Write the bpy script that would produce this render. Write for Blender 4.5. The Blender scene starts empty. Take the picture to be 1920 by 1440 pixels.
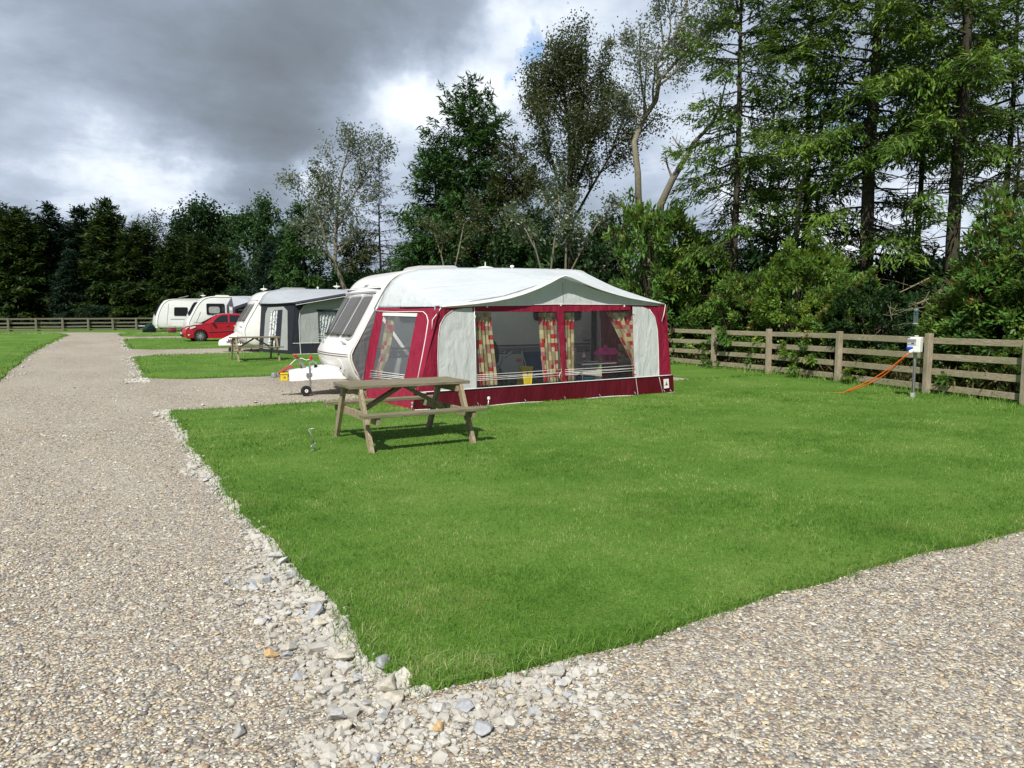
import bpy, math, random
import numpy as np
from mathutils import Vector, Matrix

SC = bpy.context.scene
COL = SC.collection
rad = math.radians

# ------------------------------------------------------------------ camera model (calibrated from the photograph)
FPX = 1370.0
CAMH = 1.6
PITCH = math.atan(130.0 / FPX)
YAW = rad(30.2)


def ray(x, y):
    a = (x - 960) / FPX
    b = (720 - y) / FPX
    Y = math.cos(PITCH) + b * math.sin(PITCH)
    Z = -math.sin(PITCH) + b * math.cos(PITCH)
    return Vector((a * math.cos(YAW) + Y * math.sin(YAW), -a * math.sin(YAW) + Y * math.cos(YAW), Z))


CAM = Vector((0, 0, CAMH))


def gz(v):
    return 0.006 * min(75.0, max(0.0, v - 20.0))


def ground(x, y, z=None):
    """site point of the ground under a sight line (used to survey the photograph)"""
    zz = 0.0 if z is None else z
    r = ray(x, y)
    for i in range(1 if z is not None else 60):
        p = CAM + r * ((zz - CAMH) / r.z)
        if z is None:
            zz = .5 * zz + .5 * gz(p.y)
    return p


def onv(x, y, v):
    r = ray(x, y)
    return CAM + r * (v / r.y)


def onu(x, y, u):
    r = ray(x, y)
    return CAM + r * (u / r.x)


def onplane(x, y, p0, n):
    r = ray(x, y)
    return CAM + r * ((Vector(p0) - CAM).dot(n) / r.dot(n))


def at(x, depth):
    """ground position at a bearing and a depth along the view axis"""
    a = (x - 960) / FPX
    X, Y = a * depth, depth
    u = X * math.cos(YAW) + Y * math.sin(YAW)
    v = -X * math.sin(YAW) + Y * math.cos(YAW)
    return Vector((u, v, gz(v)))


# ------------------------------------------------------------------ object helpers
ORG = {}


def tag(o, label=None, cat=None, group=None, kind=None):
    if label: o['label'] = label
    if cat: o['category'] = cat
    if group: o['group'] = group
    if kind: o['kind'] = kind
    return o


def thing(name, label, cat, loc=(0, 0, 0), group=None):
    o = bpy.data.objects.new(name, None)
    o.empty_display_size = .2
    COL.objects.link(o)
    o.location = loc
    ORG[o.name] = Vector(loc)
    return tag(o, label, cat, group)


def children(o):
    return [c for c in COL.objects if c.parent == o]


KIDS = {}


def copy_tree(o, parent=None):
    c = o.copy()
    COL.objects.link(c)
    if parent is not None:
        c.parent = parent
    for ch in KIDS.get(o.name, []):
        k = copy_tree(ch, c)
        KIDS.setdefault(c.name, []).append(k)
    return c


def link_mesh(name, me, mats, parent=None, smooth=False):
    o = bpy.data.objects.new(name, me)
    COL.objects.link(o)
    for m in (mats if isinstance(mats, (list, tuple)) else [mats]):
        me.materials.append(m)
    if smooth:
        me.shade_smooth()
    if parent is not None:
        o.parent = parent
        KIDS.setdefault(parent.name, []).append(o)
        ORG[o.name] = ORG[parent.name]
    else:
        ORG[o.name] = Vector((0, 0, 0))
    return o


def rounded(w, h, r, n=5):
    pts = []
    for cx, cy, a0 in ((w / 2 - r, h / 2 - r, 0), (-w / 2 + r, h / 2 - r, 90), (-w / 2 + r, -h / 2 + r, 180), (w / 2 - r, -h / 2 + r, 270)):
        for i in range(n + 1):
            a = rad(a0 + 90 * i / n)
            pts.append((cx + r * math.cos(a), cy + r * math.sin(a)))
    return pts


class MB:
    """collects shapes in site coordinates and links them as one mesh object"""

    def __init__(s):
        s.v = []; s.f = []; s.m = []; s.uv = None

    def add(s, vs, fs, mi=0):
        b = len(s.v)
        s.v += [tuple(p) for p in vs]
        for f in fs:
            s.f.append(tuple(b + i for i in f)); s.m.append(mi)
        return s

    def box(s, c, d, R=None, mi=0):
        vs = []
        for z in (-1, 1):
            for y in (-1, 1):
                for x in (-1, 1):
                    p = Vector((x * d[0] / 2, y * d[1] / 2, z * d[2] / 2))
                    if R is not None: p = R @ p
                    vs.append(p + Vector(c))
        return s.add(vs, [(0, 2, 3, 1), (4, 5, 7, 6), (0, 1, 5, 4), (2, 6, 7, 3), (0, 4, 6, 2), (1, 3, 7, 5)], mi)

    def beam(s, a, b, w, h, up=(0, 0, 1), mi=0, ext=0):
        a = Vector(a); b = Vector(b); d = (b - a).normalized()
        a = a - d * ext; b = b + d * ext
        up = Vector(up)
        sd = d.cross(up)
        if sd.length < 1e-4: sd = d.cross(Vector((1, 0, 0)))
        sd.normalize(); up = sd.cross(d).normalized()
        vs = []
        for p in (a, b):
            for i, j in ((-1, -1), (1, -1), (1, 1), (-1, 1)):
                vs.append(p + sd * (i * w / 2) + up * (j * h / 2))
        return s.add(vs, [(0, 1, 2, 3), (7, 6, 5, 4), (0, 4, 5, 1), (1, 5, 6, 2), (2, 6, 7, 3), (3, 7, 4, 0)], mi)

    def tube(s, pts, r, n=8, cap=True, mi=0, closed=False):
        pts = [Vector(p) for p in pts]
        N = len(pts)
        rs = r if isinstance(r, (list, tuple)) else [r] * N
        vs = []; prev = None
        for i, p in enumerate(pts):
            if closed:
                d = pts[(i + 1) % N] - pts[i - 1]
            else:
                d = pts[min(i + 1, N - 1)] - pts[max(i - 1, 0)]
            if d.length < 1e-9: d = Vector((0, 0, 1))
            d.normalize()
            if prev is None:
                ref = Vector((0, 0, 1)) if abs(d.z) < .9 else Vector((1, 0, 0))
                x = d.cross(ref).normalized()
            else:
                x = (prev - d * prev.dot(d))
                x = x.normalized() if x.length > 1e-6 else d.cross(Vector((0, 1, 0))).normalized()
            prev = x
            y = d.cross(x)
            for k in range(n):
                a = 2 * math.pi * k / n
                vs.append(p + x * (rs[i] * math.cos(a)) + y * (rs[i] * math.sin(a)))
        fs = []
        for i in range(N if closed else N - 1):
            j = (i + 1) % N
            for k in range(n):
                fs.append((i * n + k, i * n + (k + 1) % n, j * n + (k + 1) % n, j * n + k))
        if cap and not closed:
            fs.append(tuple(range(n))[::-1]); fs.append(tuple((N - 1) * n + k for k in range(n)))
        return s.add(vs, fs, mi)

    def lathe(s, prof, c, axis=(0, 0, 1), n=20, mi=0):
        c = Vector(c); ax = Vector(axis).normalized()
        x = ax.cross(Vector((0, 0, 1)) if abs(ax.z) < .9 else Vector((1, 0, 0))).normalized(); y = ax.cross(x)
        vs = []
        for r, h in prof:
            for k in range(n):
                a = 2 * math.pi * k / n
                vs.append(c + ax * h + x * (r * math.cos(a)) + y * (r * math.sin(a)))
        fs = []
        for i in range(len(prof) - 1):
            for k in range(n):
                fs.append((i * n + k, i * n + (k + 1) % n, (i + 1) * n + (k + 1) % n, (i + 1) * n + k))
        if prof[0][0] > 1e-4: fs.append(tuple(range(n))[::-1])
        if prof[-1][0] > 1e-4: fs.append(tuple((len(prof) - 1) * n + k for k in range(n)))
        return s.add(vs, fs, mi)

    def plate(s, pts, th, nrm, mi=0):
        """flat polygon given thickness along nrm"""
        n = Vector(nrm).normalized() * th
        pts = [Vector(p) for p in pts]; N = len(pts)
        vs = pts + [p + n for p in pts]
        fs = [tuple(range(N))[::-1], tuple(range(N, 2 * N))] + [(i, (i + 1) % N, N + (i + 1) % N, N + i) for i in range(N)]
        return s.add(vs, fs, mi)

    def grid(s, fn, nu, nv, mi=0, wrap=False):
        vs = [fn(i / nu, j / nv) for j in range(nv + 1) for i in range(nu + 1)]
        fs = [(j * (nu + 1) + i, j * (nu + 1) + i + 1, (j + 1) * (nu + 1) + i + 1, (j + 1) * (nu + 1) + i) for j in range(nv) for i in range(nu)]
        return s.add(vs, fs, mi)

    def loft(s, rings, mi=0, caps=True):
        n = len(rings[0]); vs = [p for r in rings for p in r]; fs = []
        for i in range(len(rings) - 1):
            for k in range(n):
                fs.append((i * n + k, i * n + (k + 1) % n, (i + 1) * n + (k + 1) % n, (i + 1) * n + k))
        if caps:
            fs.append(tuple(range(n))[::-1]); fs.append(tuple((len(rings) - 1) * n + k for k in range(n)))
        return s.add(vs, fs, mi)

    def build(s, name, mats, parent=None, smooth=False, bevel=0, solid=0, angle=None, sub=0, seg=2):
        me = bpy.data.meshes.new(name)
        o0 = ORG[parent.name] if parent is not None else Vector((0, 0, 0))
        vs = [(p[0] - o0.x, p[1] - o0.y, p[2] - o0.z) for p in s.v]
        me.from_pydata(vs, [], s.f)
        me.polygons.foreach_set('material_index', s.m)
        me.validate()
        o = link_mesh(name, me, mats, parent, smooth)
        if s.uv is not None:
            uvl = me.uv_layers.new(name='UVMap')
            for l in me.loops:
                uvl.data[l.index].uv = s.uv[l.vertex_index]
        if angle is not None:
            me.shade_smooth()
            try: me.set_sharp_from_angle(angle=rad(angle))
            except Exception: pass
        if solid:
            md = o.modifiers.new('thick', 'SOLIDIFY'); md.thickness = solid; md.offset = 0
        if bevel:
            md = o.modifiers.new('edge', 'BEVEL'); md.width = bevel; md.segments = seg; md.limit_method = 'ANGLE'; md.angle_limit = rad(35)
        if sub:
            md = o.modifiers.new('sub', 'SUBSURF'); md.levels = sub; md.render_levels = sub
        return o


def mesh_np(name, V, F, rnd=None):
    """fast mesh from arrays; F is (n,3) or (n,4)"""
    me = bpy.data.meshes.new(name)
    V = np.asarray(V, np.float32); F = np.asarray(F, np.int32)
    k = F.shape[1]
    me.vertices.add(len(V)); me.vertices.foreach_set('co', V.ravel())
    me.loops.add(F.size); me.loops.foreach_set('vertex_index', F.ravel())
    me.polygons.add(len(F)); me.polygons.foreach_set('loop_start', np.arange(0, F.size, k, dtype=np.int32))
    if rnd is not None:
        a = me.attributes.new('rnd', 'FLOAT', 'POINT'); a.data.foreach_set('value', np.asarray(rnd, np.float32))
    me.update(calc_edges=True)
    return me


def text_mesh(name, txt, size, M, mat, parent, depth=.002):
    cu = bpy.data.curves.new(name, 'FONT'); cu.body = txt; cu.size = size; cu.extrude = depth
    cu.align_x = 'CENTER'; cu.align_y = 'CENTER'
    to = bpy.data.objects.new(name, cu); COL.objects.link(to)
    dg = bpy.context.evaluated_depsgraph_get(); dg.update()
    me = bpy.data.meshes.new_from_object(to.evaluated_get(dg))
    bpy.data.objects.remove(to)
    o0 = ORG[parent.name]
    me.transform(Matrix.Translation(-o0) @ M)
    me.materials.clear()
    return link_mesh(name, me, mat, parent)


def frame_matrix(o, x, y):
    x = Vector(x).normalized(); y = Vector(y).normalized(); z = x.cross(y).normalized(); y = z.cross(x)
    m = Matrix((x, y, z)).transposed().to_4x4(); m.translation = Vector(o); return m


def lerp(a, b, t): return a + (b - a) * t


def pl(xs, ys, x):
    return float(np.interp(x, xs, ys))


# ------------------------------------------------------------------ materials
class NT:
    def __init__(s, name):
        s.mat = bpy.data.materials.new(name); s.mat.use_nodes = True
        s.t = s.mat.node_tree; s.t.nodes.clear()
        s.out = s.t.nodes.new('ShaderNodeOutputMaterial')

    def n(s, typ, **kw):
        nd = s.t.nodes.new('ShaderNode' + typ)
        for k, v in kw.items():
            if k in nd.inputs: nd.inputs[k].default_value = v
            else: setattr(nd, k, v)
        return nd

    def l(s, a, b): s.t.links.new(a, b)

    def ramp(s, fac, stops, interp='LINEAR'):
        r = s.n('ValToRGB'); r.color_ramp.interpolation = interp
        el = r.color_ramp.elements
        while len(el) < len(stops): el.new(.5)
        for e, (p, c) in zip(el, stops):
            e.position = p; e.color = (*c, 1) if len(c) == 3 else c
        s.l(fac, r.inputs[0]); return r.outputs[0]

    def mix(s, fac, a, b, blend='MIX'):
        m = s.n('Mix'); m.data_type = 'RGBA'; m.blend_type = blend
        for sock, val in ((0, fac), (6, a), (7, b)):
            if hasattr(val, 'is_linked') or hasattr(val, 'links'): s.l(val, m.inputs[sock])
            elif sock == 0: m.inputs[0].default_value = val
            else: m.inputs[sock].default_value = (*val, 1)
        return m.outputs[2]

    def math(s, op, a, b=0.0, c=None):
        m = s.n('Math', operation=op)
        for i, val in enumerate((a, b) if c is None else (a, b, c)):
            if hasattr(val, 'links'): s.l(val, m.inputs[i])
            else: m.inputs[i].default_value = val
        return m.outputs[0]

    def coord(s, kind='Object', scale=(1, 1, 1), rot=(0, 0, 0)):
        tc = s.n('TexCoord'); mp = s.n('Mapping')
        mp.inputs['Scale'].default_value = scale; mp.inputs['Rotation'].default_value = rot
        s.l(tc.outputs[kind], mp.inputs[0]); return mp.outputs[0]

    def noise(s, vec, scale, detail=4, rough=.55, dist=0):
        nd = s.n('TexNoise'); nd.inputs['Scale'].default_value = scale; nd.inputs['Detail'].default_value = detail
        nd.inputs['Roughness'].default_value = rough; nd.inputs['Distortion'].default_value = dist
        if vec is not None: s.l(vec, nd.inputs['Vector'])
        return nd.outputs['Fac']

    def bump(s, h, dist=.01, strength=.5):
        b = s.n('Bump'); b.inputs['Distance'].default_value = dist; b.inputs['Strength'].default_value = strength
        s.l(h, b.inputs['Height']); return b.outputs[0]

    def bsdf(s, col, rough=.6, metal=0, spec=.5, nrm=None, **kw):
        p = s.n('BsdfPrincipled')
        if hasattr(col, 'links'): s.l(col, p.inputs['Base Color'])
        else: p.inputs['Base Color'].default_value = (*col, 1)
        if hasattr(rough, 'links'): s.l(rough, p.inputs['Roughness'])
        else: p.inputs['Roughness'].default_value = rough
        p.inputs['Metallic'].default_value = metal
        p.inputs['Specular IOR Level'].default_value = spec
        for k, v in kw.items(): p.inputs[k].default_value = v
        if nrm is not None: s.l(nrm, p.inputs['Normal'])
        return p

    def done(s, sh):
        s.l(sh.outputs[0] if hasattr(sh, 'outputs') else sh, s.out.inputs[0]); return s.mat


MT = {}


def plain(name, col, rough=.5, metal=0, spec=.5, var=.12, vs=6, bump=0, bs=40, coat=0):
    """painted / plastic / metal surface with slight grime variation"""
    t = NT(name); c = t.coord()
    n = t.noise(c, vs, 5)
    dark = tuple(x * (1 - var) for x in col); light = tuple(min(1, x * (1 + var * .6)) for x in col)
    cc = t.ramp(n, [(.3, dark), (.7, light)])
    nr = None
    if bump: nr = t.bump(t.noise(c, bs, 3), bump, .6)
    MT[name] = t.done(t.bsdf(cc, rough, metal, spec, nr, **({'Coat Weight': coat} if coat else {})))
    return MT[name]


def fabric(name, col, var=.1, trans=.25, rough=.75, wr=.012, wscale=(2.2, 2.2, .9), dirt=None):
    t = NT(name); c = t.coord()
    n = t.noise(c, 1.7, 5, .6)
    cc = t.ramp(n, [(.3, tuple(x * (1 - var) for x in col)), (.7, tuple(min(1, x * (1 + var * .5)) for x in col))])
    if dirt:
        n3 = t.noise(t.coord('Object', (1, 1, .35)), 5, 6, .7)
        f = t.ramp(n3, [(.55, (0, 0, 0)), (.8, (.5, .5, .5))])
        cc = t.mix(f, cc, dirt)
    w = t.noise(t.coord('Object', wscale, (0, .35, 0)), 2.4, 3, .5, .6)
    nr = t.bump(w, wr * 6, .55)
    p = t.bsdf(cc, rough, 0, .25, nr)
    if trans:
        tr = t.n('BsdfTranslucent'); t.l(cc, tr.inputs[0]); t.l(nr, tr.inputs[1])
        mx = t.n('MixShader'); mx.inputs[0].default_value = trans
        t.l(p.outputs[0], mx.inputs[1]); t.l(tr.outputs[0], mx.inputs[2])
        MT[name] = t.done(mx)
    else:
        MT[name] = t.done(p)
    return MT[name]


def leafmat(name, stops, trans=.3, rough=.6, spec=.25):
    t = NT(name)
    a = t.n('Attribute', attribute_name='rnd')
    oi = t.n('ObjectInfo')
    f = t.math('ADD', a.outputs['Fac'], t.math('MULTIPLY', t.math('SUBTRACT', oi.outputs['Random'], .5), .12))
    cc = t.ramp(f, stops)
    p = t.bsdf(cc, rough, 0, spec)
    tr = t.n('BsdfTranslucent'); tc = t.mix(.5, cc, tuple(min(1, x * 1.3) for x in stops[-1][1])); t.l(tc, tr.inputs[0])
    mx = t.n('MixShader'); mx.inputs[0].default_value = trans
    t.l(p.outputs[0], mx.inputs[1]); t.l(tr.outputs[0], mx.inputs[2])
    MT[name] = t.done(mx); return MT[name]


def glassy(name, tint, opacity, rough=.03, spec=.5):
    """tinted acrylic or vinyl sheet: part see-through, part glossy"""
    t = NT(name)
    c = t.coord('Object', (1, 1, .25))
    n = t.noise(c, 9, 5, .65)
    op = t.math('ADD', t.math('MULTIPLY', n, .16), opacity - .08)
    p = t.bsdf(tint, rough, 0, spec, t.bump(t.noise(t.coord(), 3.5, 2), .02, .25))
    tr = t.n('BsdfTransparent'); tr.inputs[0].default_value = (.92, .94, .94, 1)
    mx = t.n('MixShader'); t.l(op, mx.inputs[0]); t.l(tr.outputs[0], mx.inputs[1]); t.l(p.outputs[0], mx.inputs[2])
    MT[name] = t.done(mx); return MT[name]


def woodmat(name, c1, c2, c3, sx=(1.2, 14, 14), moss=None):
    t = NT(name)
    c = t.coord('Object', sx)
    n = t.noise(c, 5, 6, .65, .5)
    n2 = t.noise(t.coord(), 1.6, 4, .6)
    cc = t.ramp(n, [(.25, c1), (.5, c2), (.75, c3)])
    if moss:
        cc = t.mix(t.ramp(n2, [(.45, (0, 0, 0)), (.75, (.7, .7, .7))]), cc, moss)
    nr = t.bump(n, .006, .7)
    MT[name] = t.done(t.bsdf(cc, .85, 0, .2, nr)); return MT[name]


WHITE = plain('caravan_white', (.78, .78, .76), .28, var=.05, coat=.3)
WHITE2 = plain('caravan_cool_white', (.66, .68, .67), .33, var=.07, coat=.2)
PLW = plain('white_plastic', (.74, .74, .70), .45, var=.08)
CREAM = plain('cream_plastic', (.58, .56, .48), .5, var=.1)
GREYP = plain('grey_plastic', (.25, .25, .26), .5)
LGREY = plain('light_grey_trim', (.42, .42, .42), .5)
BLACK = plain('black_rubber', (.018, .018, .02), .7, spec=.3)
STEEL = plain('galvanised_steel', (.42, .44, .45), .42, metal=.75, var=.2, vs=20)
REDP = plain('red_plastic', (.42, .012, .03), .4)
BRED = plain('faded_red_rubber', (.36, .05, .05), .6)
YEL = plain('yellow_plastic', (.75, .55, .02), .45)
PINK = plain('pink_plastic', (.85, .03, .32), .4)
BLUEP = plain('blue_plastic', (.02, .09, .50), .4)
BLUEF = fabric('blue_fabric', (.025, .05, .16), trans=.1)
TEAL = plain('teal_plastic', (.02, .09, .14), .5)
NAVY = plain('navy_fabric', (.012, .014, .03), .9)
ORANGE = plain('orange_cable', (.75, .13, .01), .5)
CARRED = plain('car_red_paint', (.40, .006, .022), .25, spec=.6, var=.04, coat=.8)
DKGLASS = plain('dark_tinted_glass', (.012, .012, .016), .06, spec=.7, var=.02)
CARGLASS = glassy('car_glass', (.03, .04, .04), .55)
ALLOY = plain('alloy_wheel', (.55, .55, .56), .35, metal=.6, var=.1)
CHROME = plain('lamp_lens', (.75, .76, .78), .12, metal=.3, var=.1)
TYRE = plain('tyre_rubber', (.022, .022, .024), .8, spec=.25)
LINE_R = plain('maroon_trim', (.18, .03, .04), .5)
LINE_D = plain('dark_trim', (.07, .07, .08), .5)
TINT = glassy('tinted_acrylic', (.065, .06, .06), .42, .05, .55)
BLIND = None
VINYL = glassy('clear_vinyl', (.16, .17, .18), .10, .08, .4)
VINYL_S = glassy('weathered_vinyl', (.25, .27, .30), .33, .16, .4)
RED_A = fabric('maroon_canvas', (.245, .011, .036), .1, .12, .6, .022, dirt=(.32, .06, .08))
RED_S = fabric('maroon_canvas_side', (.30, .016, .048), .1, .12, .6, .022, dirt=(.32, .06, .08))  # lighter copy of the front canvas; stronger sun on the side put into colour
SKIRT = fabric('maroon_mud_skirt', (.085, .004, .010), .12, .05, .42, wscale=(3, 3, .8))
GREY_A = fabric('pale_grey_canvas', (.59, .615, .61), .05, .22, .8, wr=.014, dirt=(.36, .38, .36))
ROOF_A = fabric('awning_roof_canvas', (.76, .80, .82), .04, .40, .6, wr=.013, wscale=(.7, 2.5, 2.5))
PIPING = plain('white_piping', (.72, .70, .68), .6)
GREYF = fabric('grey_draught_skirt', (.14, .15, .16), .15, .2, .7)
CHAR_A = fabric('charcoal_canvas', (.022, .026, .036), .1, .1, .7)
PURP_A = fabric('purple_grey_canvas', (.06, .055, .09), .1, .1, .7)
GREY_B = fabric('mid_grey_canvas', (.40, .42, .42), .08, .2, .8)
ROOF_B = fabric('grey_blue_roof_canvas', (.50, .535, .58), .06, .3, .7)
SHEET = plain('dark_groundsheet', (.035, .04, .04), .9)
WOOD_T = woodmat('weathered_table_wood', (.075, .062, .04), (.19, .162, .112), (.32, .285, .215), moss=(.13, .14, .07))
WOOD_L = woodmat('weathered_leg_wood', (.13, .10, .06), (.29, .235, .155), (.44, .38, .27), sx=(9, 9, 1.2), moss=(.16, .15, .08))
WOOD_F = woodmat('weathered_fence_wood', (.15, .125, .08), (.31, .265, .185), (.44, .385, .29), sx=(9, 1.0, 9), moss=(.22, .225, .13))
WOOD_P = woodmat('fence_post_wood', (.17, .14, .10), (.32, .27, .20), (.45, .39, .30), sx=(9, 9, 1.0), moss=(.15, .15, .08))
WOOD_B = woodmat('far_fence_wood', (.12, .11, .08), (.20, .185, .14), (.28, .26, .21), sx=(1, 9, 9))
BARK = woodmat('dark_bark', (.018, .015, .011), (.045, .038, .028), (.085, .073, .055), sx=(7, 7, 1.4), moss=(.05, .06, .025))
BARK_G = woodmat('grey_bark', (.09, .08, .06), (.19, .17, .135), (.30, .275, .22), sx=(6, 6, 1.6), moss=(.16, .15, .07))
# curtain fabrics (patchwork / leaf print) use the cloth's own UV so the print follows the pleats
def patchwork(name, cols, n=(9, 9), trans=.35):
    t = NT(name)
    tc = t.n('TexCoord'); sx = t.n('SeparateXYZ'); t.l(tc.outputs['UV'], sx.inputs[0])
    yy = t.math('MULTIPLY', sx.outputs[1], n[1]); xx = t.math('MULTIPLY', sx.outputs[0], n[0])
    row = t.math('FLOOR', yy)
    off = t.n('TexWhiteNoise', noise_dimensions='1D'); t.l(row, off.inputs['W'])
    col = t.math('FLOOR', t.math('ADD', xx, t.math('MULTIPLY', off.outputs[0], 3)))
    cb = t.n('CombineXYZ'); t.l(col, cb.inputs[0]); t.l(row, cb.inputs[1])
    wn = t.n('TexWhiteNoise', noise_dimensions='3D'); t.l(cb.outputs[0], wn.inputs['Vector'])
    cc = t.ramp(wn.outputs[0], [(i / len(cols), c) for i, c in enumerate(cols)], 'CONSTANT')
    cb2 = t.n('CombineXYZ'); t.l(xx, cb2.inputs[0]); t.l(yy, cb2.inputs[1])
    nz = t.noise(cb2.outputs[0], 2.5, 3, .6)
    cc = t.mix(t.ramp(nz, [(.58, (0, 0, 0)), (.66, (.35, .35, .35))]), cc, (.62, .50, .36))
    p = t.bsdf(cc, .85, 0, .1)
    tr = t.n('BsdfTranslucent'); t.l(cc, tr.inputs[0])
    mx = t.n('MixShader'); mx.inputs[0].default_value = trans
    t.l(p.outputs[0], mx.inputs[1]); t.l(tr.outputs[0], mx.inputs[2])
    return t.done(mx)


CURT = patchwork('patchwork_curtain_cloth', [(.66, .57, .33), (.50, .02, .03), (.66, .57, .33), (.33, .25, .12), (.60, .50, .30), (.50, .02, .03), (.40, .32, .17), (.45, .20, .20)], (5, 16))


def leafprint(name):
    t = NT(name)
    tc = t.n('TexCoord'); mp = t.n('Mapping'); mp.inputs['Scale'].default_value = (9, 15, 1); t.l(tc.outputs['UV'], mp.inputs[0])
    v = t.n('TexVoronoi', feature='F1'); t.l(mp.outputs[0], v.inputs[0]); v.inputs['Scale'].default_value = 1.6
    cc = t.ramp(v.outputs['Distance'], [(.0, (.03, .035, .06)), (.34, (.07, .08, .11)), (.42, (.62, .64, .66)), (1, (.7, .7, .7))])
    return t.done(t.bsdf(cc, .85, 0, .1))


LEAFC = leafprint('leaf_print_curtain_cloth')


def blindmat():
    t = NT('caravan_window_curtains')
    w = t.n('TexWave', wave_type='BANDS', bands_direction='Y'); t.l(t.coord(), w.inputs[0])
    w.inputs['Scale'].default_value = 4.5; w.inputs['Distortion'].default_value = 1.5; w.inputs['Detail'].default_value = 2
    cc = t.ramp(w.outputs['Fac'], [(.2, (.09, .082, .08)), (.55, (.24, .22, .21)), (.9, (.5, .46, .43))])  # light and shade of the folds painted as bands on a flat sheet
    return t.done(t.bsdf(cc, .8))


BLIND = blindmat()


def gravelmat():
    t = NT('mixed_pea_gravel')
    c = t.coord()
    outc = None; hs = None
    warm = [(0, (0.176, 0.158, 0.145)), (.13, (0.340, 0.314, 0.273)), (.27, (0.476, 0.396, 0.276)), (.40, (0.541, 0.515, 0.455)), (.50, (0.295, 0.215, 0.158)), (.58, (0.483, 0.442, 0.364)), (.70, (0.289, 0.287, 0.285)), (.80, (0.547, 0.458, 0.305)), (.9, (0.631, 0.597, 0.517)), (.97, (0.401, 0.306, 0.205))]
    # warp so cells are not a regular field
    nn = t.n('TexNoise'); nn.inputs['Scale'].default_value = 25; t.l(c, nn.inputs['Vector'])
    mv = t.n('VectorMath', operation='MULTIPLY_ADD'); t.l(nn.outputs['Color'], mv.inputs[0]); mv.inputs[1].default_value = (.014, .014, .014); t.l(c, mv.inputs[2])
    sep = t.n('SeparateXYZ'); t.l(mv.outputs[0], sep.inputs[0]); cb = t.n('CombineXYZ'); t.l(sep.outputs[0], cb.inputs[0]); t.l(sep.outputs[1], cb.inputs[1])
    v1 = t.n('TexVoronoi', feature='F1'); t.l(cb.outputs[0], v1.inputs['Vector']); v1.inputs['Scale'].default_value = 66
    v2 = t.n('TexVoronoi', feature='F1'); t.l(cb.outputs[0], v2.inputs['Vector']); v2.inputs['Scale'].default_value = 33
    s1 = t.n('SeparateColor'); t.l(v1.outputs['Color'], s1.inputs[0])
    s2 = t.n('SeparateColor'); t.l(v2.outputs['Color'], s2.inputs[0])
    c1 = t.ramp(s1.outputs[0], warm, 'CONSTANT'); c2 = t.ramp(s2.outputs[0], warm, 'CONSTANT')
    pick = t.math('GREATER_THAN', s2.outputs[1], .87)
    cc = t.mix(pick, c1, c2)
    # gaps between stones
    d1 = t.math('MULTIPLY', v1.outputs['Distance'], 1.0); d2 = t.math('MULTIPLY', v2.outputs['Distance'], .8)
    dmx = t.n('Mix'); dmx.data_type = 'FLOAT'; t.l(pick, dmx.inputs[0]); t.l(d1, dmx.inputs[2]); t.l(d2, dmx.inputs[3])
    gap = t.ramp(dmx.outputs[0], [(.42, (1, 1, 1)), (.72, (.42, .40, .38))])
    cc = t.mix(1.0, cc, gap, 'MULTIPLY')
    # broad tone: dusty tracks, darker damp patches
    big = t.noise(t.coord('Object', (1, .35, 1)), .55, 5, .6)
    cc = t.mix(t.ramp(big, [(.35, (.0, .0, .0)), (.7, (.42, .42, .42))]), cc, (.48, .44, .375))
    h = t.math('SUBTRACT', 1.0, dmx.outputs[0])
    nr = t.bump(h, .012, .9)
    return t.done(t.bsdf(cc, .85, 0, .25, nr))


GRAVEL = gravelmat()


def turfmat():
    t = NT('mown_turf')
    c = t.coord()
    big = t.noise(c, .55, 5, .6); mid = t.noise(c, 3.2, 4, .6)
    fine = t.noise(t.coord('Object', (1, 1, 1)), 55, 3, .7)
    cc = t.ramp(big, [(.3, (0.073, 0.164, 0.020)), (.5, (0.107, 0.215, 0.033)), (.72, (0.159, 0.260, 0.053))])
    cc = t.mix(t.ramp(mid, [(.52, (0, 0, 0)), (.78, (.55, .55, .55))]), cc, (.145, .235, .045))
    cc = t.mix(t.ramp(t.noise(c, .9, 6, .7), [(.66, (0, 0, 0)), (.8, (.55, .55, .55))]), cc, (.20, .205, .07))
    cc = t.mix(1.0, cc, t.ramp(fine, [(.3, (.62, .62, .62)), (.7, (1.2, 1.2, 1.2))]), 'MULTIPLY')
    nr = t.bump(fine, .03, .8)
    return t.done(t.bsdf(cc, .9, 0, .1, nr))


TURF = turfmat()


def blademat():
    t = NT('grass_blades')
    a = t.n('Attribute', attribute_name='rnd')
    c = t.coord()
    big = t.noise(c, 1.1, 6, .68); mid = t.noise(c, 5.5, 5, .65); dry = t.noise(c, .9, 7, .75)
    f = t.math('ADD', t.math('MULTIPLY', a.outputs['Fac'], .42), t.math('ADD', t.math('MULTIPLY', t.math('SUBTRACT', big, .5), 1.3), t.math('ADD', t.math('MULTIPLY', t.math('SUBTRACT', mid, .5), 1.1), .28)))
    cc = t.ramp(f, [(.16, (0.056, 0.141, 0.018)), (.36, (0.104, 0.232, 0.030)), (.56, (0.171, 0.305, 0.055)), (.74, (0.281, 0.379, 0.106)), (.90, (0.464, 0.463, 0.237))])
    cc = t.mix(t.ramp(dry, [(.55, (0, 0, 0)), (.72, (.75, .75, .75))]), cc, (.31, .295, .12))
    p = t.bsdf(cc, .5, 0, .25)
    tr = t.n('BsdfTranslucent'); t.l(cc, tr.inputs[0])
    mx = t.n('MixShader'); mx.inputs[0].default_value = .35
    t.l(p.outputs[0], mx.inputs[1]); t.l(tr.outputs[0], mx.inputs[2])
    return t.done(mx)


BLADE = blademat()


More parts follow.
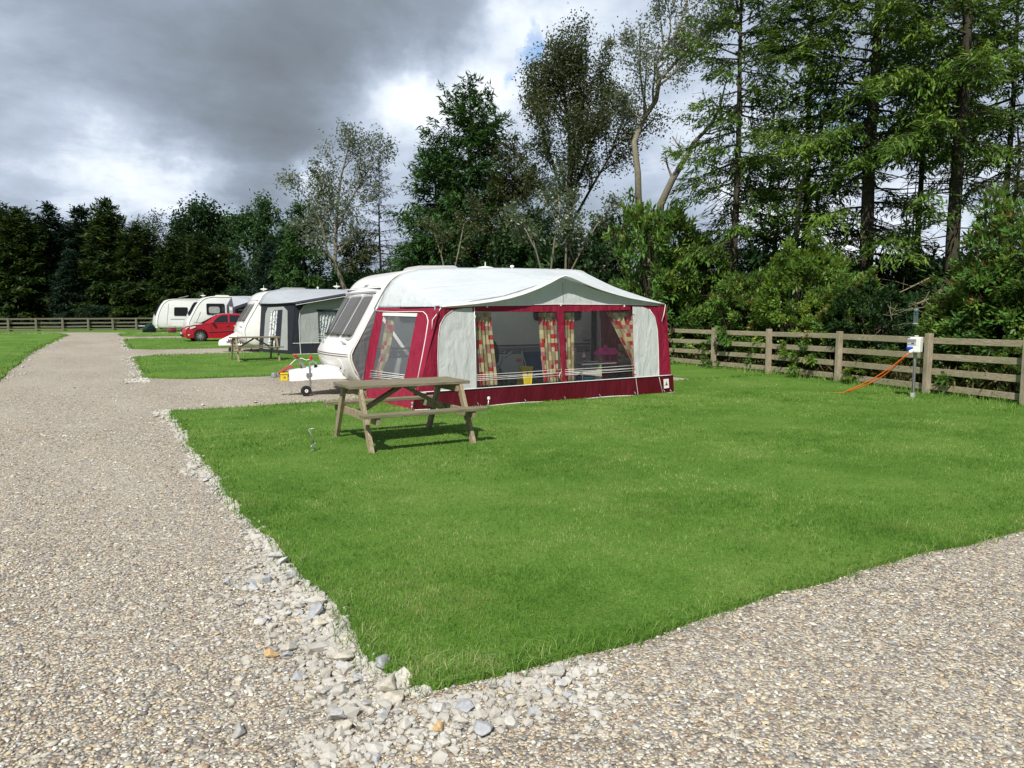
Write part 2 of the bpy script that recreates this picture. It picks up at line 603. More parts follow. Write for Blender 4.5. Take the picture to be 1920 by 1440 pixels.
def soilmat():
    t = NT('rough_grass_and_leaf_litter')
    c = t.coord(); n = t.noise(c, 2.2, 8, .7)
    cc = t.ramp(n, [(.3, (.018, .022, .009)), (.5, (.035, .04, .016)), (.7, (.06, .055, .028))])
    return t.done(t.bsdf(cc, .95, 0, .1, t.bump(n, .1, .7)))


SOIL = soilmat()


def rockmat(name, a, b, c3):
    t = NT(name)
    c = t.coord('Object'); oi = t.n('ObjectInfo')
    n = t.noise(c, 2.2, 8, .72)
    cc = t.ramp(n, [(.3, a), (.5, b), (.72, c3)])
    cc = t.mix(1.0, cc, t.ramp(oi.outputs['Random'], [(0, (.72, .74, .78)), (.5, (1, 1, 1)), (1, (1.1, 1.06, .97))]), 'MULTIPLY')
    return t.done(t.bsdf(cc, .9, 0, .2, t.bump(t.noise(c, 7, 5, .7), .0035, .7)))


ROCK_C = rockmat('cream_limestone', (.30, .285, .25), (.43, .41, .365), (.56, .545, .505))
ROCK_G = rockmat('blue_grey_limestone', (.33, .335, .345), (.44, .445, .45), (.55, .555, .545))
ROCK_T = rockmat('tan_stone', (.30, .20, .10), (.48, .33, .17), (.55, .42, .26))


def pebblemat():
    t = NT('loose_pebbles')
    a = t.n('Attribute', attribute_name='rnd')
    cc = t.ramp(a.outputs['Fac'], [(0, (0.185, 0.171, 0.158)), (.12, (0.394, 0.369, 0.317)), (.28, (0.493, 0.406, 0.286)), (.42, (0.577, 0.553, 0.489)), (.54, (0.295, 0.215, 0.158)), (.62, (0.466, 0.432, 0.362)), (.72, (0.289, 0.287, 0.285)), (.82, (0.547, 0.458, 0.305)), (.9, (0.670, 0.643, 0.567)), (.97, (0.401, 0.297, 0.198))], 'CONSTANT')
    c = t.coord(); n = t.noise(c, 160, 3)
    cc = t.mix(1.0, cc, t.ramp(n, [(.3, (.8, .8, .8)), (.7, (1.1, 1.1, 1.1))]), 'MULTIPLY')
    return t.done(t.bsdf(cc, .75, 0, .3))


PEB = pebblemat()
# ------------------------------------------------------------------ camera, light, sky
cd = bpy.data.cameras.new('camera'); cam = bpy.data.objects.new('camera', cd); COL.objects.link(cam)
cam.location = CAM; cam.rotation_euler = (rad(90) - PITCH, 0, -YAW)
cd.sensor_width = 36; cd.lens = FPX / 1920 * 36; cd.clip_start = .05; cd.clip_end = 3000
SC.camera = cam
SC.view_settings.view_transform = 'Standard'; SC.view_settings.look = 'None'
SC.view_settings.exposure = 0.48; SC.view_settings.gamma = 1

SUN_FROM = Vector((-.48, -.46, .75)).normalized()
sd = bpy.data.lights.new('sun', 'SUN'); sd.energy = 4.1; sd.angle = rad(.53); sd.color = (1, .955, .88)
so = bpy.data.objects.new('sun', sd); COL.objects.link(so)
so.rotation_euler = SUN_FROM.to_track_quat('Z', 'Y').to_euler(); so.location = (-20, -14, 40)

W = bpy.data.worlds.new('World'); SC.world = W; W.use_nodes = True


def build_sky():
    t = NT.__new__(NT); t.t = W.node_tree; t.t.nodes.clear(); t.out = t.t.nodes.new('ShaderNodeOutputWorld')
    sky = t.n('TexSky', sky_type='NISHITA'); sky.sun_disc = False
    sky.sun_elevation = math.asin(SUN_FROM.z); sky.sun_rotation = math.atan2(SUN_FROM.x, SUN_FROM.y)
    sky.air_density = 1.0; sky.dust_density = .6; sky.ozone_density = 1.5
    tc = t.n('TexCoord'); d = tc.outputs['Generated']
    # perspective cloud plane coordinates
    sp = t.n('SeparateXYZ'); t.l(d, sp.inputs[0])
    den = t.math('ADD', t.math('MAXIMUM', sp.outputs[2], 0), .22)
    cb = t.n('CombineXYZ'); t.l(t.math('DIVIDE', sp.outputs[0], den), cb.inputs[0]); t.l(t.math('DIVIDE', sp.outputs[1], den), cb.inputs[1])
    big = t.noise(cb.outputs[0], 1.15, 7, .56, .35)
    det = t.noise(cb.outputs[0], 3.6, 8, .6, .25)
    mpn = t.n('Mapping'); mpn.inputs['Location'].default_value = (7.3, 2.1, 4); t.l(cb.outputs[0], mpn.inputs[0])
    big2 = t.noise(mpn.outputs[0], .9, 6, .55, .3)

    # wobble the bearing so that cloud edges are ragged
    nz = t.n('TexNoise'); nz.inputs['Scale'].default_value = 4.2; nz.inputs['Detail'].default_value = 6; nz.inputs['Roughness'].default_value = .62; t.l(d, nz.inputs['Vector'])
    wv = t.n('VectorMath', operation='MULTIPLY_ADD'); t.l(nz.outputs['Color'], wv.inputs[0]); wv.inputs[1].default_value = (.24, .24, .24)
    sb = t.n('VectorMath', operation='SUBTRACT'); t.l(d, sb.inputs[0]); sb.inputs[1].default_value = (.12, .12, .12)
    t.l(sb.outputs[0], wv.inputs[2])
    nrm = t.n('VectorMath', operation='NORMALIZE'); t.l(wv.outputs[0], nrm.inputs[0])

    def lobe(x, y, wdeg, gain, stretch=1.0):
        """soft cloud lobe around a bearing in the sky"""
        c = ray(x, y).normalized()
        dp = t.n('VectorMath', operation='SUBTRACT'); t.l(nrm.outputs[0], dp.inputs[0]); dp.inputs[1].default_value = c
        right = Vector((c.y, -c.x, 0)).normalized(); up = right.cross(c).normalized()
        a = t.n('VectorMath', operation='DOT_PRODUCT'); t.l(dp.outputs[0], a.inputs[0]); a.inputs[1].default_value = right / stretch
        b = t.n('VectorMath', operation='DOT_PRODUCT'); t.l(dp.outputs[0], b.inputs[0]); b.inputs[1].default_value = up
        e = t.n('VectorMath', operation='DOT_PRODUCT'); t.l(dp.outputs[0], e.inputs[0]); e.inputs[1].default_value = c
        q = t.math('ADD', t.math('ADD', t.math('POWER', t.math('ABSOLUTE', a.outputs['Value']), 2), t.math('POWER', t.math('ABSOLUTE', b.outputs['Value']), 2)), t.math('POWER', t.math('ABSOLUTE', e.outputs['Value']), 2))
        g = t.math('EXPONENT', t.math('MULTIPLY', q, -1.0 / rad(wdeg) ** 2))
        return t.math('MULTIPLY', g, gain)

    def total(lst):
        s = None
        for l in lst:
            g = lobe(*l); s = g if s is None else t.math('ADD', s, g)
        return s

    # brightness of the cloud: sunlit cumulus edges (+) and heavy grey bases (-)
    lit = total(LOBES)
    br = t.math('ADD', t.math('ADD', t.math('MULTIPLY', t.math('SUBTRACT', big, .5), .72), t.math('MULTIPLY', t.math('SUBTRACT', det, .5), .42)), lit)
    br = t.math('ADD', br, .40)
    cloud = t.ramp(br, [(0.0, (.120, .138, .158)), (.25, (.172, .202, .242)), (.45, (.242, .288, .355)), (.65, (.375, .435, .53)), (.84, (.64, .69, .755)), (1.0, (.86, .88, .91))])
    sc = t.n('VectorMath', operation='SCALE'); t.l(cloud, sc.inputs[0]); sc.inputs['Scale'].default_value = 7.6
    # clear gaps
    gap = t.math('ADD', t.math('ADD', total(GAPS), t.math('MULTIPLY', t.math('SUBTRACT', big2, .5), .9)), t.math('MULTIPLY', t.math('SUBTRACT', det, .5), .55))
    gf = t.ramp(gap, [(.34, (0, 0, 0)), (.56, (1, 1, 1))])
    cc = t.mix(gf, sc.outputs[0], sky.outputs[0])
    bg = t.n('Background'); t.l(cc, bg.inputs[0]); bg.inputs[1].default_value = .14
    t.l(bg.outputs[0], t.out.inputs[0])


# bearings of the bright and dark cloud masses (surveyed in the photograph), width in degrees, gain, stretch
LOBES = [(290, 345, 3.6, .40, 1.6), (120, 330, 5, .20, 1.6), (30, 260, 5, .08, 1.4), (200, 300, 4, -.06, 2), (60, 200, 8, .03, 1.5), (430, 400, 1.6, .55, 1.0),
         (330, 255, 5.5, -.15, 2.2), (680, 90, 7.5, -.17, 2.0), (230, 60, 6, -.03, 2), (90, 110, 5, .10, 1.6), (420, 150, 5, .07, 1.5),
         (600, 280, 5, -.10, 1.2), (780, 230, 3.6, .34, 1.5), (880, 185, 4.6, .36, 1.6), (960, 60, 3, .22, 1.0), (590, 330, 2.0, .42, 1.0),
         (690, 380, 4, .30, 1.2), (1110, 30, 6, .34, 1.6), (1200, 330, 8, .12, 1.5), (1330, 220, 9, .10, 1.5), (1450, 420, 4, .34, 1.5), (1780, 400, 4.5, .36, 1.6),
         (1700, 150, 10, .08, 2.0), (1900, 60, 6, .16, 1.0)]
GAPS = [(985, 140, 2.6, .95, 1.0), (1000, 60, 2.4, .6, .7), (860, 20, 2.5, .2, 1), (1580, 180, 4, .5, 1.2), (1290, 240, 1.8, .42, 1), (1260, 150, 2, .25, 1), (1640, 420, 2.5, .4, 1.4), (505, 408, 1.2, .5, 1),
        (300, 200, 20, -.6, 1.6), (690, 60, 12, -.4, 1.5)]
build_sky()

# ------------------------------------------------------------------ ground, gravel, lawns
rs = random.Random(11)


def sheet(name, poly_fn, us, vs, zoff, mat, kind='structure'):
    m = MB()
    nu, nv = len(us), len(vs)
    pts = [poly_fn(u, v) for v in vs for u in us]
    m.add([(p[0], p[1], gz(p[1]) + zoff) for p in pts], [(j * nu + i, j * nu + i + 1, (j + 1) * nu + i + 1, (j + 1) * nu + i) for j in range(nv - 1) for i in range(nu - 1)])
    o = m.build(name, mat); tag(o, kind=kind); return o


sheet('ground', lambda u, v: (u, v), [-900, -200, -60, -20, 0, 20, 60, 200, 900], [-300, -60, 0, 20, 40, 60, 80, 95, 200, 900], -.012, SOIL)
sheet('gravel_road', lambda u, v: (u, v), [-45, -20, -8, -2.6, 0, 2, 6, 13.2], [-14, 0, 10, 20, 30, 40, 50, 60, 64.5], 0, GRAVEL)


def wob(x, s, a, seed):
    return a * (math.sin(x * s + seed) + .6 * math.sin(x * s * 2.3 + seed * 2.1) + .4 * math.sin(x * s * 5.1 + seed * 3.7)) / 2


# edge of the pitches along the road, as surveyed
EDGE_V = [2.4, 3.1, 3.8, 4.7, 7.8, 10, 13.4, 20, 30, 35, 48, 60]
EDGE_U = [1.22, 1.10, 1.12, 1.05, 1.03, 1.06, 1.12, 1.22, 1.46, 1.62, 1.9, 2.1]
STRIPS = [(2.72, 13.12), (19.6, 30.4), (35.1, 48.3), (52.4, 59.2)]


def edge_u(v):
    return pl(EDGE_V, EDGE_U, v)


def lawn_outline(k):
    v0, v1 = STRIPS[k]
    out = []
    right = 24 if k == 0 else 20
    n = 150 if k == 0 else 50
    # near edge (left to right), far edge (right to left), road edge (far to near); corners rounded
    rc = .05 if k == 0 else .8
    sl = 0
    for i in range(n + 1):
        u = lerp(edge_u(v0) + rc, right, i / n)
        out.append((u, v0 + wob(u, 1.7, .06, k * 3 + 1) + (.0 if k == 0 else (.25 * math.exp(-(u - edge_u(v0)) / 1.5)))))
    for i in range(n + 1):
        u = lerp(right, edge_u(v1) + rc, i / n)
        out.append((u, v1 + wob(u, 1.3, .07, k * 5 + 2)))
    for i in range(1, n):
        v = lerp(v1 - rc, v0 + rc, i / n)
        out.append((edge_u(v) + wob(v, 2.1, .05, k + 4), v))
    return out


def lawn_mesh(name, outline, top=.03):
    m = MB()
    N = len(outline)
    m.add([(u, v, gz(v) + top) for u, v in outline], [tuple(range(N))])
    ring = [(u, v, gz(v) - .004) for u, v in outline]
    top_r = [(u, v, gz(v) + top) for u, v in outline]
    m.add(ring + top_r, [(i, (i + 1) % N, N + (i + 1) % N, N + i) for i in range(N)])
    # gentle slope across the site needs a cut at v=20, so long lawns are triangulated by a grid instead
    o = m.build(name, TURF); tag(o, kind='structure'); return o


OUT = [lawn_outline(k) for k in range(4)]
for k in range(4):
    lawn_mesh('lawn', OUT[k])
# lawn across the road, with the road swinging left in front of the back fence
LEFT = [(-60, 8), (-2.0, 8)] + [(pl([8, 22, 35, 50, 56, 59.5], [-2.0, -1.88, -1.92, -1.35, -1.1, -1.35], v) + wob(v, 1.1, .06, 9), v) for v in np.linspace(9, 59.5, 60)] + [(-1.9, 61.0), (-3.2, 61.8), (-5.5, 62.3), (-60, 62.6)]
lawn_mesh('lawn', LEFT)
# strip of grass below the back fence and behind the last pitches
lawn_mesh('lawn', [(-60, 65.2), (-6, 64.9), (0, 64.2), (2.2, 62.6), (2.6, 61.8), (24, 61.8), (24, 76), (-60, 76)])
lawn_mesh('lawn', [(13.0, 13.3), (24, 13.3), (24, 61.6), (13.0, 61.6)], top=.022)


def inside(poly, x, y):
    px_, py_ = np.array([p[0] for p in poly]), np.array([p[1] for p in poly])
    r = np.zeros(len(x), bool); j = len(poly) - 1
    for i in range(len(poly)):
        c = ((py_[i] > y) != (py_[j] > y)) & (x < (px_[j] - px_[i]) * (y - py_[i]) / (py_[j] - py_[i] + 1e-12) + px_[i])
        r ^= c; j = i
    return r


RN = np.random.default_rng(5)
CY, SY = math.cos(YAW), math.sin(YAW)


def in_view(u, v, margin=.16):
    X = u * CY - v * SY; Y = u * SY + v * CY
    return (Y > .8) & (np.abs(X) < Y * (960 / FPX + margin)) & (Y > 2.0)


def depth_of(u, v): return u * SY + v * CY


def scatter_view(poly, bands):
    """points on a lawn, denser near the camera; bands: (d0,d1,density)"""
    U = []; D = []
    pu = [p[0] for p in poly]; pv = [p[1] for p in poly]
    for d0, d1, dens in bands:
        w = d1 * (960 / FPX + .16)
        n = int(dens * 2 * w * (d1 - d0))
        X = RN.uniform(-w, w, n); Y = RN.uniform(d0, d1, n)
        u = X * CY + Y * SY; v = -X * SY + Y * CY
        ok = (np.abs(X) < Y * (960 / FPX + .16)) & (u > min(pu)) & (u < max(pu)) & (v > min(pv)) & (v < max(pv))
        u, v, Y = u[ok], v[ok], Y[ok]
        ok = inside(poly, u, v)
        U.append(np.stack([u[ok], v[ok]], 1)); D.append(Y[ok])
    return np.concatenate(U), np.concatenate(D)


def blades(P, D, height, width, lean=.5, base=.028, bend=True):
    n = len(P)
    gzv = .006 * np.clip(P[:, 1] - 20, 0, 75)
    ang = RN.uniform(0, 2 * np.pi, n); la = RN.uniform(0, 2 * np.pi, n)
    h = height * RN.uniform(.55, 1.25, n); w = width * RN.uniform(.7, 1.3, n)
    ln = np.abs(RN.normal(0, lean, n)) * h
    b = np.stack([P[:, 0], P[:, 1], gzv + base - .01], 1)
    side = np.stack([np.cos(ang), np.sin(ang), np.zeros(n)], 1) * w[:, None] / 2
    ld = np.stack([np.cos(la), np.sin(la), np.zeros(n)], 1)
    mid = b + ld * (ln * .35)[:, None]; mid[:, 2] += h * .6
    tip = b + ld * ln[:, None]; tip[:, 2] += h * np.sqrt(np.clip(1 - .3 * (ln / h) ** 2, .25, 1))
    V = np.stack([b - side, b + side, mid + side * .8, mid - side * .8, tip], 1).reshape(-1, 3)
    i = np.arange(n)[:, None] * 5
    tris = np.concatenate([i + np.array([[0, 1, 2]]), i + np.array([[0, 2, 3]]), i + np.array([[3, 2, 4]])], 0)
    return V, tris, np.repeat(RN.random(n), 5)


def patchy(P):
    x, y = P[:, 0], P[:, 1]
    return .5 + .25 * np.sin(x * 1.9 + 1.3 * np.sin(y * 1.1)) + .25 * np.sin(y * 2.3 + 1.7 * np.sin(x * .9 + 2))


Vs, Fs, Rs = [], [], []
nb = 0


def push(V, F, R):
    global nb
    Vs.append(V); Fs.append(F + nb); Rs.append(R); nb += len(V)


GRASS = 1.0
P, D = scatter_view(OUT[0], [(2.0, 4.4, 8500 * GRASS), (4.4, 6.5, 4200 * GRASS), (6.5, 10, 1700 * GRASS), (10, 15, 620 * GRASS), (15, 22, 160 * GRASS)])
pt = patchy(P)
keep = RN.random(len(P)) < (.62 + .38 * pt)
P, D, pt = P[keep], D[keep], pt[keep]
push(*blades(P, D, (.027 + .012 * pt) * (1 + .012 * D), .0033 * np.maximum(1, D / 4.0)))
for k, bands in ((1, [(16, 36, 60)]), (2, [(30, 52, 22)]),):
    P, D = scatter_view(OUT[k], bands)
    push(*blades(P, D, .05 * np.ones(len(P)), .012 * np.maximum(1, D / 20)))
P, D = scatter_view(LEFT, [(16, 40, 40)])
push(*blades(P, D, .05 * np.ones(len(P)), .013 * np.maximum(1, D / 20)))


def along(poly, step, spread, a=0, b=None, rnd_in=.035):
    pts = []
    N = len(poly)
    for i in range(a, (b if b is not None else N)):
        p, q = poly[i % N], poly[(i + 1) % N]
        L = math.hypot(q[0] - p[0], q[1] - p[1])
        nseg = int(L / step) + (1 if rs.random() < (L / step) % 1 else 0)
        for j in range(nseg):
            s = rs.random()
            x, y = lerp(p[0], q[0], s), lerp(p[1], q[1], s)
            nx, ny = -(q[1] - p[1]) / (L + 1e-9), (q[0] - p[0]) / (L + 1e-9)
            o = rs.gauss(rnd_in, spread)
            pts.append((x + nx * o, y + ny * o))
    return np.array(pts)


# longer uncut fringe along the lawn edges
E = along(OUT[0], .0018, .05)
ok = in_view(E[:, 0], E[:, 1]); E = E[ok]; D = depth_of(E[:, 0], E[:, 1])
kp = RN.random(len(E)) < np.clip(4.5 / D, .05, 1) ** 1.3; E, D = E[kp], D[kp]
corner = np.exp(-((E[:, 0] - 1.5) ** 2 + (E[:, 1] - 2.9) ** 2) / 1.0)
push(*blades(E, D, (.055 + .035 * corner) * (1 + .01 * D), .0036 * np.maximum(1, D / 4), lean=1.0, base=.018))
for k in (1, 2, 3):
    E = along(OUT[k], .02, .09); ok = in_view(E[:, 0], E[:, 1]); E = E[ok]; D = depth_of(E[:, 0], E[:, 1])
    push(*blades(E, D, .07 * np.ones(len(E)), .014 * np.maximum(1, D / 20), lean=.6))
E = along(LEFT, .03, .09); ok = in_view(E[:, 0], E[:, 1]) & (E[:, 1] > 20); E = E[ok]; D = depth_of(E[:, 0], E[:, 1])
push(*blades(E, D, .07 * np.ones(len(E)), .02 * np.maximum(1, D / 20), lean=.6))
# rank tufts at the foot of the right-hand fence
FENCE = [(13.35, 2.6), (14.08, 6.51), (14.5, 8.32), (15.29, 10.92), (15.75, 13.46), (16.1, 15.9), (16.35, 18.3), (16.55, 20.8), (16.7, 23.3)]
E = along(FENCE, .004, .25, 0, len(FENCE) - 1, 0); D = depth_of(E[:, 0], E[:, 1])
push(*blades(E, D, .13 * RN.uniform(.5, 1.6, len(E)), .009 * np.maximum(1, D / 14), lean=.7))
gme = mesh_np('grass', np.concatenate(Vs), np.concatenate(Fs), np.concatenate(Rs))
tag(link_mesh('grass', gme, BLADE), 'short mown green grass of the camping pitches with a longer fringe at its edges', 'grass', kind='stuff')

# ------------------------------------------------------------------ loose pebbles of the gravel (uncountable)
ICO = None


def ico():
    global ICO
    if ICO is None:
        import bmesh
        bm = bmesh.new(); bmesh.ops.create_icosphere(bm, subdivisions=1, radius=1)
        bm.verts.ensure_lookup_table()
        ICO = (np.array([v.co[:] for v in bm.verts]), np.array([[v.index for v in f.verts] for f in bm.faces])); bm.free()
    return ICO


def pebbles():
    OV = np.array([(1, 0, 0), (0, 1, 0), (-1, 0, 0), (0, -1, 0), (.55, .55, .55), (-.55, .55, .6), (-.6, -.5, .55), (.5, -.6, .6)], float)
    OF = np.array([(0, 1, 4), (1, 2, 5), (2, 3, 6), (3, 0, 7), (0, 4, 7), (1, 5, 4), (2, 6, 5), (3, 7, 6), (4, 5, 6), (4, 6, 7)])
    U = []
    for d0, d1, dens in ((1.9, 3.2, 3600), (3.2, 4.6, 2300), (4.6, 6.5, 1000), (6.5, 10, 330), (10, 16, 60)):
        w = d1 * (960 / FPX + .15); n = int(dens * 2 * w * (d1 - d0))
        X = RN.uniform(-w, w, n); Y = RN.uniform(d0, d1, n)
        u = X * CY + Y * SY; v = -X * SY + Y * CY
        ok = (np.abs(X) < Y * (960 / FPX + .15)) & ~inside(OUT[0], u, v) & (v < 62)
        U.append(np.stack([u[ok], v[ok], Y[ok]], 1))
    U = np.concatenate(U); n = len(U)
    s = RN.lognormal(math.log(.0056), .36, n) * np.maximum(1, U[:, 2] / 5.5) ** .6
    sc = s[:, None] * np.stack([RN.uniform(.8, 1.5, n), RN.uniform(.75, 1.1, n), RN.uniform(.5, .95, n)], 1)
    a = RN.uniform(0, 2 * np.pi, n)
    jit = RN.uniform(.78, 1.2, (n, 8, 1))
    V = OV[None] * jit * sc[:, None, :]
    ca, sa = np.cos(a)[:, None], np.sin(a)[:, None]
    tilt = RN.normal(0, .35, n)[:, None]
    x = V[..., 0] * ca - V[..., 1] * sa; y = V[..., 0] * sa + V[..., 1] * ca; z = V[..., 2] + tilt * V[..., 0] * .6
    V = np.stack([x + U[:, 0:1], y + U[:, 1:2], z + .001 + .3 * sc[:, 2:3]], 2)
    F = (OF[None] + (np.arange(n) * 8)[:, None, None]).reshape(-1, 3)
    me = mesh_np('pebbles', V.reshape(-1, 3), F, np.repeat(RN.random(n), 8))
    tag(link_mesh('gravel_pebbles', me, PEB), 'loose tan, grey and white pebbles of the gravel drive', 'gravel', kind='stuff')


pebbles()


# ------------------------------------------------------------------ limestone rubble along the lawn edge
def rock_mesh(seed, mat):
    import bmesh
    r = random.Random(seed)
    bm = bmesh.new()
    for k in range(r.randint(13, 19)):
        n = Vector((r.gauss(0, 1), r.gauss(0, 1), r.gauss(0, 1))).normalized() * r.uniform(.78, 1.08)
        bm.verts.new(n)
    h = bmesh.ops.convex_hull(bm, input=bm.verts)
    bmesh.ops.delete(bm, geom=list({g for g in h['geom_unused'] + h['geom_interior'] if isinstance(g, bmesh.types.BMVert)}), context='VERTS')
    bmesh.ops.bevel(bm, geom=list(bm.edges) + list(bm.verts), offset=.06, segments=1, affect='EDGES', clamp_overlap=True)
    me = bpy.data.meshes.new('limestone_rock'); bm.to_mesh(me); bm.free()
    me.shade_flat()
    me.materials.append(mat); return me


RC = [rock_mesh(100 + i, ROCK_C) for i in range(6)]
RG = [rock_mesh(200 + i, ROCK_G) for i in range(5)]
RT = [rock_mesh(300 + i, ROCK_T) for i in range(2)]


def put_rock(me, u, v, s, label, group, seed, flat=.62, name='limestone_rock', sink=.3):
    r = random.Random(seed)
    o = bpy.data.objects.new(name, me); COL.objects.link(o)
    sx, sy, sz = s * r.uniform(.85, 1.3), s * r.uniform(.75, 1.0), s * flat * r.uniform(.75, 1.15)
    o.scale = (sx, sy, sz); o.rotation_euler = (r.gauss(0, .22), r.gauss(0, .22), r.uniform(0, 6.28))
    o.location = (u, v, gz(v) + sz * (1 - sink) * .8)
    tag(o, label, 'rock', group); return o


SPECIAL = [  # (pixel x, y, size m, kind, label)
    (551, 1050, .052, 'G', 'chunky pale grey rock sitting up against the lawn edge, highest of the wide rubble patch'),
    (487, 973, .032, 'C', 'small upright cream rock poking out of the grass edge above the wide rubble patch'),
    (449, 1371, .046, 'C', 'flat oval cream rock lying alone on the gravel left of the rubble'),
    (509, 1226, .045, 'T', 'flat tan rock at the left outer edge of the rubble patch'),
    (822, 1362, .031, 'T', 'orange brown rock among grey stones below the grass corner'),
    (645, 1232, .062, 'C', 'broad flat cream slab in the middle of the rubble patch'),
    (543, 1213, .048, 'C', 'large cream rock beside the tan one on the outer rubble edge'),
    (617, 1216, .050, 'C', 'blocky cream rock left of the broad flat slab in the rubble'),
    (730, 1288, .068, 'C', 'broad cream rock just left of the pointed grass corner'),
    (735, 1310, .060, 'C', 'rounded cream rock just below the broad cream rock near the grass corner'),
    (633, 1346, .050, 'G', 'blue grey rock at the bottom left end of the rubble'),
    (717, 1338, .036, 'G', 'dark grey angular rock on the lower rubble edge'),
    (872, 1328, .048, 'G', 'pale grey rock right of the orange brown one under the grass corner'),
    (825, 1330, .045, 'G', 'mid grey rock directly above the orange brown one'),
    (905, 1370, .050, 'G', 'flat blue grey rock half sunk in gravel at the right end of the rubble'),
    (538, 1085, .040, 'C', 'cream rock just under the chunky grey one at the top of the wide rubble patch'),
    (486, 1029, .038, 'C', 'flat cream rock on the gravel side of the upper rubble'),
    (628, 1112, .034, 'C', 'pointed cream rock standing against the grass halfway down the rubble'),
    (474, 1100, .040, 'G', 'brownish grey flat rock in the upper rubble beside the gravel'),
    (430, 862, .04, 'C', 'cream rock at the widest spot of the narrow upper rubble'),
    (1805, 1087, .024, 'C', 'bright white stone alone on the gravel at the right'),
    (288, 860, .032, 'C', 'pale stone alone on the gravel road left of the narrow rubble'),
    (380, 757, .05, 'C', 'white stone on the gravel arm beyond the far lawn corner'),
]
used = []
for i, (x, y, s, k, lab) in enumerate(SPECIAL):
    p = ground(x, y + 4)
    while inside(OUT[0], np.array([p.x + s * .8]), np.array([p.y]))[0]: p.x -= .01
    me = {'C': RC, 'G': RG, 'T': RT}[k][i % len({'C': RC, 'G': RG, 'T': RT}[k])]
    put_rock(me, p.x, p.y, s, lab, None, 500 + i); used.append((p.x, p.y, s))

# the rest of the rubble: band outside the road edge of the nearest lawn; width surveyed along the edge
RB_V = [2.35, 2.6, 3.0, 3.5, 4.1, 4.6, 5.0, 5.6, 6.4, 7.4, 8.0, 8.6, 10, 11.5, 13.2]
RB_W = [.22, .34, .42, .46, .44, .40, .20, .10, .10, .12, .26, .12, .10, .10, .22]
LABELS = {'C': ('cream limestone rock in the rubble strip edging the nearest lawn', 'cream rocks of the lawn edge rubble'),
          'G': ('blue grey limestone rock in the rubble strip edging the nearest lawn', 'grey rocks of the lawn edge rubble')}
cand = []
tries = 0
while len(cand) < 277 and tries < 60000:
    tries += 1
    v = 2.3 + (rs.random() ** 1.55) * 6.2
    w = pl(RB_V, RB_W, v)
    t_ = rs.random() ** 1.25
    u = edge_u(max(v, 2.6)) - .0 - t_ * w
    if v < 2.75:   # wraps round the corner
        u = rs.uniform(.75, 1.75); v = 2.66 - rs.random() ** 1.3 * .34 - max(0, (u - 1.45)) * .1
    s = min(.066, max(.018, rs.lognormvariate(math.log(.033 if v < 4.9 else .024), .34))) * (1 - .3 * t_)
    if any((u - a) ** 2 + (v - b) ** 2 < (.70 * (s + c)) ** 2 for a, b, c in used): continue
    used.append((u, v, s)); cand.append((u, v, s))
cand.sort(key=lambda q: -q[2])
for i, (u, v, s) in enumerate(cand):
    k = 'G' if rs.random() < .3 else 'C'
    me = (RG if k == 'G' else RC)[i % (5 if k == 'G' else 6)]
    put_rock(me, u, v, s, LABELS[k][0], LABELS[k][1], 900 + i)


def chips():
    """the small stones between and beyond the counted rocks"""
    V0, F0 = ico(); n = 5200
    v = 2.2 + RN.random(n) ** 1.5 * 11.2
    u = np.empty(n)
    for i in range(n):
        w = pl(RB_V, RB_W, v[i]) * 1.1
        u[i] = edge_u(max(v[i], 2.65)) + .04 - abs(rs.gauss(0, .5)) * w
    m = v < 2.72
    u[m] = RN.uniform(.6, 1.95, m.sum()); v[m] = 2.68 - np.abs(RN.normal(0, .2, m.sum()))
    # road edges of the further lawns
    ex = []
    for v0, v1, wd in ((19.0, 30.5, .35), (34.5, 49, .3), (19.2, 20.3, .55)):
        for i in range(420):
            vv = rs.uniform(v0, v1); ex.append((edge_u(vv) + .05 - abs(rs.gauss(0, .5)) * wd, vv))
    for i in range(160):
        vv = rs.uniform(21.5, 50); ex.append((pl([8, 22, 35, 50], [-2.0, -1.88, -1.92, -1.35], vv) + abs(rs.gauss(0, .25)), vv))
    ex = np.array(ex)
    u = np.concatenate([u, ex[:, 0]]); v = np.concatenate([v, ex[:, 1]]); n = len(u)
    D = depth_of(u, v)
    s = RN.lognormal(math.log(.0135), .38, n) * np.maximum(1, D / 7) ** .4
    sc = s[:, None] * np.stack([RN.uniform(.9, 1.5, n), RN.uniform(.8, 1.1, n), RN.uniform(.5, .9, n)], 1)
    a = RN.uniform(0, 6.283, n)
    V = V0[None] * RN.uniform(.6, 1.25, (n, len(V0), 1)) * sc[:, None, :]
    ca, sa = np.cos(a)[:, None], np.sin(a)[:, None]
    gzv = .006 * np.clip(v - 20, 0, 75)
    V = np.stack([V[..., 0] * ca - V[..., 1] * sa + u[:, None], V[..., 0] * sa + V[..., 1] * ca + v[:, None], V[..., 2] + (sc[:, 2] * .4 + gzv)[:, None]], 2)
    F = (F0[None] + (np.arange(n) * len(V0))[:, None, None]).reshape(-1, 3)
    me = mesh_np('chips', V.reshape(-1, 3), F); me.shade_flat()
    tag(link_mesh('limestone_chippings', me, ROCK_C), 'small pale limestone chippings filling the rubble edges of the lawns', 'chippings', kind='stuff')


chips()
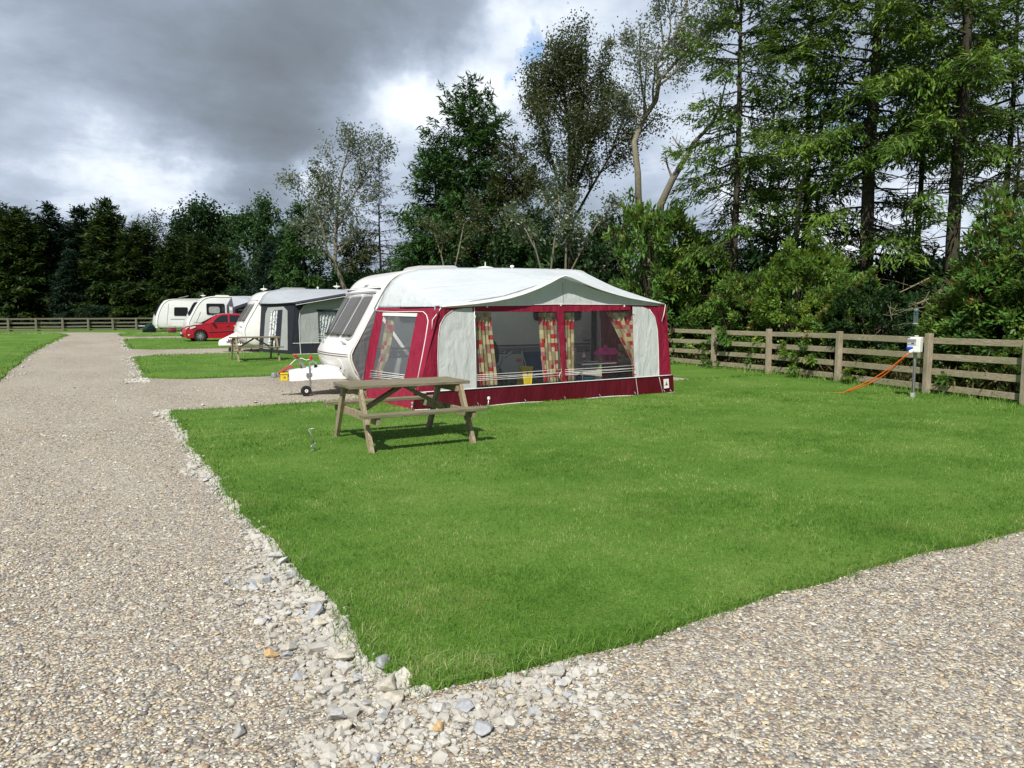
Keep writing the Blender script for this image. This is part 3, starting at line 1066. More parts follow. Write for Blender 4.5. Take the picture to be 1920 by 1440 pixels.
# ------------------------------------------------------------------ touring caravans
def catmull(pts, n=3):
    out = []
    N = len(pts)
    for i in range(N - 1):
        p0 = pts[max(i - 1, 0)]; p1 = pts[i]; p2 = pts[i + 1]; p3 = pts[min(i + 2, N - 1)]
        for k in range(n):
            t = k / n
            out.append(tuple(.5 * (2 * p1[a] + (p2[a] - p0[a]) * t + (2 * p0[a] - 5 * p1[a] + 4 * p2[a] - p3[a]) * t * t + (3 * p1[a] - p0[a] - 3 * p2[a] + p3[a]) * t ** 3) for a in (0, 1)))
    out.append(tuple(pts[-1])); return out


class Van:
    """body from a side outline (u,z) swept across v, nose slightly bowed in plan"""

    def __init__(s, prof, v0, width, z0=0, bow=.10, edge=.05):
        s.out = [(u, z + z0) for u, z in catmull(prof, 3)]
        s.v0, s.w, s.bow, s.z0, s.edge = v0, width, bow, z0, edge
        us = [p[0] for p in s.out]; s.umin, s.umax = min(us), max(us)
        i_top = max(range(len(s.out)), key=lambda i: s.out[i][1])
        fr = sorted([(z, u) for u, z in s.out[3:i_top]]); s.fz = [a for a, _ in fr]; s.fu = [b for _, b in fr]

    def bowed(s, u, v):
        t = (v - s.v0 - s.w / 2) / (s.w / 2)
        k = max(0, 1 - (u - s.umin) / 1.1)
        return u - s.bow * (1 - t * t) * k

    def front(s, z, v, off=0):
        """point on the front face at height z, offset outward"""
        u = pl(s.fz, s.fu, z); d = (pl(s.fz, s.fu, z + .04) - pl(s.fz, s.fu, z - .04)) / .08
        n = Vector((-1, 0, d)).normalized()
        return Vector((s.bowed(u, v), v, z)) + n * off

    def body(s, mat, root, name='body'):
        m = MB(); rings = []
        c = (sum(p[0] for p in s.out) / len(s.out), sum(p[1] for p in s.out) / len(s.out))
        w, e = s.w, s.edge
        for v, ins in [(0, e * .75), (e * .3, e * .22), (e, 0)] + [(w * k / 8, 0) for k in range(1, 8)] + [(w - e, 0), (w - e * .3, e * .22), (w, e * .75)]:
            r = []
            for u, z in s.out:
                du, dz = c[0] - u, c[1] - z
                L = math.hypot(du, dz)
                uu, zz = u + du / L * ins, z + dz / L * ins
                r.append((s.bowed(uu, s.v0 + v), s.v0 + v, zz))
            rings.append(r)
        m.loft(rings)
        o = m.build(name, mat, root, angle=40); return o

    def patch(s, z0, z1, va, vb, off, r=.06, th=.012, taper=0):
        """rounded panel lying on the front face (window pane, blind, hatch)"""
        loop = rounded(1, 1, .5, 1) if False else rounded(abs(vb - va), z1 - z0, r, 5)
        cz, cv = (z0 + z1) / 2, (va + vb) / 2
        vs = []; fs = []
        K = 4
        for k in range(K + 1):
            f = k / K
            for a, b in loop:
                vs.append(s.front(cz + b * f, cv + a * f, off))
        n = len(loop)
        for k in range(K):
            for i in range(n):
                fs.append((k * n + i, k * n + (i + 1) % n, (k + 1) * n + (i + 1) % n, (k + 1) * n + i))
        b0 = len(vs)
        for a, b in loop: vs.append(s.front(cz + b, cv + a, off - th))
        for i in range(n): fs.append((K * n + i, K * n + (i + 1) % n, b0 + (i + 1) % n, b0 + i))
        return MB().add(vs, fs)

    def ring(s, z0, z1, va, vb, off, wid=.03, r=.07):
        """frame round a front panel"""
        a = rounded(abs(vb - va), z1 - z0, r, 5); b = rounded(abs(vb - va) + 2 * wid, z1 - z0 + 2 * wid, r + wid, 5)
        cz, cv = (z0 + z1) / 2, (va + vb) / 2; n = len(a)
        vs = [s.front(cz + q, cv + p, off) for p, q in a] + [s.front(cz + q, cv + p, off) for p, q in b] + [s.front(cz + q, cv + p, off - .03) for p, q in b]
        fs = [(i, (i + 1) % n, n + (i + 1) % n, n + i) for i in range(n)] + [(n + i, n + (i + 1) % n, 2 * n + (i + 1) % n, 2 * n + i) for i in range(n)]
        return MB().add(vs, fs)

    def sidepanel(s, u0, u1, z0, z1, r=.07, out=.02, skew=0):
        cu, cz = (u0 + u1) / 2, (z0 + z1) / 2
        pts = [(cu + a + skew * b, s.v0 - out, cz + b + s.z0) for a, b in rounded(u1 - u0, z1 - z0, r, 5)]
        return MB().plate(pts, out + .004, (0, 1, 0))

    def rail(s, rad_, mat, root, off=.012, i0=0, name='awning_rail'):
        c = (sum(p[0] for p in s.out) / len(s.out), sum(p[1] for p in s.out) / len(s.out))
        pts = []
        for u, z in s.out[i0:]:
            du, dz = u - c[0], z - c[1]; L = math.hypot(du, dz)
            pts.append((u + du / L * off - du / L * s.edge * .75, s.v0 - .004, z + dz / L * off - dz / L * s.edge * .75))
        return MB().tube(pts, rad_, 6).build(name, mat, root, smooth=True)


def wheel_pair(root, u, v0, w, z0, r=.31):
    for v, sg in ((v0 + .12, -1), (v0 + w - .12, 1)):
        t = MB().lathe([(r * .6, -.085), (r * .93, -.085), (r, -.05), (r, .05), (r * .93, .085), (r * .6, .085)], (u, v, z0 + r), (0, 1, 0), 24).build('tyre', TYRE, root, angle=40)
        MB().lathe([(.02, sg * .08), (r * .3, sg * .08), (r * .36, sg * .05), (r * .62, sg * .06)], (u, v, z0 + r), (0, 1, 0), 20).build('wheel_rim', ALLOY, t, angle=40)


def dome_aerial(root, u, v, z, r=.13, mast=.1):
    m = MB().lathe([(.022, 0), (.022, mast), (r * .45, mast + .01), (r, mast + .05), (r * .8, mast + .075), (.02, mast + .09), (.008, mast + .10), (.008, mast + .22), (.0, mast + .22)], (u, v, z), n=16)
    return m.build('television_aerial', PLW, root, angle=40)


def rooflight(root, u0, u1, v0, v1, z, h=.09, mat=None, tilt=0):
    m = MB()
    m.loft([[(u0, v0, z), (u1, v0, z), (u1, v1, z), (u0, v1, z)], [(u0 + .04, v0 + .04, z + h * .7), (u1 - .04, v0 + .04, z + h * .7 + tilt), (u1 - .04, v1 - .04, z + h * .7 + tilt), (u0 + .04, v1 - .04, z + h * .7)], [(u0 + .1, v0 + .1, z + h), (u1 - .1, v0 + .1, z + h + tilt), (u1 - .1, v1 - .1, z + h + tilt), (u0 + .1, v1 - .1, z + h)]])
    return m.build('rooflight', mat or CREAM, root, angle=40, bevel=.01)


def flue(root, u, v, z):
    return MB().lathe([(.03, 0), (.03, .1), (.045, .1), (.045, .14), (.0, .15)], (u, v, z), n=12).build('flue', PLW, root, angle=40)


def steady(root, u, v, z1, z0):
    m = MB().beam((u + .25, v, z1), (u, v, z0 + .01), .05, .03); m.box((u, v, z0 + .012), (.12, .1, .02))
    return m.build('corner_steady', BLACK, root)


def aframe(root, u_tip, v, u_body, z):
    m = MB()
    m.beam((u_tip, v, z), (u_body + .5, v - .55, z - .03), .05, .09)
    m.beam((u_tip, v, z), (u_body + .5, v + .55, z - .03), .05, .09)
    return m.build('drawbar', STEEL, root, bevel=.006)


# ---- the near caravan -------------------------------------------------------
P1 = [(4.80, .24), (4.56, .30), (4.43, .47), (4.34, .68), (4.315, .82), (4.36, .94), (4.47, 1.12), (4.64, 1.43), (4.82, 1.76), (4.99, 2.06), (5.13, 2.25), (5.31, 2.385), (5.58, 2.475), (6.0, 2.525), (7.0, 2.565), (8.5, 2.59), (9.55, 2.60), (9.85, 2.54), (10.05, 2.36), (10.2, 1.9), (10.3, 1.2), (10.3, .5), (10.15, .30)]
C1 = thing('caravan', 'white touring caravan with sloping tinted front window behind the maroon awning', 'caravan', (7.3, 14.7, 0))
V1 = Van(P1, 13.6, 2.2, 0, .12, .06)
V1.body(WHITE, C1)
V1.rail(.016, CREAM, C1, .02, 6)
fv0, fv1 = 13.80, 15.60
V1.ring(1.13, 1.99, fv0, fv1, .016, .035, .10).build('window_surround', LGREY, C1, smooth=True)
for va, vb in ((fv0 + .01, 14.34), (14.39, 15.17), (15.22, fv1 - .01)):
    gl = V1.patch(1.145, 1.98, va, vb, .030, .07).build('front_window', TINT, C1, smooth=True)
    V1.patch(1.17, 1.955, va + .03, vb - .03, .006, .05, .002).build('curtain', BLIND, gl, smooth=True)
    st = MB()
    for q in (va + .12, vb - .12):
        st.tube([V1.front(1.19, q - .07, .034), V1.front(1.175, q, .045), V1.front(1.19, q + .07, .034)], .008, 6)
    st.build('window_catch', BLACK, gl)
MB().beam(V1.front(2.03, fv0 - .02, .03), V1.front(2.03, fv1 + .02, .03), .05, .045).build('window_awning_trim', LGREY, C1, bevel=.008)
MB().beam(V1.front(2.10, fv0 - .14, .018), V1.front(2.10, fv1 + .14, .018), .012, .03).build('drip_strip', LINE_D, C1)
for zz, mm in ((.835, LINE_R), (.795, LINE_D)):
    MB().grid(lambda a, b: V1.front(zz - .007 + .014 * b, lerp(13.64, 15.76, a), .004), 24, 1).build('pinstripe', mm, C1)
# lower front: battery hatch edge, step mouldings, handles, marker reflectors
V1.patch(.50, .735, 13.95, 15.45, .016, .05, .03).build('front_locker_panel', WHITE, C1, angle=40)
MB().grid(lambda a, b: V1.front(.60 + .008 * b, lerp(13.95, 15.45, a), .020), 16, 1).build('panel_seam', LGREY, C1)
for vq in (13.98, 15.42):
    MB().tube([V1.front(1.02, vq - .09, .005), V1.front(1.035, vq - .085, .05), V1.front(1.05, vq + .085, .05), V1.front(1.055, vq + .09, .005)], .014, 8).build('grab_handle', LGREY, C1, smooth=True)
    MB().lathe([(.024, -.004), (.024, .012), (.0, .018)], V1.front(.56, vq + (.1 if vq < 14.7 else -.1), .014), (-1, 0, 0), 12).build('marker_light', LINE_D, C1)
text_mesh('front_lettering', 'SWIFT', .085, frame_matrix(V1.front(2.185, 14.62, .004), (0, -1, 0), V1.front(2.23, 14.6, 0) - V1.front(2.15, 14.6, 0)), GREYP, C1)
MB().grid(lambda a, b: V1.front(2.155 + .006 * b, lerp(13.75, 15.65, a), .004), 20, 1).build('pinstripe', LGREY, C1)
# side seen inside the awning: windows, waist bands, vent, lettering, lamp
for u0, u1, z0, z1 in ((8.45, 9.72, 1.47, 2.12), (5.35, 6.55, 1.45, 2.10)):
    V1.sidepanel(u0, u1, z0, z1, .09, .028).build('side_window', DKGLASS, C1)
V1.sidepanel(10.02, 10.16, .45, 2.0, .03, .012).build('end_panel', DKGLASS, C1)
for z0, z1, mm in ((.925, .955, LINE_D), (.80, .895, GREYP), (.765, .785, LINE_D)):
    V1.sidepanel(4.75, 9.98, z0, z1, .006, .014).build('waist_band', mm, C1)
V1.sidepanel(9.70, 9.90, 1.10, 1.27, .02, .02).build('service_flap', CREAM, C1)
V1.sidepanel(8.02, 8.14, .60, .66, .01, .02).build('side_marker_lamp', ORANGE, C1)
V1.sidepanel(9.1, 9.6, .52, .86, .03, .02).build('access_door', WHITE2, C1)
text_mesh('side_lettering', 'NIMBUS', .075, frame_matrix((9.9, 13.592, 1.02), (1, 0, 0), (0, 0, 1)), LINE_D, C1)
wheel_pair(C1, 7.55, 13.6, 2.2, 0)
for vq in (13.95, 15.4): steady(C1, 4.85, vq, .30, 0)
for vq in (13.95, 15.4): steady(C1, 9.8, vq, .32, 0)
# roof
rooflight(C1, 6.05, 7.05, 14.35, 15.2, 2.53, .10, LGREY, .03)
MB().lathe([(.26, 0), (.25, .035), (.17, .075), (.05, .095), (.012, .10), (.010, .19), (0, .19)], (7.75, 14.5, 2.575), n=22).build('television_aerial', PLW, C1, angle=40)
flue(C1, 8.5, 14.6, 2.58)
MB().lathe([(.10, 0), (.11, .03), (.07, .06), (0, .07)], (9.55, 14.3, 2.595), n=16).build('roof_vent', PLW, C1, angle=40)
# hitch end
aframe(C1, 3.3, 14.7, 4.6, .42)
hull = MB(); rings = []
for u, hw, zt, zb in ((3.42, .14, .495, .30), (3.46, .17, .515, .295), (3.66, .19, .535, .30), (3.68, .24, .53, .31), (3.95, .36, .575, .33), (4.15, .46, .585, .34), (4.45, .56, .52, .33)):
    rings.append([(u, 14.7 + hw * a, lerp(zb, zt, b)) for a, b in ((-1, 0), (-1, .55), (-.86, .88), (-.4, 1), (.4, 1), (.86, .88), (1, .55), (1, 0))])
hull.loft(rings); hull.build('drawbar_cover', WHITE, C1, angle=35)
hd = MB().tube([(3.42, 14.7, .44), (3.28, 14.7, .43), (3.2, 14.7, .42)], [.05, .045, .05], 12)
hd.lathe([(.0, -.06), (.055, -.05), (.062, 0), (.05, .05), (0, .06)], (3.15, 14.7, .415), n=14)
hd.build('coupling_head', STEEL, C1, angle=40)
st = MB().beam((3.22, 14.66, .46), (3.50, 14.62, .585), .045, .035); st.beam((3.27, 14.66, .49), (3.47, 14.62, .60), .02, .05)
st.build('stabiliser_handle', BRED, C1, bevel=.008)
hb = MB().beam((3.74, 14.62, .53), (3.61, 14.62, .735), .035, .05); hb.beam((3.68, 14.66, .52), (3.66, 14.66, .68), .012, .02, mi=1)
hb = hb.build('handbrake_lever', [STEEL, BLACK], C1, bevel=.004)
MB().tube([(3.62, 14.62, .725), (3.56, 14.62, .79), (3.52, 14.62, .825)], [.022, .026, .02], 10).build('handbrake_grip', REDP, hb, smooth=True)
jw = MB().tube([(3.78, 14.42, .13), (3.78, 14.42, .60)], .022, 10); jw.tube([(3.78, 14.42, .60), (3.78, 14.42, .655), (3.82, 14.42, .675), (3.93, 14.42, .66)], .011, 8)
jw.tube([(3.78, 14.42, .13), (3.75, 14.42, .10)], .02, 8)
jw = jw.build('jockey_wheel', STEEL, C1, angle=40)
MB().lathe([(.055, -.032), (.092, -.034), (.104, -.018), (.104, .018), (.092, .034), (.055, .032)], (3.70, 14.42, .104), (0, 1, 0), 24).build('tyre', TYRE, jw, angle=40)
MB().lathe([(.0, -.03), (.03, -.036), (.045, -.024), (.075, -.03)], (3.70, 14.42, .104), (0, 1, 0), 18).build('wheel_rim', PLW, jw, angle=40)
cl = MB().box((3.78, 14.43, .42), (.14, .07, .075)); cl.beam((3.84, 14.40, .45), (3.96, 14.36, .47), .016, .016)
cl.build('jockey_clamp', STEEL, C1, bevel=.006)
MB().lathe([(.0, -.03), (.05, -.03), (.058, .0), (.05, .03), (0, .03)], (3.84, 14.46, .40), (0, 1, 0), 12).build('clamp_knob', BLACK, C1, angle=40)
MB().tube([(3.98, 14.55, .56), (3.92, 14.55, .66), (3.85, 14.58, .72), (3.76, 14.6, .70), (3.68, 14.64, .74), (3.55, 14.68, .70), (3.46, 14.7, .60), (3.32, 14.7, .52)], .008, 6).build('road_cable', PLW, C1, smooth=True)
MB().lathe([(.0, 0), (.028, .01), (.034, .05), (.02, .09), (0, .095)], (3.83, 14.5, .70), n=12).build('gas_knob', REDP, C1, angle=40)
MB().lathe([(.0, 0), (.03, .01), (.03, .06), (0, .07)], (3.92, 14.5, .55), n=12).build('filler_cap', BLACK, C1, angle=40)
YL = thing('hitch_lock', 'yellow steel security lock box clamped under the near caravan hitch', 'hitch lock', (3.33, 14.66, .30))
yb = MB().box((3.33, 14.66, .365), (.13, .13, .13)); yb.box((3.33, 14.66, .448), (.15, .15, .035)); yb.build('lock_body', YEL, YL, bevel=.012)
MB().lathe([(.022, -.008), (.022, .004), (0, .006)], (3.33, 14.595, .375), (0, -1, 0), 12).build('lock_cylinder', STEEL, YL)
MB().box((3.33, 14.66, .475), (.05, .06, .02)).build('lock_bar', BLACK, YL)

# ---- second caravan ---------------------------------------------------------
def scaled(prof, u_nose, k=1.0, du0=4.315):
    return [(u_nose + (u - du0) * k, z) for u, z in prof]


G2 = gz(32)
P2 = [(5.98, .28), (5.72, .36), (5.58, .52), (5.52, .82), (5.55, 1.0), (5.66, 1.25), (5.83, 1.55), (6.03, 1.9), (6.16, 2.12), (6.30, 2.32), (6.50, 2.46), (6.9, 2.545), (7.4, 2.575), (9.6, 2.58), (11.0, 2.56), (11.3, 2.4), (11.45, 1.8), (11.45, .5), (11.3, .32)]
C2 = thing('caravan', 'white caravan with grey awning standing beyond the empty grass pitch and the far picnic table', 'caravan', (8.5, 32.1, G2))
V2 = Van(P2, 31.0, 2.2, G2, .12, .06)
V2.body(WHITE, C2)
V2.rail(.018, PLW, C2, .02, 6)
V2.ring(1.22 + G2, 1.98 + G2, 31.25, 32.95, .014, .035, .10).build('window_surround', LGREY, C2, smooth=True)
for va, vb in ((31.27, 31.8), (31.85, 32.4), (32.45, 32.93)):
    gl = V2.patch(1.235 + G2, 1.965 + G2, va, vb, .028, .07).build('front_window', TINT, C2, smooth=True)
    V2.patch(1.26 + G2, 1.94 + G2, va + .03, vb - .03, .006, .05, .002).build('curtain', BLIND, gl, smooth=True)
MB().beam(V2.front(2.10 + G2, 31.1, .02), V2.front(2.10 + G2, 33.1, .02), .02, .04).build('window_awning_trim', LGREY, C2)
V2.patch(.5 + G2, .9 + G2, 31.4, 32.8, .012, .06, .02).build('front_locker_panel', WHITE, C2, angle=40)
for vq in (31.4, 32.8):
    MB().tube([V2.front(1.02 + G2, vq - .09, .005), V2.front(1.04 + G2, vq - .08, .05), V2.front(1.05 + G2, vq + .08, .05), V2.front(1.05 + G2, vq + .09, .005)], .016, 8).build('grab_handle', LGREY, C2, smooth=True)
MB().lathe([(.03, -.01), (.03, .012), (0, .016)], V2.front(1.08 + G2, 32.3, 0), (-1, 0, 0), 12).build('gas_vent', LINE_D, C2)
V2.sidepanel(8.6, 9.9, 1.45, 2.1, .08, .03).build('side_window', DKGLASS, C2)
V2.sidepanel(6.2, 11.3, .82, .90, .006, .014).build('waist_band', GREYP, C2)
wheel_pair(C2, 9.0, 31.0, 2.2, G2)
for vq in (31.4, 32.9): steady(C2, 6.1, vq, .34 + G2, G2)
dome_aerial(C2, 6.55, 32.0, 2.48 + G2, .15, .06)
rooflight(C2, 7.3, 8.3, 31.8, 32.6, 2.58 + G2, .1, GREYP)
flue(C2, 8.75, 31.7, 2.58 + G2)
dome_aerial(C2, 9.55, 31.6, 2.58 + G2, .16, .12)
rooflight(C2, 9.95, 10.75, 31.6, 32.3, 2.58 + G2, .07, CREAM)
aframe(C2, 4.75, 32.1, 5.7, .45 + G2)
MB().tube([(5.2, 31.8, G2 + .08), (5.2, 31.8, G2 + .5)], .025, 8).build('jockey_wheel', STEEL, C2)
MB().lathe([(.05, -.03), (.1, -.03), (.1, .03), (.05, .03)], (5.13, 31.8, G2 + .1), (0, 1, 0), 18).build('jockey_tyre', TYRE, C2, angle=40)
# fabric cover draped over its hitch
HC = thing('hitch_cover', 'white fabric hitch cover with red lettering peaked over the drawbar of the second caravan', 'hitch cover', (4.8, 32.1, G2))
tipq, pkq = onv(411, 641, 31.9), onv(444, 622, 31.9)
ut_, up_, zp_ = tipq.x, pkq.x, pkq.z - G2
cov = MB(); rings = []
for f, hw, zt in ((0, .08, .40), (.05, .12, .48), (.35, .17, lerp(.48, zp_, .30)), (.72, .20, lerp(.48, zp_, .66)), (.96, .20, zp_ - .03), (1.0, .20, zp_ + .01), (1.02, .22, lerp(.5, zp_, .5)), (1.05, .26, .52), (1.5, .38, .47)):
    u = lerp(ut_, up_, f)
    rings.append([(u, 32.1 + hw * a, G2 + lerp(.27, zt, b)) for a, b in ((-1.1, 0), (-1, .45), (-.8, .8), (-.2, 1), (.2, 1), (.8, .8), (1, .45), (1.1, 0))])
cov.loft(rings); cov.build('cover_cloth', WHITE2, HC, angle=50)
tm = MB()
for k, (a, b) in enumerate(((.48, 1.15), (.40, 1.4), (.62, 1.3))):
    a, b = lerp(ut_, up_, a), lerp(ut_, up_, b); z = .50 - k * .075; u = a
    while u < b:
        w = rs.uniform(.03, .07)
        tm.box((u + w / 2, 32.1 - pl([0, .35, 1, 1.05, 1.5], [.10, .19, .215, .28, .40], (u - ut_) / (up_ - ut_)) - .012, G2 + z), (w, .02, .045)); u += w + .022
tm.build('cover_lettering', LINE_R, HC)

# ---- third and fourth caravans ---------------------------------------------
G3 = gz(50)
u3 = onv(353, 609, 50).x
P3 = [(u3 + .5, .28), (u3 + .16, .36), (u3 + .03, .55), (u3, .85), (u3 + .10, 1.15), (u3 + .30, 1.55), (u3 + .50, 1.95), (u3 + .72, 2.25), (u3 + 1.0, 2.47), (u3 + 1.4, 2.58), (u3 + 1.9, 2.60), (u3 + 3.2, 2.60), (u3 + 5.0, 2.6), (u3 + 5.3, 2.45), (u3 + 5.4, 1.8), (u3 + 5.4, .5), (u3 + 5.25, .32)]
C3 = thing('caravan', 'white caravan with a big side window standing behind the red car', 'caravan', (u3 + 2.6, 51.1, G3))
V3 = Van(P3, 50.0, 2.25, G3, .14, .09)
V3.body(WHITE2, C3)
V3.rail(.03, PLW, C3, .02, 5)
wl, wr = onv(386.5, 569, 50), onv(421.5, 590, 50)
V3.sidepanel(wl.x, wr.x, wr.z - G3, wl.z - G3, .08, .03).build('side_window', DKGLASS, C3)
V3.sidepanel(wl.x + .14, wr.x - .3, wr.z - G3 + .09, wl.z - G3 - .2, .12, .034).build('window_blind', GREY_B, C3)
V3.patch(1.35 + G3, 2.2 + G3, 50.25, 52.0, .03, .12).build('front_window', DKGLASS, C3, smooth=True)
V3.sidepanel(u3 + .35, u3 + 5.2, .92, .96, .006, .014).build('waist_band', LGREY, C3)
V3.sidepanel(u3 + .5, u3 + .53, .5, 1.6, .01, .014, .42).build('panel_seam', LGREY, C3)
wheel_pair(C3, u3 + 3.0, 50.0, 2.25, G3)
dome_aerial(C3, u3 + 1.1, 51.3, 2.50 + G3, .17, .1)
rooflight(C3, u3 + 1.75, u3 + 2.6, 50.5, 51.2, 2.59 + G3, .09, CREAM)
rl = MB().beam((u3 + 4.15, 51.0, 2.66 + G3), (u3 + 4.75, 51.0, 2.86 + G3), .5, .05); rl.build('open_rooflight', PLW, C3, bevel=.01)
steady(C3, u3 + .5, 50.3, .35 + G3, G3)

G4 = gz(63)
u4 = onv(294, 612, 63).x
P4 = [(u4 + .42, .30), (u4 + .1, .36), (u4 + .0, .55), (u4 + .02, .95), (u4 + .10, 1.35), (u4 + .26, 1.8), (u4 + .48, 2.2), (u4 + .75, 2.44), (u4 + 1.05, 2.54), (u4 + 1.6, 2.58), (u4 + 3.5, 2.60), (u4 + 6.2, 2.58), (u4 + 6.5, 2.4), (u4 + 6.55, .5), (u4 + 6.4, .32)]
C4 = thing('caravan', 'white caravan with dark curved front windows, the farthest one beside the back fence', 'caravan', (u4 + 3, 64.1, G4))
V4 = Van(P4, 63.0, 2.3, G4, .2, .10)
V4.body(WHITE2, C4)
V4.rail(.03, PLW, C4, .02, 5)
V4.patch(1.25 + G4, 2.36 + G4, 63.28, 65.0, .03, .2).build('front_window', DKGLASS, C4, smooth=True)
wl, wr = onv(326, 576, 63), onv(352, 592, 63)
V4.sidepanel(wl.x, wr.x, wr.z - G4, wl.z - G4, .08, .03, .05).build('side_window', DKGLASS, C4)
dr = V4.sidepanel(u4 + 2.75, u4 + 3.42, .45, 2.25, .06, .016).build('door', WHITE, C4)
V4.sidepanel(u4 + 2.86, u4 + 3.3, 1.3, 2.0, .06, .03).build('door_window', DKGLASS, dr)
V4.sidepanel(u4 + 1.0, u4 + 2.6, .98, 1.01, .006, .014).build('waist_band', LINE_D, C4)
V4.sidepanel(u4 + 1.05, u4 + 2.2, .45, .80, .04, .014).build('locker_door', WHITE, C4)
V4.sidepanel(u4 + .78, u4 + .81, .45, 2.2, .01, .014, .12).build('panel_seam', LGREY, C4)
MB().box((u4 + .05, 64.15, .34 + G4), (.35, 2.1, .1)).build('front_bumper', WHITE, C4, bevel=.03)
wheel_pair(C4, u4 + 3.6, 63.0, 2.3, G4)
for vq in (63.3, 64.9): steady(C4, u4 + .5, vq, .35 + G4, G4)
rl = MB().beam((u4 + 1.75, 64.0, 2.66 + G4), (u4 + 2.45, 64.0, 2.84 + G4), .5, .05); rl.build('open_rooflight', GREYP, C4, bevel=.01)
aframe(C4, u4 - 1.2, 64.15, u4 + .2, .45 + G4)
MB().tube([(u4 - .6, 64.15, G4), (u4 - .6, 64.15, G4 + .5)], .03, 8).build('jockey_wheel', STEEL, C4)
# small things at its nose
pk = onv(281, 613, 61.8)
GB = thing('tent_bag', 'dark green canvas bag heaped on the grass at the nose of the farthest caravan', 'bag', (pk.x, 61.8, G4))
mm = MB(); rings = []
for k in range(7):
    t = k / 6; r = .55 * math.sin(math.pi * (.12 + .8 * t)) ** .7
    rings.append([(pk.x + lerp(-.55, .45, t), 61.8 + r * .6 * math.cos(a), G4 + .02 + max(0, (.28 + .18 * math.sin(2.2 * t)) * (1 + math.sin(a))) * r * 1.5) for a in np.linspace(0, 2 * math.pi, 11)[:-1]])
mm.loft(rings); mm.build('bag_cloth', fabric('dark_green_canvas', (.012, .045, .03)), GB, smooth=True, sub=1)
MB().tube([(pk.x - .2, 61.5, G4 + .35), (pk.x, 61.45, G4 + .55), (pk.x + .2, 61.5, G4 + .4)], .02, 6).build('handle', BLACK, GB)
p5 = onv(322, 612, 60.5)
WB = thing('water_barrel', 'dark red roll along water barrel lying by the side of the farthest caravan', 'water barrel', (p5.x, 60.5, gz(60.5)))
MB().lathe([(.0, -.28), (.16, -.27), (.2, -.2), (.2, .2), (.16, .27), (0, .28)], (p5.x, 60.5, gz(60.5) + .2), (.9, .3, 0), 16).build('barrel', LINE_R, WB, angle=40)
MB().tube([(p5.x - .28, 60.4, gz(60.5) + .2), (p5.x - .2, 60.2, gz(60.5) + .5), (p5.x + .25, 60.35, gz(60.5) + .48), (p5.x + .28, 60.6, gz(60.5) + .2)], .02, 6).build('tow_handle', STEEL, WB)
# ------------------------------------------------------------------ the maroon awning
AW = thing('awning', 'maroon and pale grey caravan awning with scalloped canopy and patchwork curtains', 'awning', (7.4, 12.3, 0))
FN = Vector((0, -1, .07)).normalized()
F0 = (7.4, 11.15, 0)


def vf(z): return 11.15 + .07 * z


def F(x, y, off=0):
    """point of the front wall under a sight line"""
    p = onplane(x, y, F0, FN); return p + FN * off


def Fp(pts, off=0): return [F(x, y, off) for x, y in pts]


def wall(name, pts, mat, off=0, th=.004):
    m = MB().plate([p + FN * off for p in pts], th, -FN)
    return m.build(name, mat, AW)


ZBP = [F(*q) for q in ((829, 577.5), (889, 573.8), (950, 572), (1048, 570.6), (1120, 571), (1186, 571.5), (1244, 573))]
zb = lambda u: pl([q.x for q in ZBP], [q.z for q in ZBP], u)      # top of the maroon band
P3d = lambda u, z, off=0: Vector((u, vf(z), z)) + FN * off

arcL = [F(*p) for p in ((889, 577), (870, 577.5), (848, 582), (834, 592), (825, 608), (821.5, 632), (820.5, 670), (822, 736))]
arcR = [F(*p) for p in ((1186, 574), (1204, 575), (1217, 580), (1227, 594), (1232, 618), (1234, 655), (1235, 706))]
wl0, wl1 = F(889, 584), F(893.5, 728.5)
SK = lambda u: lerp(.315, .375, (u - 4.7) / 5.5)
lb = Vector((4.63 + .28 * SK(4.7), vf(SK(4.7)), SK(4.7)))
# left maroon corner, its inner edge is the arched grey panel
left_edge = [P3d(4.63 + .285 * z, z) for z in np.linspace(SK(4.7), 1.725, 7)]
u577, u893 = 5.77, 5.805
wall('corner_panel', left_edge + [P3d(u577, zb(u577))] + arcL + [], RED_A)
wall('corner_panel', [P3d(9.24, zb(9.24))] + [P3d(10.285 - .14 * z, z) for z in np.linspace(1.80, SK(10.2), 7)] + arcR[::-1], RED_A)
wall('grey_side_panel', arcL + [F(893.5, 728.8)], GREY_A)
wall('grey_side_panel', arcR + [F(1190, 708.5)], GREY_A)
wall('header_band', [P3d(5.77, zb(5.77)), P3d(9.24, zb(9.24))] + [P3d(lerp(9.24, 5.77, t), lerp(1.695, 1.655, t) - .02 * math.sin(math.pi * t)) for t in np.linspace(0, 1, 12)], RED_A, .004)
wall('centre_post', [P3d(7.50, 1.69), P3d(7.655, 1.69), P3d(7.675, .34), P3d(7.59, .34)], RED_A, .006)
# clear window panes
for a, b in (((889, 585), (1049, 718.5)), ((1058, 582), (1190, 708.5))):
    tl, br = F(*a), F(*b)
    m = MB().grid(lambda s, t: P3d(lerp(tl.x, br.x, s), lerp(SK(lerp(tl.x, br.x, s)), 1.69, t), -.006 + .006 * math.sin(9 * s + 4 * t)), 10, 8)
    m.build('clear_window', VINYL, AW, smooth=True)
# mud skirt with soft undulations
def skirt_pt(s, t):
    u = lerp(4.62, 10.30, s); z = lerp(0.0, SK(u), t)
    w = .018 * math.sin(6.3 * u + 1.3 * t) + .012 * math.sin(15 * u + 2) + .02 * math.sin(2.3 * u)
    return P3d(u, z + (.012 * math.sin(3.1 * u) if t < .1 else 0), .01 + w * (1 - t) * .9 + .02 * (1 - t))


MB().grid(skirt_pt, 90, 6).build('mud_skirt', SKIRT, AW, smooth=True)

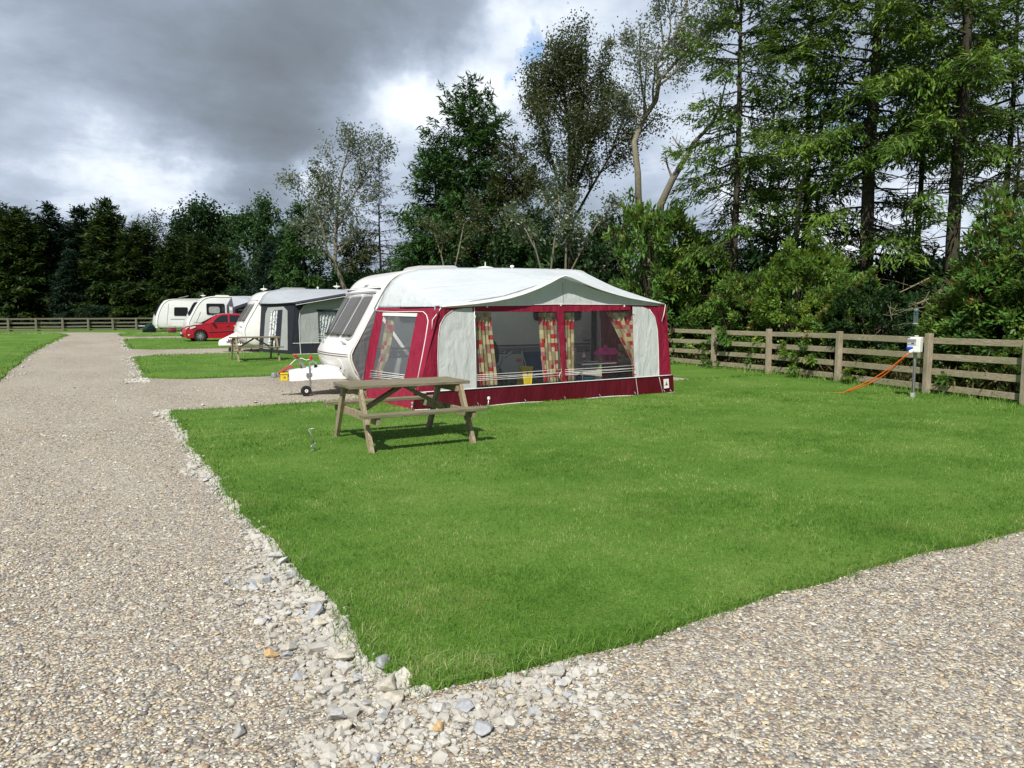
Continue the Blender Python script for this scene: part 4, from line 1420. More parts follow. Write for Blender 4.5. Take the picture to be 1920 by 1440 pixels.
# roof: ruled from the rail on the caravan to the scalloped front edge
RAIL = [(4.90, 1.73), (5.04, 2.02), (5.20, 2.25), (5.42, 2.40), (5.75, 2.485), (6.3, 2.53), (7.4, 2.565), (8.6, 2.585), (9.55, 2.59), (9.83, 2.53), (10.02, 2.36), (10.15, 2.05), (10.24, 1.78)]
RS = [0, .05, .10, .14, .19, .26, .42, .60, .76, .83, .89, .95, 1]
EAVE = [(829, 575), (860, 572.7), (893, 569.5), (927, 565), (955, 559.5), (984, 551), (1010, 541), (1033, 530), (1050, 520.5), (1060, 517), (1072, 520.5), (1095, 531), (1116, 539.5), (1138, 547), (1160, 553.5), (1182, 559), (1210, 564), (1246, 570)]
ES = np.linspace(.13, .88, len(EAVE))
EP = []
for i, (x, y) in enumerate(EAVE):
    t = i / (len(EAVE) - 1)
    ov = .04 + .13 * math.sin(math.pi * min(1, max(0, t))) ** .8
    EP.append(onv(x, y, vf(1.9) - ov))


def rail_pt(s):
    return Vector((pl(RS, [p[0] for p in RAIL], s), 13.585, pl(RS, [p[1] for p in RAIL], s) + .012))


def eave_pt(s):
    return Vector([pl(ES, [p[k] for p in EP], s) for k in range(3)])


def roof_pt(s, w):
    a, b = rail_pt(s), eave_pt(s)
    p = a.lerp(b, w)
    sag = .05 * math.sin(math.pi * w) * (math.sin(math.pi * min(1, max(0, (s - .1) / .8))))
    p.z -= sag - .005 * math.sin(34 * s + 3 * w) * w * (1 - w) * 2 * (1 - abs(2 * s - 1))
    return p


MB().grid(roof_pt, 120, 14).build('roof', ROOF_A, AW, smooth=True, solid=.006)
MB().tube([eave_pt(s) for s in np.linspace(.13, .88, 60)], .013, 6).build('canopy_hem', PIPING, AW, smooth=True)
# gable between the band and the roof
top = []
for s in np.linspace(.14, .875, 40):
    e = eave_pt(s); w = 1 - (vf(1.9) - e.y) / (13.585 - e.y)
    p = roof_pt(s, w); top.append(P3d(p.x, p.z - .035))
gb = MB(); n_ = len(top)
bot = [P3d(p.x, min(zb(p.x) - .005, p.z - .002)) for p in top]
gb.add(top + bot, [(i, i + 1, n_ + i + 1, n_ + i) for i in range(n_ - 1)])
gb.build('gable_panel', GREY_A, AW)

# left side wall: a slightly twisted sheet between the front corner and the caravan
SA, SC_ = Vector((4.63, 11.15, 0)), Vector((5.12, 11.27, 1.72))
SB, SD = onv(679, 752, 13.48), onv(706, 578, 13.48)
SN = Vector((-1, -.06, .2)).normalized()


def S(x, y, off=0):
    r = ray(x, y)
    lo, hi = -.15, 1.15
    for i in range(40):
        s_ = (lo + hi) / 2
        v = lerp(11.2, 13.48, s_); p = CAM + r * (v / r.y); t = p.z / 1.72
        ut = lerp(lerp(SA.x, SB.x, s_), lerp(SC_.x, SD.x, s_), t)
        if p.x > ut: hi = s_
        else: lo = s_
    return p + SN * off


def swall(name, px_pts, mat, off=0, th=.004):
    return MB().plate([S(x, y, off) for x, y in px_pts], th, -SN).build(name, mat, AW)


# maroon pieces round the clear side window
swall('side_panel', [(822, 577), (765, 579), (708, 577), (705, 584), (783, 586.5), (822, 588)], RED_S, .002)
swall('side_panel', [(705, 584), (720, 585), (695, 716), (678, 752), (680, 720), (691, 648)], RED_S, .001)
swall('side_panel', [(782, 586), (821, 588), (775, 773), (745, 765), (757, 716)], RED_S)
swall('side_panel', [(695, 716), (757, 716), (745, 765), (678, 752)], RED_S, .0015)
swall('side_window_roll', [(719, 586.5), (783, 587.5), (781.5, 594), (718, 592)], PLW, .012, .012)
m = MB(); tl, tr, br_, bl = S(718, 592), S(782, 593), S(757, 717), S(694, 717)
m.grid(lambda s, t: tl.lerp(tr, s).lerp(bl.lerp(br_, s), t) + SN * (-.004 + .008 * math.sin(7 * s) * math.sin(5 * t)), 8, 10)
m.build('clear_side_window', VINYL_S, AW, smooth=True)
# piping
def pipe(pts, r=.009, nm='piping'): return MB().tube(pts, r, 6).build(nm, PIPING, AW, smooth=True)


pipe([P3d(lerp(4.70, 10.25, t), SK(lerp(4.7, 10.25, t)) + .003, .022) for t in np.linspace(0, 1, 40)])
pipe([P3d(lerp(4.62, 10.3, t), .022 + .012 * math.sin(3.1 * lerp(4.62, 10.3, t)), .055 + .02 * math.sin(2.3 * lerp(4.62, 10.3, t))) for t in np.linspace(0, 1, 60)])
pipe([S(x, y, .012) for x, y in ((705, 583), (740, 585), (780, 584.5), (795, 585), (801, 591), (804, 602), (799, 635), (793, 667), (780, 733))])
pipe([S(780, 734, .012), S(800, 737, .012)] + [P3d(4.80, SK(4.8), .02)])
pipe([F(*p, .02) for p in ((826, 577), (819, 588), (810, 600), (809, 617))], .008)
pipe([F(*p, .008) for p in ((889, 577), (893.5, 729))], .007)
pipe([q + FN * .008 for q in arcL[2:]], .006)
pipe([q + FN * .008 for q in arcR[2:]] + [P3d(9.97, .02, .05)], .007)
pipe([F(1247, 571, .01), F(1244, 590, .01), F(1240, 603, .01)], .008)
pipe([S(x, y, .01) for x, y in ((679, 752), (710, 759), (745, 767), (775, 773))], .009)
pipe([Vector((u, vf(zb(u)) - .012, zb(u))) for u in np.linspace(5.2, 10.0, 20)], .006)
for us in (5.80, 7.63, 9.31): MB().tube([P3d(us, SK(us) - .01, .024), P3d(us + .02, .03, .05)], .004, 4).build('seam', PIPING if us > 9 else SKIRT, AW)
MB().tube([P3d(7.66, 1.82, .004), P3d(7.66, 2.19, .004)], .004, 4).build('seam', GREYF, AW)
for s_ in (.30, .46, .62, .74): MB().tube([roof_pt(s_, w_) + Vector((0, 0, .006)) for w_ in np.linspace(0, 1, 14)], .004, 4).build('seam', ROOF_A, AW)
# corner flap of the canopy at the left post
MB().add([F(826, 577, .015), F(846, 580, .012), F(815, 612, .012), F(810, 600, .02)], [(0, 1, 2, 3)]).build('corner_flap', RED_A, AW)
MB().add([F(1247, 571, .012), F(1231, 574, .01), F(1236, 600, .01), F(1240, 603, .012)], [(0, 1, 2, 3)]).build('corner_flap', RED_A, AW)
# far end wall and draught filler against the caravan
m = MB().grid(lambda s, t: Vector((lerp(10.29, 10.33, s) - (.13 if s < .5 else .09) * t * 1.8 / 1.8, lerp(11.17, 13.58, s) + .1 * t * (1 - s), lerp(0, lerp(1.8, 1.82, s), t))), 6, 6)
m.build('end_wall', RED_S, AW, smooth=True)
fl = []
for z in np.linspace(.36, 1.70, 12):
    ua = pl(V1.fz, V1.fu, z) if z > V1.fz[0] else V1.fu[0]
    yy = lerp(752, 584, (z - .1) / 1.6); q_ = S(pl([584, 648, 720, 752], [706, 692, 681, 679], yy), yy, -.01)
    fl.append((Vector((ua + .035, 13.575, z)), Vector((q_.x, q_.y, z))))
m = MB(); m.add([a for a, b in fl] + [b for a, b in fl], [(i, i + 1, 12 + i + 1, 12 + i) for i in range(11)]); m.build('draught_strip', GREYF, AW)
pipe([a + Vector((0, -.015, 0)) for a, b in fl], .012, 'draught_strip_edge')
# white elastic cords across the windows
for tl, br in (((893, 0), (1050, 0)), ((1059, 0), (1189, 0))):
    ua, ub = F(tl[0], 700).x, F(br[0], 700).x
    for dz, dd in ((.20, .01), (.155, -.012), (.135, .018), (.10, 0)):
        pipe([P3d(lerp(ua, ub, t), SK(lerp(ua, ub, t)) + dz + dd * (t - .5) - .004 * math.sin(math.pi * t) + .04, .016) for t in (0, .25, .5, .75, 1)], .0044, 'cord')
for (x0, y0, x1, y1) in ((696, 695, 760, 703.5), (695, 700, 759, 707), (695, 703.5, 758.5, 709.5), (694, 707, 757.5, 713)):
    pipe([S(x0, y0, .012), S(x1, y1, .012)], .0065, 'cord')
pipe([F(1050, 698, .02), F(1047, 705, .02), F(1049, 711, .02)], .005, 'cord_loop')
for x, y in ((913, 574), (1051, 571.5), (1170, 573.5), (890, 594), (1187, 587), (1190, 699)):
    p = F(x, y, .012); MB().box((p.x, p.y, p.z), (.03, .012, .05)).build('toggle', PIPING, AW, bevel=.004)
# maker's patch: white square with a dark peaked emblem
q = [F(*p, .05) for p in ((1241, 711), (1250.5, 710), (1251.5, 727), (1242, 728.5))]
pt_ = MB().plate(q, .004, -FN).build('badge', PIPING, AW)
c = sum(q, Vector()) / 4
MB().plate([c + Vector((a * .055, 0, b * .06)) + FN * .004 for a, b in ((-1, -.8), (-.45, -.2), (-.3, .1), (0, 1), (.3, .1), (.45, -.2), (1, -.8), (.4, -.55), (0, -.75), (-.4, -.55))], .004, -FN).build('emblem', GREYP, pt_)
MB().plate([c + Vector((a * .026, 0, b * .026)) + FN * .007 for a, b in ((-1, -1), (0, .9), (1, -1))], .003, -FN).build('emblem_mark', LINE_R, pt_)
# pegs along the foot
for i, u in enumerate((5.0, 5.75, 6.7, 7.55, 8.35, 9.2, 9.95, 10.12)):
    MB().tube([(u, 11.06, .10), (u, 11.02, .07), (u - .01, 11.04, -.02)], .006, 5).build('skirt_peg', STEEL, AW)

# curtains
def curtain(name, left, right, z0, z1, folds, amp, v_off, uw=1.0, parent=None, mat=CURT, seed=0, vfun=None, root=None):
    m = MB(); nu, nv = folds * 8, 24; m.uv = []
    vfun = vfun or (lambda z: vf(z) + v_off)
    rr = random.Random(seed); ph = [rr.uniform(0, 6) for _ in range(4)]
    for j in range(nv + 1):
        t = j / nv; z = lerp(z0, z1, t)
        a, b = left(t), right(t)
        for i in range(nu + 1):
            s = i / nu
            u = lerp(a, b, s) + .006 * math.sin(5 * t + ph[0])
            v = vfun(z) + amp * math.sin(2 * math.pi * folds * s + .5 * math.sin(3 * t + ph[1])) + amp * .4 * math.sin(2 * math.pi * folds * 2.3 * s + ph[2])
            m.v.append((u, v, z)); m.uv.append((s * uw, t))
    for j in range(nv):
        for i in range(nu):
            m.f.append((j * (nu + 1) + i, j * (nu + 1) + i + 1, (j + 1) * (nu + 1) + i + 1, (j + 1) * (nu + 1) + i)); m.m.append(0)
    return m.build(name, mat, root or AW, smooth=True)


cz0, cz1 = .36, 1.64
curtain('curtain', lambda t: lerp(5.86, 5.84, t), lambda t: lerp(6.27, 6.20, t), cz0, cz1, 5, .032, .13, .8, seed=1)
curtain('curtain', lambda t: lerp(7.26, 7.22, t) + .03 * math.sin(math.pi * t) * -1, lambda t: 7.58, cz0, cz1, 5, .034, .13, 1.0, seed=2)
curtain('curtain', lambda t: 7.63, lambda t: lerp(7.92, 7.99, t), cz0, cz1, 4, .03, .13, .5, seed=3)
# tied-back curtain: gathered to the right near its foot
curtain('curtain', lambda t: pl([0, .17, .27, .5, 1], [9.37, 9.36, 9.34, 9.16, 8.76], t), lambda t: pl([0, .2, .3, 1], [9.55, 9.44, 9.47, 9.54], t), cz0 - .0, cz1, 6, .028, .13, 1.4, seed=4)
# curtain behind the side window
sv = lambda z: 0
m = MB(); m.uv = []
nu, nv = 24, 20
for j in range(nv + 1):
    t = j / nv
    a = S(pl([0, .6, 1], [719, 707, 694], t), lerp(592, 716, t), -.07); b = S(pl([0, .35, .6, .85, 1], [733, 729, 723, 711, 716], t), lerp(592, 716, t), -.07)
    for i in range(nu + 1):
        s = i / nu; p = a.lerp(b, s) + SN * (.02 * math.sin(2 * math.pi * 3 * s + t)); m.v.append(tuple(p)); m.uv.append((s * .6, 1 - t))
for j in range(nv):
    for i in range(nu):
        m.f.append((j * (nu + 1) + i, j * (nu + 1) + i + 1, (j + 1) * (nu + 1) + i + 1, (j + 1) * (nu + 1) + i)); m.m.append(0)
m.build('curtain', CURT, AW, smooth=True)
# curtain on the far end wall, seen through the right pane
m = MB(); m.uv = []
for j in range(13):
    for i in range(33):
        s, t = i / 32, j / 12
        m.v.append((10.17 - .10 * t - .02 + .022 * math.sin(s * 26), lerp(11.9, 12.75, s), lerp(.45, 1.62, t))); m.uv.append((s, t))
for j in range(12):
    for i in range(32): m.f.append((j * 33 + i, j * 33 + i + 1, (j + 1) * 33 + i + 1, (j + 1) * 33 + i)); m.m.append(0)
m.build('curtain', CURT, AW, smooth=True)
# frame poles inside
fp = MB()
for u in (5.1, 10.05): fp.tube([(u, vf(1) + .09, 0), (u, vf(1.7) + .07, 1.74)], .014, 8)
fp.tube([(7.6, vf(1) + .09, 0), (7.62, vf(2.2) + .05, 2.26)], .014, 8)
fp.tube([(5.1, vf(1.7) + .07, 1.74), (6.4, vf(1.9) + .05, 1.92), (7.62, vf(2.2) + .05, 2.26), (8.9, vf(1.9) + .05, 1.95), (10.05, vf(1.7) + .07, 1.78)], .012, 8)
fp.build('frame_pole', STEEL, AW, smooth=True)
GS = tag(MB().box((7.45, 12.4, .024), (5.4, 2.2, .016)).build('groundsheet', SHEET), 'dark groundsheet laid on the grass inside the maroon awning', 'groundsheet')

# guy peg standing in front of the skirt, and one at the left corner
for (x, y0, y1, lab) in ((916.5, 770, 744, 'steel awning peg with a capped top in front of the maroon mud skirt'), (773.5, 772, 756, 'short steel peg at the left front corner of the maroon awning')):
    p = ground(x, y0); 
    t = thing('awning_peg', lab, 'peg', (p.x, p.y, 0))
    h = (y0 - y1) / FPX * depth_of(p.x, p.y)
    MB().tube([(p.x - .02, p.y + .015, -.02), (p.x, p.y, h * .85)], .011, 8).build('shaft', STEEL, t, smooth=True)
    MB().lathe([(0, 0), (.024, .004), (.028, .03), (.02, .05), (0, .055)], (p.x, p.y, h * .8), n=12).build('peg_cap', PIPING if y1 < 750 else STEEL, t, angle=40)

# ---------------- things inside the awning
PSH = thing('pushchair', 'dark folded pushchair standing inside the awning beside the left curtain', 'pushchair', (6.75, 12.5, .03))
b = MB(); rings = []
for z, w, d in ((.62, .16, .18), (.75, .20, .22), (.95, .19, .20), (1.08, .13, .14), (1.14, .05, .06)):
    rings.append([(6.74 + w * math.cos(a), 12.45 + d * math.sin(a), z) for a in np.linspace(0, 2 * math.pi, 13)[:-1]])
b.loft(rings); b.build('hood', NAVY, PSH, smooth=True, sub=1)
b = MB(); rings = []
for z, w, d, o in ((.30, .14, .12, .06), (.45, .19, .16, .05), (.65, .17, .15, 0)):
    rings.append([(6.78 + o + w * math.cos(a), 12.43 + d * math.sin(a), z) for a in np.linspace(0, 2 * math.pi, 13)[:-1]])
b.loft(rings); b.build('seat', NAVY, PSH, smooth=True, sub=1)
b = MB()
for vv in (12.25, 12.62):
    b.tube([(6.6, vv, .16), (6.85, vv, .6), (7.0, vv, .95)], .014, 8); b.tube([(7.02, vv, .16), (6.75, vv, .7)], .014, 8)
b.build('frame', GREYP, PSH, smooth=True)
for uu in (6.6, 7.05):
    for vv in (12.22, 12.65):
        MB().lathe([(.06, -.02), (.13, -.02), (.13, .02), (.06, .02)], (uu, vv, .165), (0, 1, 0), 18).build('wheel', TYRE, PSH, angle=40)
MB().tube([(6.95, 12.2, .78), (7.03, 12.2, .84), (7.10, 12.2, .88)], .022, 8).build('handle', LGREY, PSH, smooth=True)

YC = thing('warning_board', 'yellow folding warning board leaning inside the awning by the middle curtain', 'folding board', (7.33, 12.0, .03))
b = MB()
b.plate([(7.20, 12.0, .62), (7.46, 12.0, .60), (7.40, 11.95, .26), (7.36, 11.95, .06), (7.25, 11.95, .06), (7.24, 11.97, .3)], .03, (0, 1, 0)); b.build('front_board', YEL, YC, bevel=.008)
MB().plate([(7.22, 12.12, .60), (7.44, 12.12, .60), (7.42, 12.25, .05), (7.22, 12.25, .05)], .02, (0, 1, 0)).build('rear_board', YEL, YC)
MB().plate([(7.26, 11.968, .24), (7.38, 11.968, .22), (7.37, 11.955, .16), (7.27, 11.955, .17)], .006, (0, -1, 0)).build('dark_panel', LINE_D, YC)
MB().plate([(7.30, 11.99, .52), (7.345, 11.99, .52), (7.33, 11.985, .42), (7.315, 11.985, .42)], .004, (0, -1, 0)).build('warning_mark', LINE_D, YC)

FC = thing('folding_chair', 'blue canvas folding chair behind the middle curtain of the maroon awning', 'chair', (7.75, 12.4, .03))
MB().grid(lambda s, t: (lerp(7.48, 8.0, s), 12.35 + .1 * t + .03 * math.sin(math.pi * s), lerp(.42, .86, t)), 6, 6).build('backrest', BLUEF, FC, smooth=True, solid=.01)
MB().grid(lambda s, t: (lerp(7.48, 8.0, s), lerp(11.95, 12.38, t), .42 - .03 * math.sin(math.pi * s)), 6, 4).build('seat', BLUEF, FC, smooth=True, solid=.01)
for uu in (7.47, 8.01):
    MB().tube([(uu, 11.95, .03), (uu, 12.46, .88)], .012, 8).build('leg', STEEL, FC)
    MB().tube([(uu, 12.5, .03), (uu, 11.97, .43)], .012, 8).build('leg', STEEL, FC)

CT = thing('camping_table', 'grey folding camping table inside the awning behind the right window', 'table', (9.2, 12.3, .03))
MB().box((9.22, 12.25, .605), (1.34, .70, .03)).build('tabletop', GREYP, CT, bevel=.01)
for uu in (8.62, 9.82):
    for vv in (11.98, 12.55):
        MB().tube([(uu, vv, .03), (uu, vv, .59)], .012, 8).build('leg', STEEL, CT)
DH = thing('doll_house', 'bright pink toy house with open sides standing on the camping table', 'toy house', (9.42, 12.25, .62))
b = MB()
for du, dv in ((-.19, -.13), (.19, -.13), (-.19, .13), (.19, .13), (0, -.13)): b.beam((9.42 + du, 12.25 + dv, .62), (9.42 + du, 12.25 + dv, .80), .02, .02)
b.box((9.42, 12.25, .628), (.42, .30, .016)); b.build('walls', PINK, DH)
b = MB().loft([[(9.19, 12.08, .775), (9.19, 12.42, .775), (9.19, 12.25, .905)], [(9.65, 12.08, .775), (9.65, 12.42, .775), (9.65, 12.25, .905)]]); b.build('roof', PINK, DH)
MB().box((9.36, 12.2, .925), (.06, .06, .09)).build('chimney', PINK, DH)
tag(MB().lathe([(0, 0), (.13, .004), (.19, .022), (.2, .024), (.13, .012), (0, .01)], (8.95, 12.1, .622), n=28).build('dinner_plate', PLW, smooth=True), 'white plate on the camping table left of the pink toy house', 'plate')
bt = thing('sauce_bottle', 'clear sauce bottle with red label on the camping table', 'bottle', (8.92, 12.35, .62))
MB().lathe([(0, 0), (.035, .002), (.035, .13), (.014, .18), (.014, .22), (0, .22)], (8.92, 12.35, .62), n=14).build('bottle_body', PLW, bt, smooth=True)
MB().lathe([(.036, .04), (.036, .10)], (8.92, 12.35, .62), n=14).build('label_band', REDP, bt)
MB().lathe([(.017, .2), (.017, .24), (0, .245)], (8.92, 12.35, .62), n=12).build('cap', REDP, bt)
cn = thing('drink_can', 'white drink can on the camping table right of the pink toy house', 'can', (9.72, 12.2, .62))
MB().lathe([(0, 0), (.034, .003), (.036, .02), (.036, .17), (.028, .19), (0, .19)], (9.72, 12.2, .62), n=16).build('can_body', PLW, cn, angle=40)
MB().lathe([(.0365, .05), (.0365, .11)], (9.72, 12.2, .62), n=16).build('green_band', plain('dull_green', (.1, .22, .12)), cn)
tb = thing('storage_tub', 'teal plastic tub on the groundsheet under the camping table', 'tub', (8.85, 12.2, .03))
MB().lathe([(0, 0), (.17, .0), (.20, .28), (.215, .28), (.215, .30), (.19, .30), (.165, .02), (0, .02)], (8.85, 12.2, .033), n=24).build('tub_body', TEAL, tb, angle=40)
bg = thing('holdall_bag', 'dark blue holdall on the groundsheet beside the camping table', 'bag', (9.75, 12.3, .03))
b = MB(); rings = []
for t in np.linspace(0, 1, 7):
    r = .17 * (math.sin(math.pi * (.12 + .76 * t))) ** .5
    rings.append([(lerp(9.5, 10.05, t), 12.3 + r * math.cos(a), .035 + r * .95 * (1 + math.sin(a))) for a in np.linspace(0, 2 * math.pi, 13)[:-1]])
b.loft(rings); b.build('bag_body', BLUEF, bg, smooth=True)
MB().tube([(9.65, 12.2, .33), (9.75, 12.2, .42), (9.85, 12.2, .33)], .012, 6).build('handle', BLACK, bg)

# ------------------------------------------------------------------ grey awning of the second caravan
A2 = thing('awning', 'charcoal and grey awning with leaf print curtains on the second caravan', 'awning', (8.6, 29.7, G2))
v2f = 28.5
K = lambda u, z, off=0: Vector((u, v2f + .05 * z - off, z + G2))
zt = lambda u: 1.95 + .18 * (u - 6.95) if u < 9.3 else 2.373 - .2 * (u - 9.3)
m = MB().plate([K(6.92, .42), K(7.0, 1.93)] + [K(u, zt(u)) for u in (7.5, 8.2, 9.3, 10.5, 11.6)] + [K(11.6, 1.66), K(7.86, 1.66), K(7.86, .42)], .004, (0, 1, 0)); m.build('front_panel', GREY_B, A2)
MB().plate([K(10.9, 1.68), K(11.62, 1.68), K(11.66, .42), K(10.9, .42)], .004, (0, 1, 0)).build('front_panel', GREY_B, A2)
m = MB().plate([K(6.82, .42, .01), K(6.97, 1.95, .01), K(7.6, 2.03, .01), K(7.35, 1.88, .01), K(7.18, 1.66, .01), K(7.12, 1.3, .01), K(7.13, .42, .01)], .004, (0, 1, 0)); m.build('corner_panel', CHAR_A, A2)
MB().grid(lambda s, t: K(lerp(6.78, 11.7, s), lerp(0, .42, t), .02 * (1 - t) + .015 * math.sin(14 * s)), 40, 4).build('mud_skirt', CHAR_A, A2, smooth=True)
MB().plate([K(7.82, 1.73, .008), K(10.95, 1.73, .008), K(10.95, 1.66, .008), K(7.82, 1.66, .008)], .004, (0, 1, 0)).build('window_header', CHAR_A, A2)
m = MB().grid(lambda s, t: K(lerp(7.86, 10.9, s), lerp(.42, 1.66, t)), 6, 4); m.build('clear_window', VINYL, A2)
for u in (9.1, 9.9): MB().beam(K(u, .42, .006), K(u, 1.66, .006), .02, .01).build('window_seam', PIPING, A2)
for z in (.60, .68, .76): MB().tube([K(7.86, z, .012), K(10.9, z, .012)], .008, 5).build('cord', PIPING, A2)
MB().tube([K(6.85, .43, .02), K(11.66, .43, .02)], .013, 6).build('piping', PIPING, A2)
MB().tube([K(6.8, .01, .05), K(11.7, .01, .05)], .014, 6).build('piping', PIPING, A2)
MB().tube([K(7.13, .0, .05), K(7.12, .45, .02), K(7.12, 1.3, .02), K(7.18, 1.66, .02), K(7.35, 1.88, .02)], .012, 6).build('piping', PIPING, A2)
vf2 = lambda z: v2f + .05 * z + .12
curtain('curtain', lambda t: 7.9, lambda t: pl([0, .3, .6, 1], [8.08, 8.3, 8.5, 8.62], t), .45 + G2, 1.64 + G2, 5, .03, 0, 1.0, mat=LEAFC, seed=7, vfun=vf2, root=A2)
# roof and its dark canopy edge
R2 = [(6.12, 1.95), (6.30, 2.30), (6.52, 2.45), (6.9, 2.54), (7.4, 2.575), (9.3, 2.585), (10.9, 2.57), (11.3, 2.4), (11.45, 1.95)]
RS2 = [0, .08, .14, .2, .28, .5, .8, .9, 1]
def roof2(s, w):
    a = Vector((pl(RS2, [p[0] for p in R2], s), 30.98, pl(RS2, [p[1] for p in R2], s) + .02 + G2))
    u = pl([0, .12, .5, .9, 1], [6.93, 6.97, 9.3, 11.65, 11.65], s); b = Vector((u, v2f - .12, zt(u) + .06 + G2))
    p = a.lerp(b, w); p.z -= .03 * math.sin(math.pi * w); return p


MB().grid(roof2, 60, 8).build('roof', ROOF_B, A2, smooth=True, solid=.008)
MB().grid(lambda s, t: roof2(lerp(.11, .92, s), 1) + Vector((0, -.012, .012 - .13 * t)), 40, 2).build('canopy_valance', PURP_A, A2, smooth=True, solid=.006)
MB().tube([roof2(lerp(.11, .92, t), 1) + Vector((0, -.02, -.12)) for t in np.linspace(0, 1, 30)], .012, 6).build('canopy_hem', PIPING, A2)
# left side wall of this awning with its window
A, B = Vector((6.80, 28.5, G2)), Vector((6.05, 30.9, G2)); Aup = Vector((6.97, 28.6, 1.95 + G2)); Bup = Vector((6.22, 30.95, 1.98 + G2))
Q = lambda s, t, off=0: A.lerp(B, s).lerp(Aup.lerp(Bup, s), t) + Vector((-.954, -.298, 0)) * off
def quad(name, pts, mat, off=0): return MB().plate([Q(s, t, off) for s, t in pts], .004, (.95, .3, 0)).build(name, mat, A2)
quad('side_panel', [(0, 0), (1, 0), (1, 1), (0, 1)], CHAR_A)
quad('side_panel_inset', [(.12, .08), (.86, .08), (.84, .8), (.78, .92), (.3, .94), (.18, .86)], GREY_B, .012)
quad('side_window', [(.34, .12), (.70, .12), (.66, .86), (.32, .88)], DKGLASS, .02)
m = MB(); m.uv = []
for j in range(13):
    for i in range(13):
        s, t = i / 12, j / 12
        m.v.append(tuple(Q(lerp(lerp(.50, .46, t), lerp(.70, .66, t), s), lerp(.12, .87, t), .026 + .01 * math.sin(s * 15)))); m.uv.append((s * .5, t))
for j in range(12):
    for i in range(12): m.f.append((j * 13 + i, j * 13 + i + 1, (j + 1) * 13 + i + 1, (j + 1) * 13 + i)); m.m.append(0)
m.build('curtain', LEAFC, A2, smooth=True)
m = MB().grid(lambda s, t: Vector((11.66 - .03 * t, lerp(28.5, 31.0, s), G2 + 1.9 * t)), 2, 2); m.build('end_wall', CHAR_A, A2)
tag(MB().box((9.2, 29.8, .024 + G2), (4.7, 2.3, .012)).build('groundsheet', SHEET), 'dark groundsheet inside the charcoal and grey awning', 'groundsheet')

# ------------------------------------------------------------------ porch awning of the third caravan
ua = onv(427, 575, 49.5).x; up = onv(466, 562, 47.5).x
A3 = thing('awning', 'purple grey porch awning with dark gable on the caravan behind the red car', 'awning', (ua + 1.8, 48.8, G3))
T = lambda u, v, z: Vector((u, v, z + G3))
pk = onv(472, 565, 47.4); lo = onv(440, 575.5, 47.4)
uL, zL, uP, zP = lo.x, lo.z - G3, pk.x, pk.z - G3
uR = uP + (uP - uL)
ridge = [(ua - .1, 2.05), (ua + .35, 2.57), (ua + 3.6, 2.57), (ua + 3.9, 2.0)]
m = MB()
m.add([T(ua, 49.95, 1.9), T(ua + .35, 49.95, 2.6), T(uP, 49.95, 2.62), T(ua + 3.7, 49.95, 2.6), T(ua + 4.0, 49.95, 1.9), T(uL, 47.4, zL), T(uP, 47.4, zP), T(uR, 47.4, zL)], [(0, 1, 5), (1, 2, 6, 5), (2, 3, 7, 6), (3, 4, 7)])
m.build('roof', ROOF_B, A3, solid=.01)
MB().plate([T(uL - .02, 47.36, zL + .02), T(uP, 47.36, zP + .03), T(uR + .02, 47.36, zL + .02), T(uR, 47.36, zL - .16), T(uP, 47.36, zP - .14), T(uL, 47.36, zL - .16)], .02, (0, 1, 0)).build('canopy_valance', PURP_A, A3)
MB().plate([T(uL + .02, 47.5, .4), T(uL + .02, 47.5, zL - .02), T(uP, 47.5, zP - .05), T(uR, 47.5, zL - .05), T(uR, 47.5, .4)], .01, (0, 1, 0)).build('front_panel', CHAR_A, A3)
MB().plate([T(uL + .35, 47.48, zL - .2), T(uP - .3, 47.48, zL - .12), T(uR - .4, 47.48, zL - .12), T(uR - .4, 47.48, .7), T(uL + .35, 47.48, .7)], .01, (0, 1, 0)).build('dark_window', DKGLASS, A3)
MB().plate([T(uL + .2, 47.46, zL - .16), T(uR - .3, 47.46, zL - .05), T(uR - .3, 47.46, zL - .11), T(uL + .2, 47.46, zL - .22)], .01, (0, 1, 0)).build('window_header', GREY_B, A3)
m = MB().add([T(ua, 49.95, .3), T(ua, 49.95, 2.0), T(ua + .32, 49.95, 2.55), T(uL, 47.45, zL), T(uL, 47.45, .3)], [(0, 1, 2, 3, 4)]); m.build('side_panel', PURP_A, A3)
sA, sB = T(ua, 49.95, 0), T(uL, 47.45, 0)
MB().plate([sA.lerp(sB, s) + Vector((-.02, -.02, z)) for s, z in ((.38, 1.95), (.8, 1.88), (.8, .7), (.38, .7))], .01, (.6, .6, 0)).build('side_window', GREY_B, A3)
MB().plate([sA.lerp(sB, s) + Vector((-.03, -.03, z)) for s, z in ((.40, 1.92), (.78, 1.86), (.78, 1.66), (.40, 1.70))], .006, (.6, .6, 0)).build('rolled_blind', PIPING, A3)
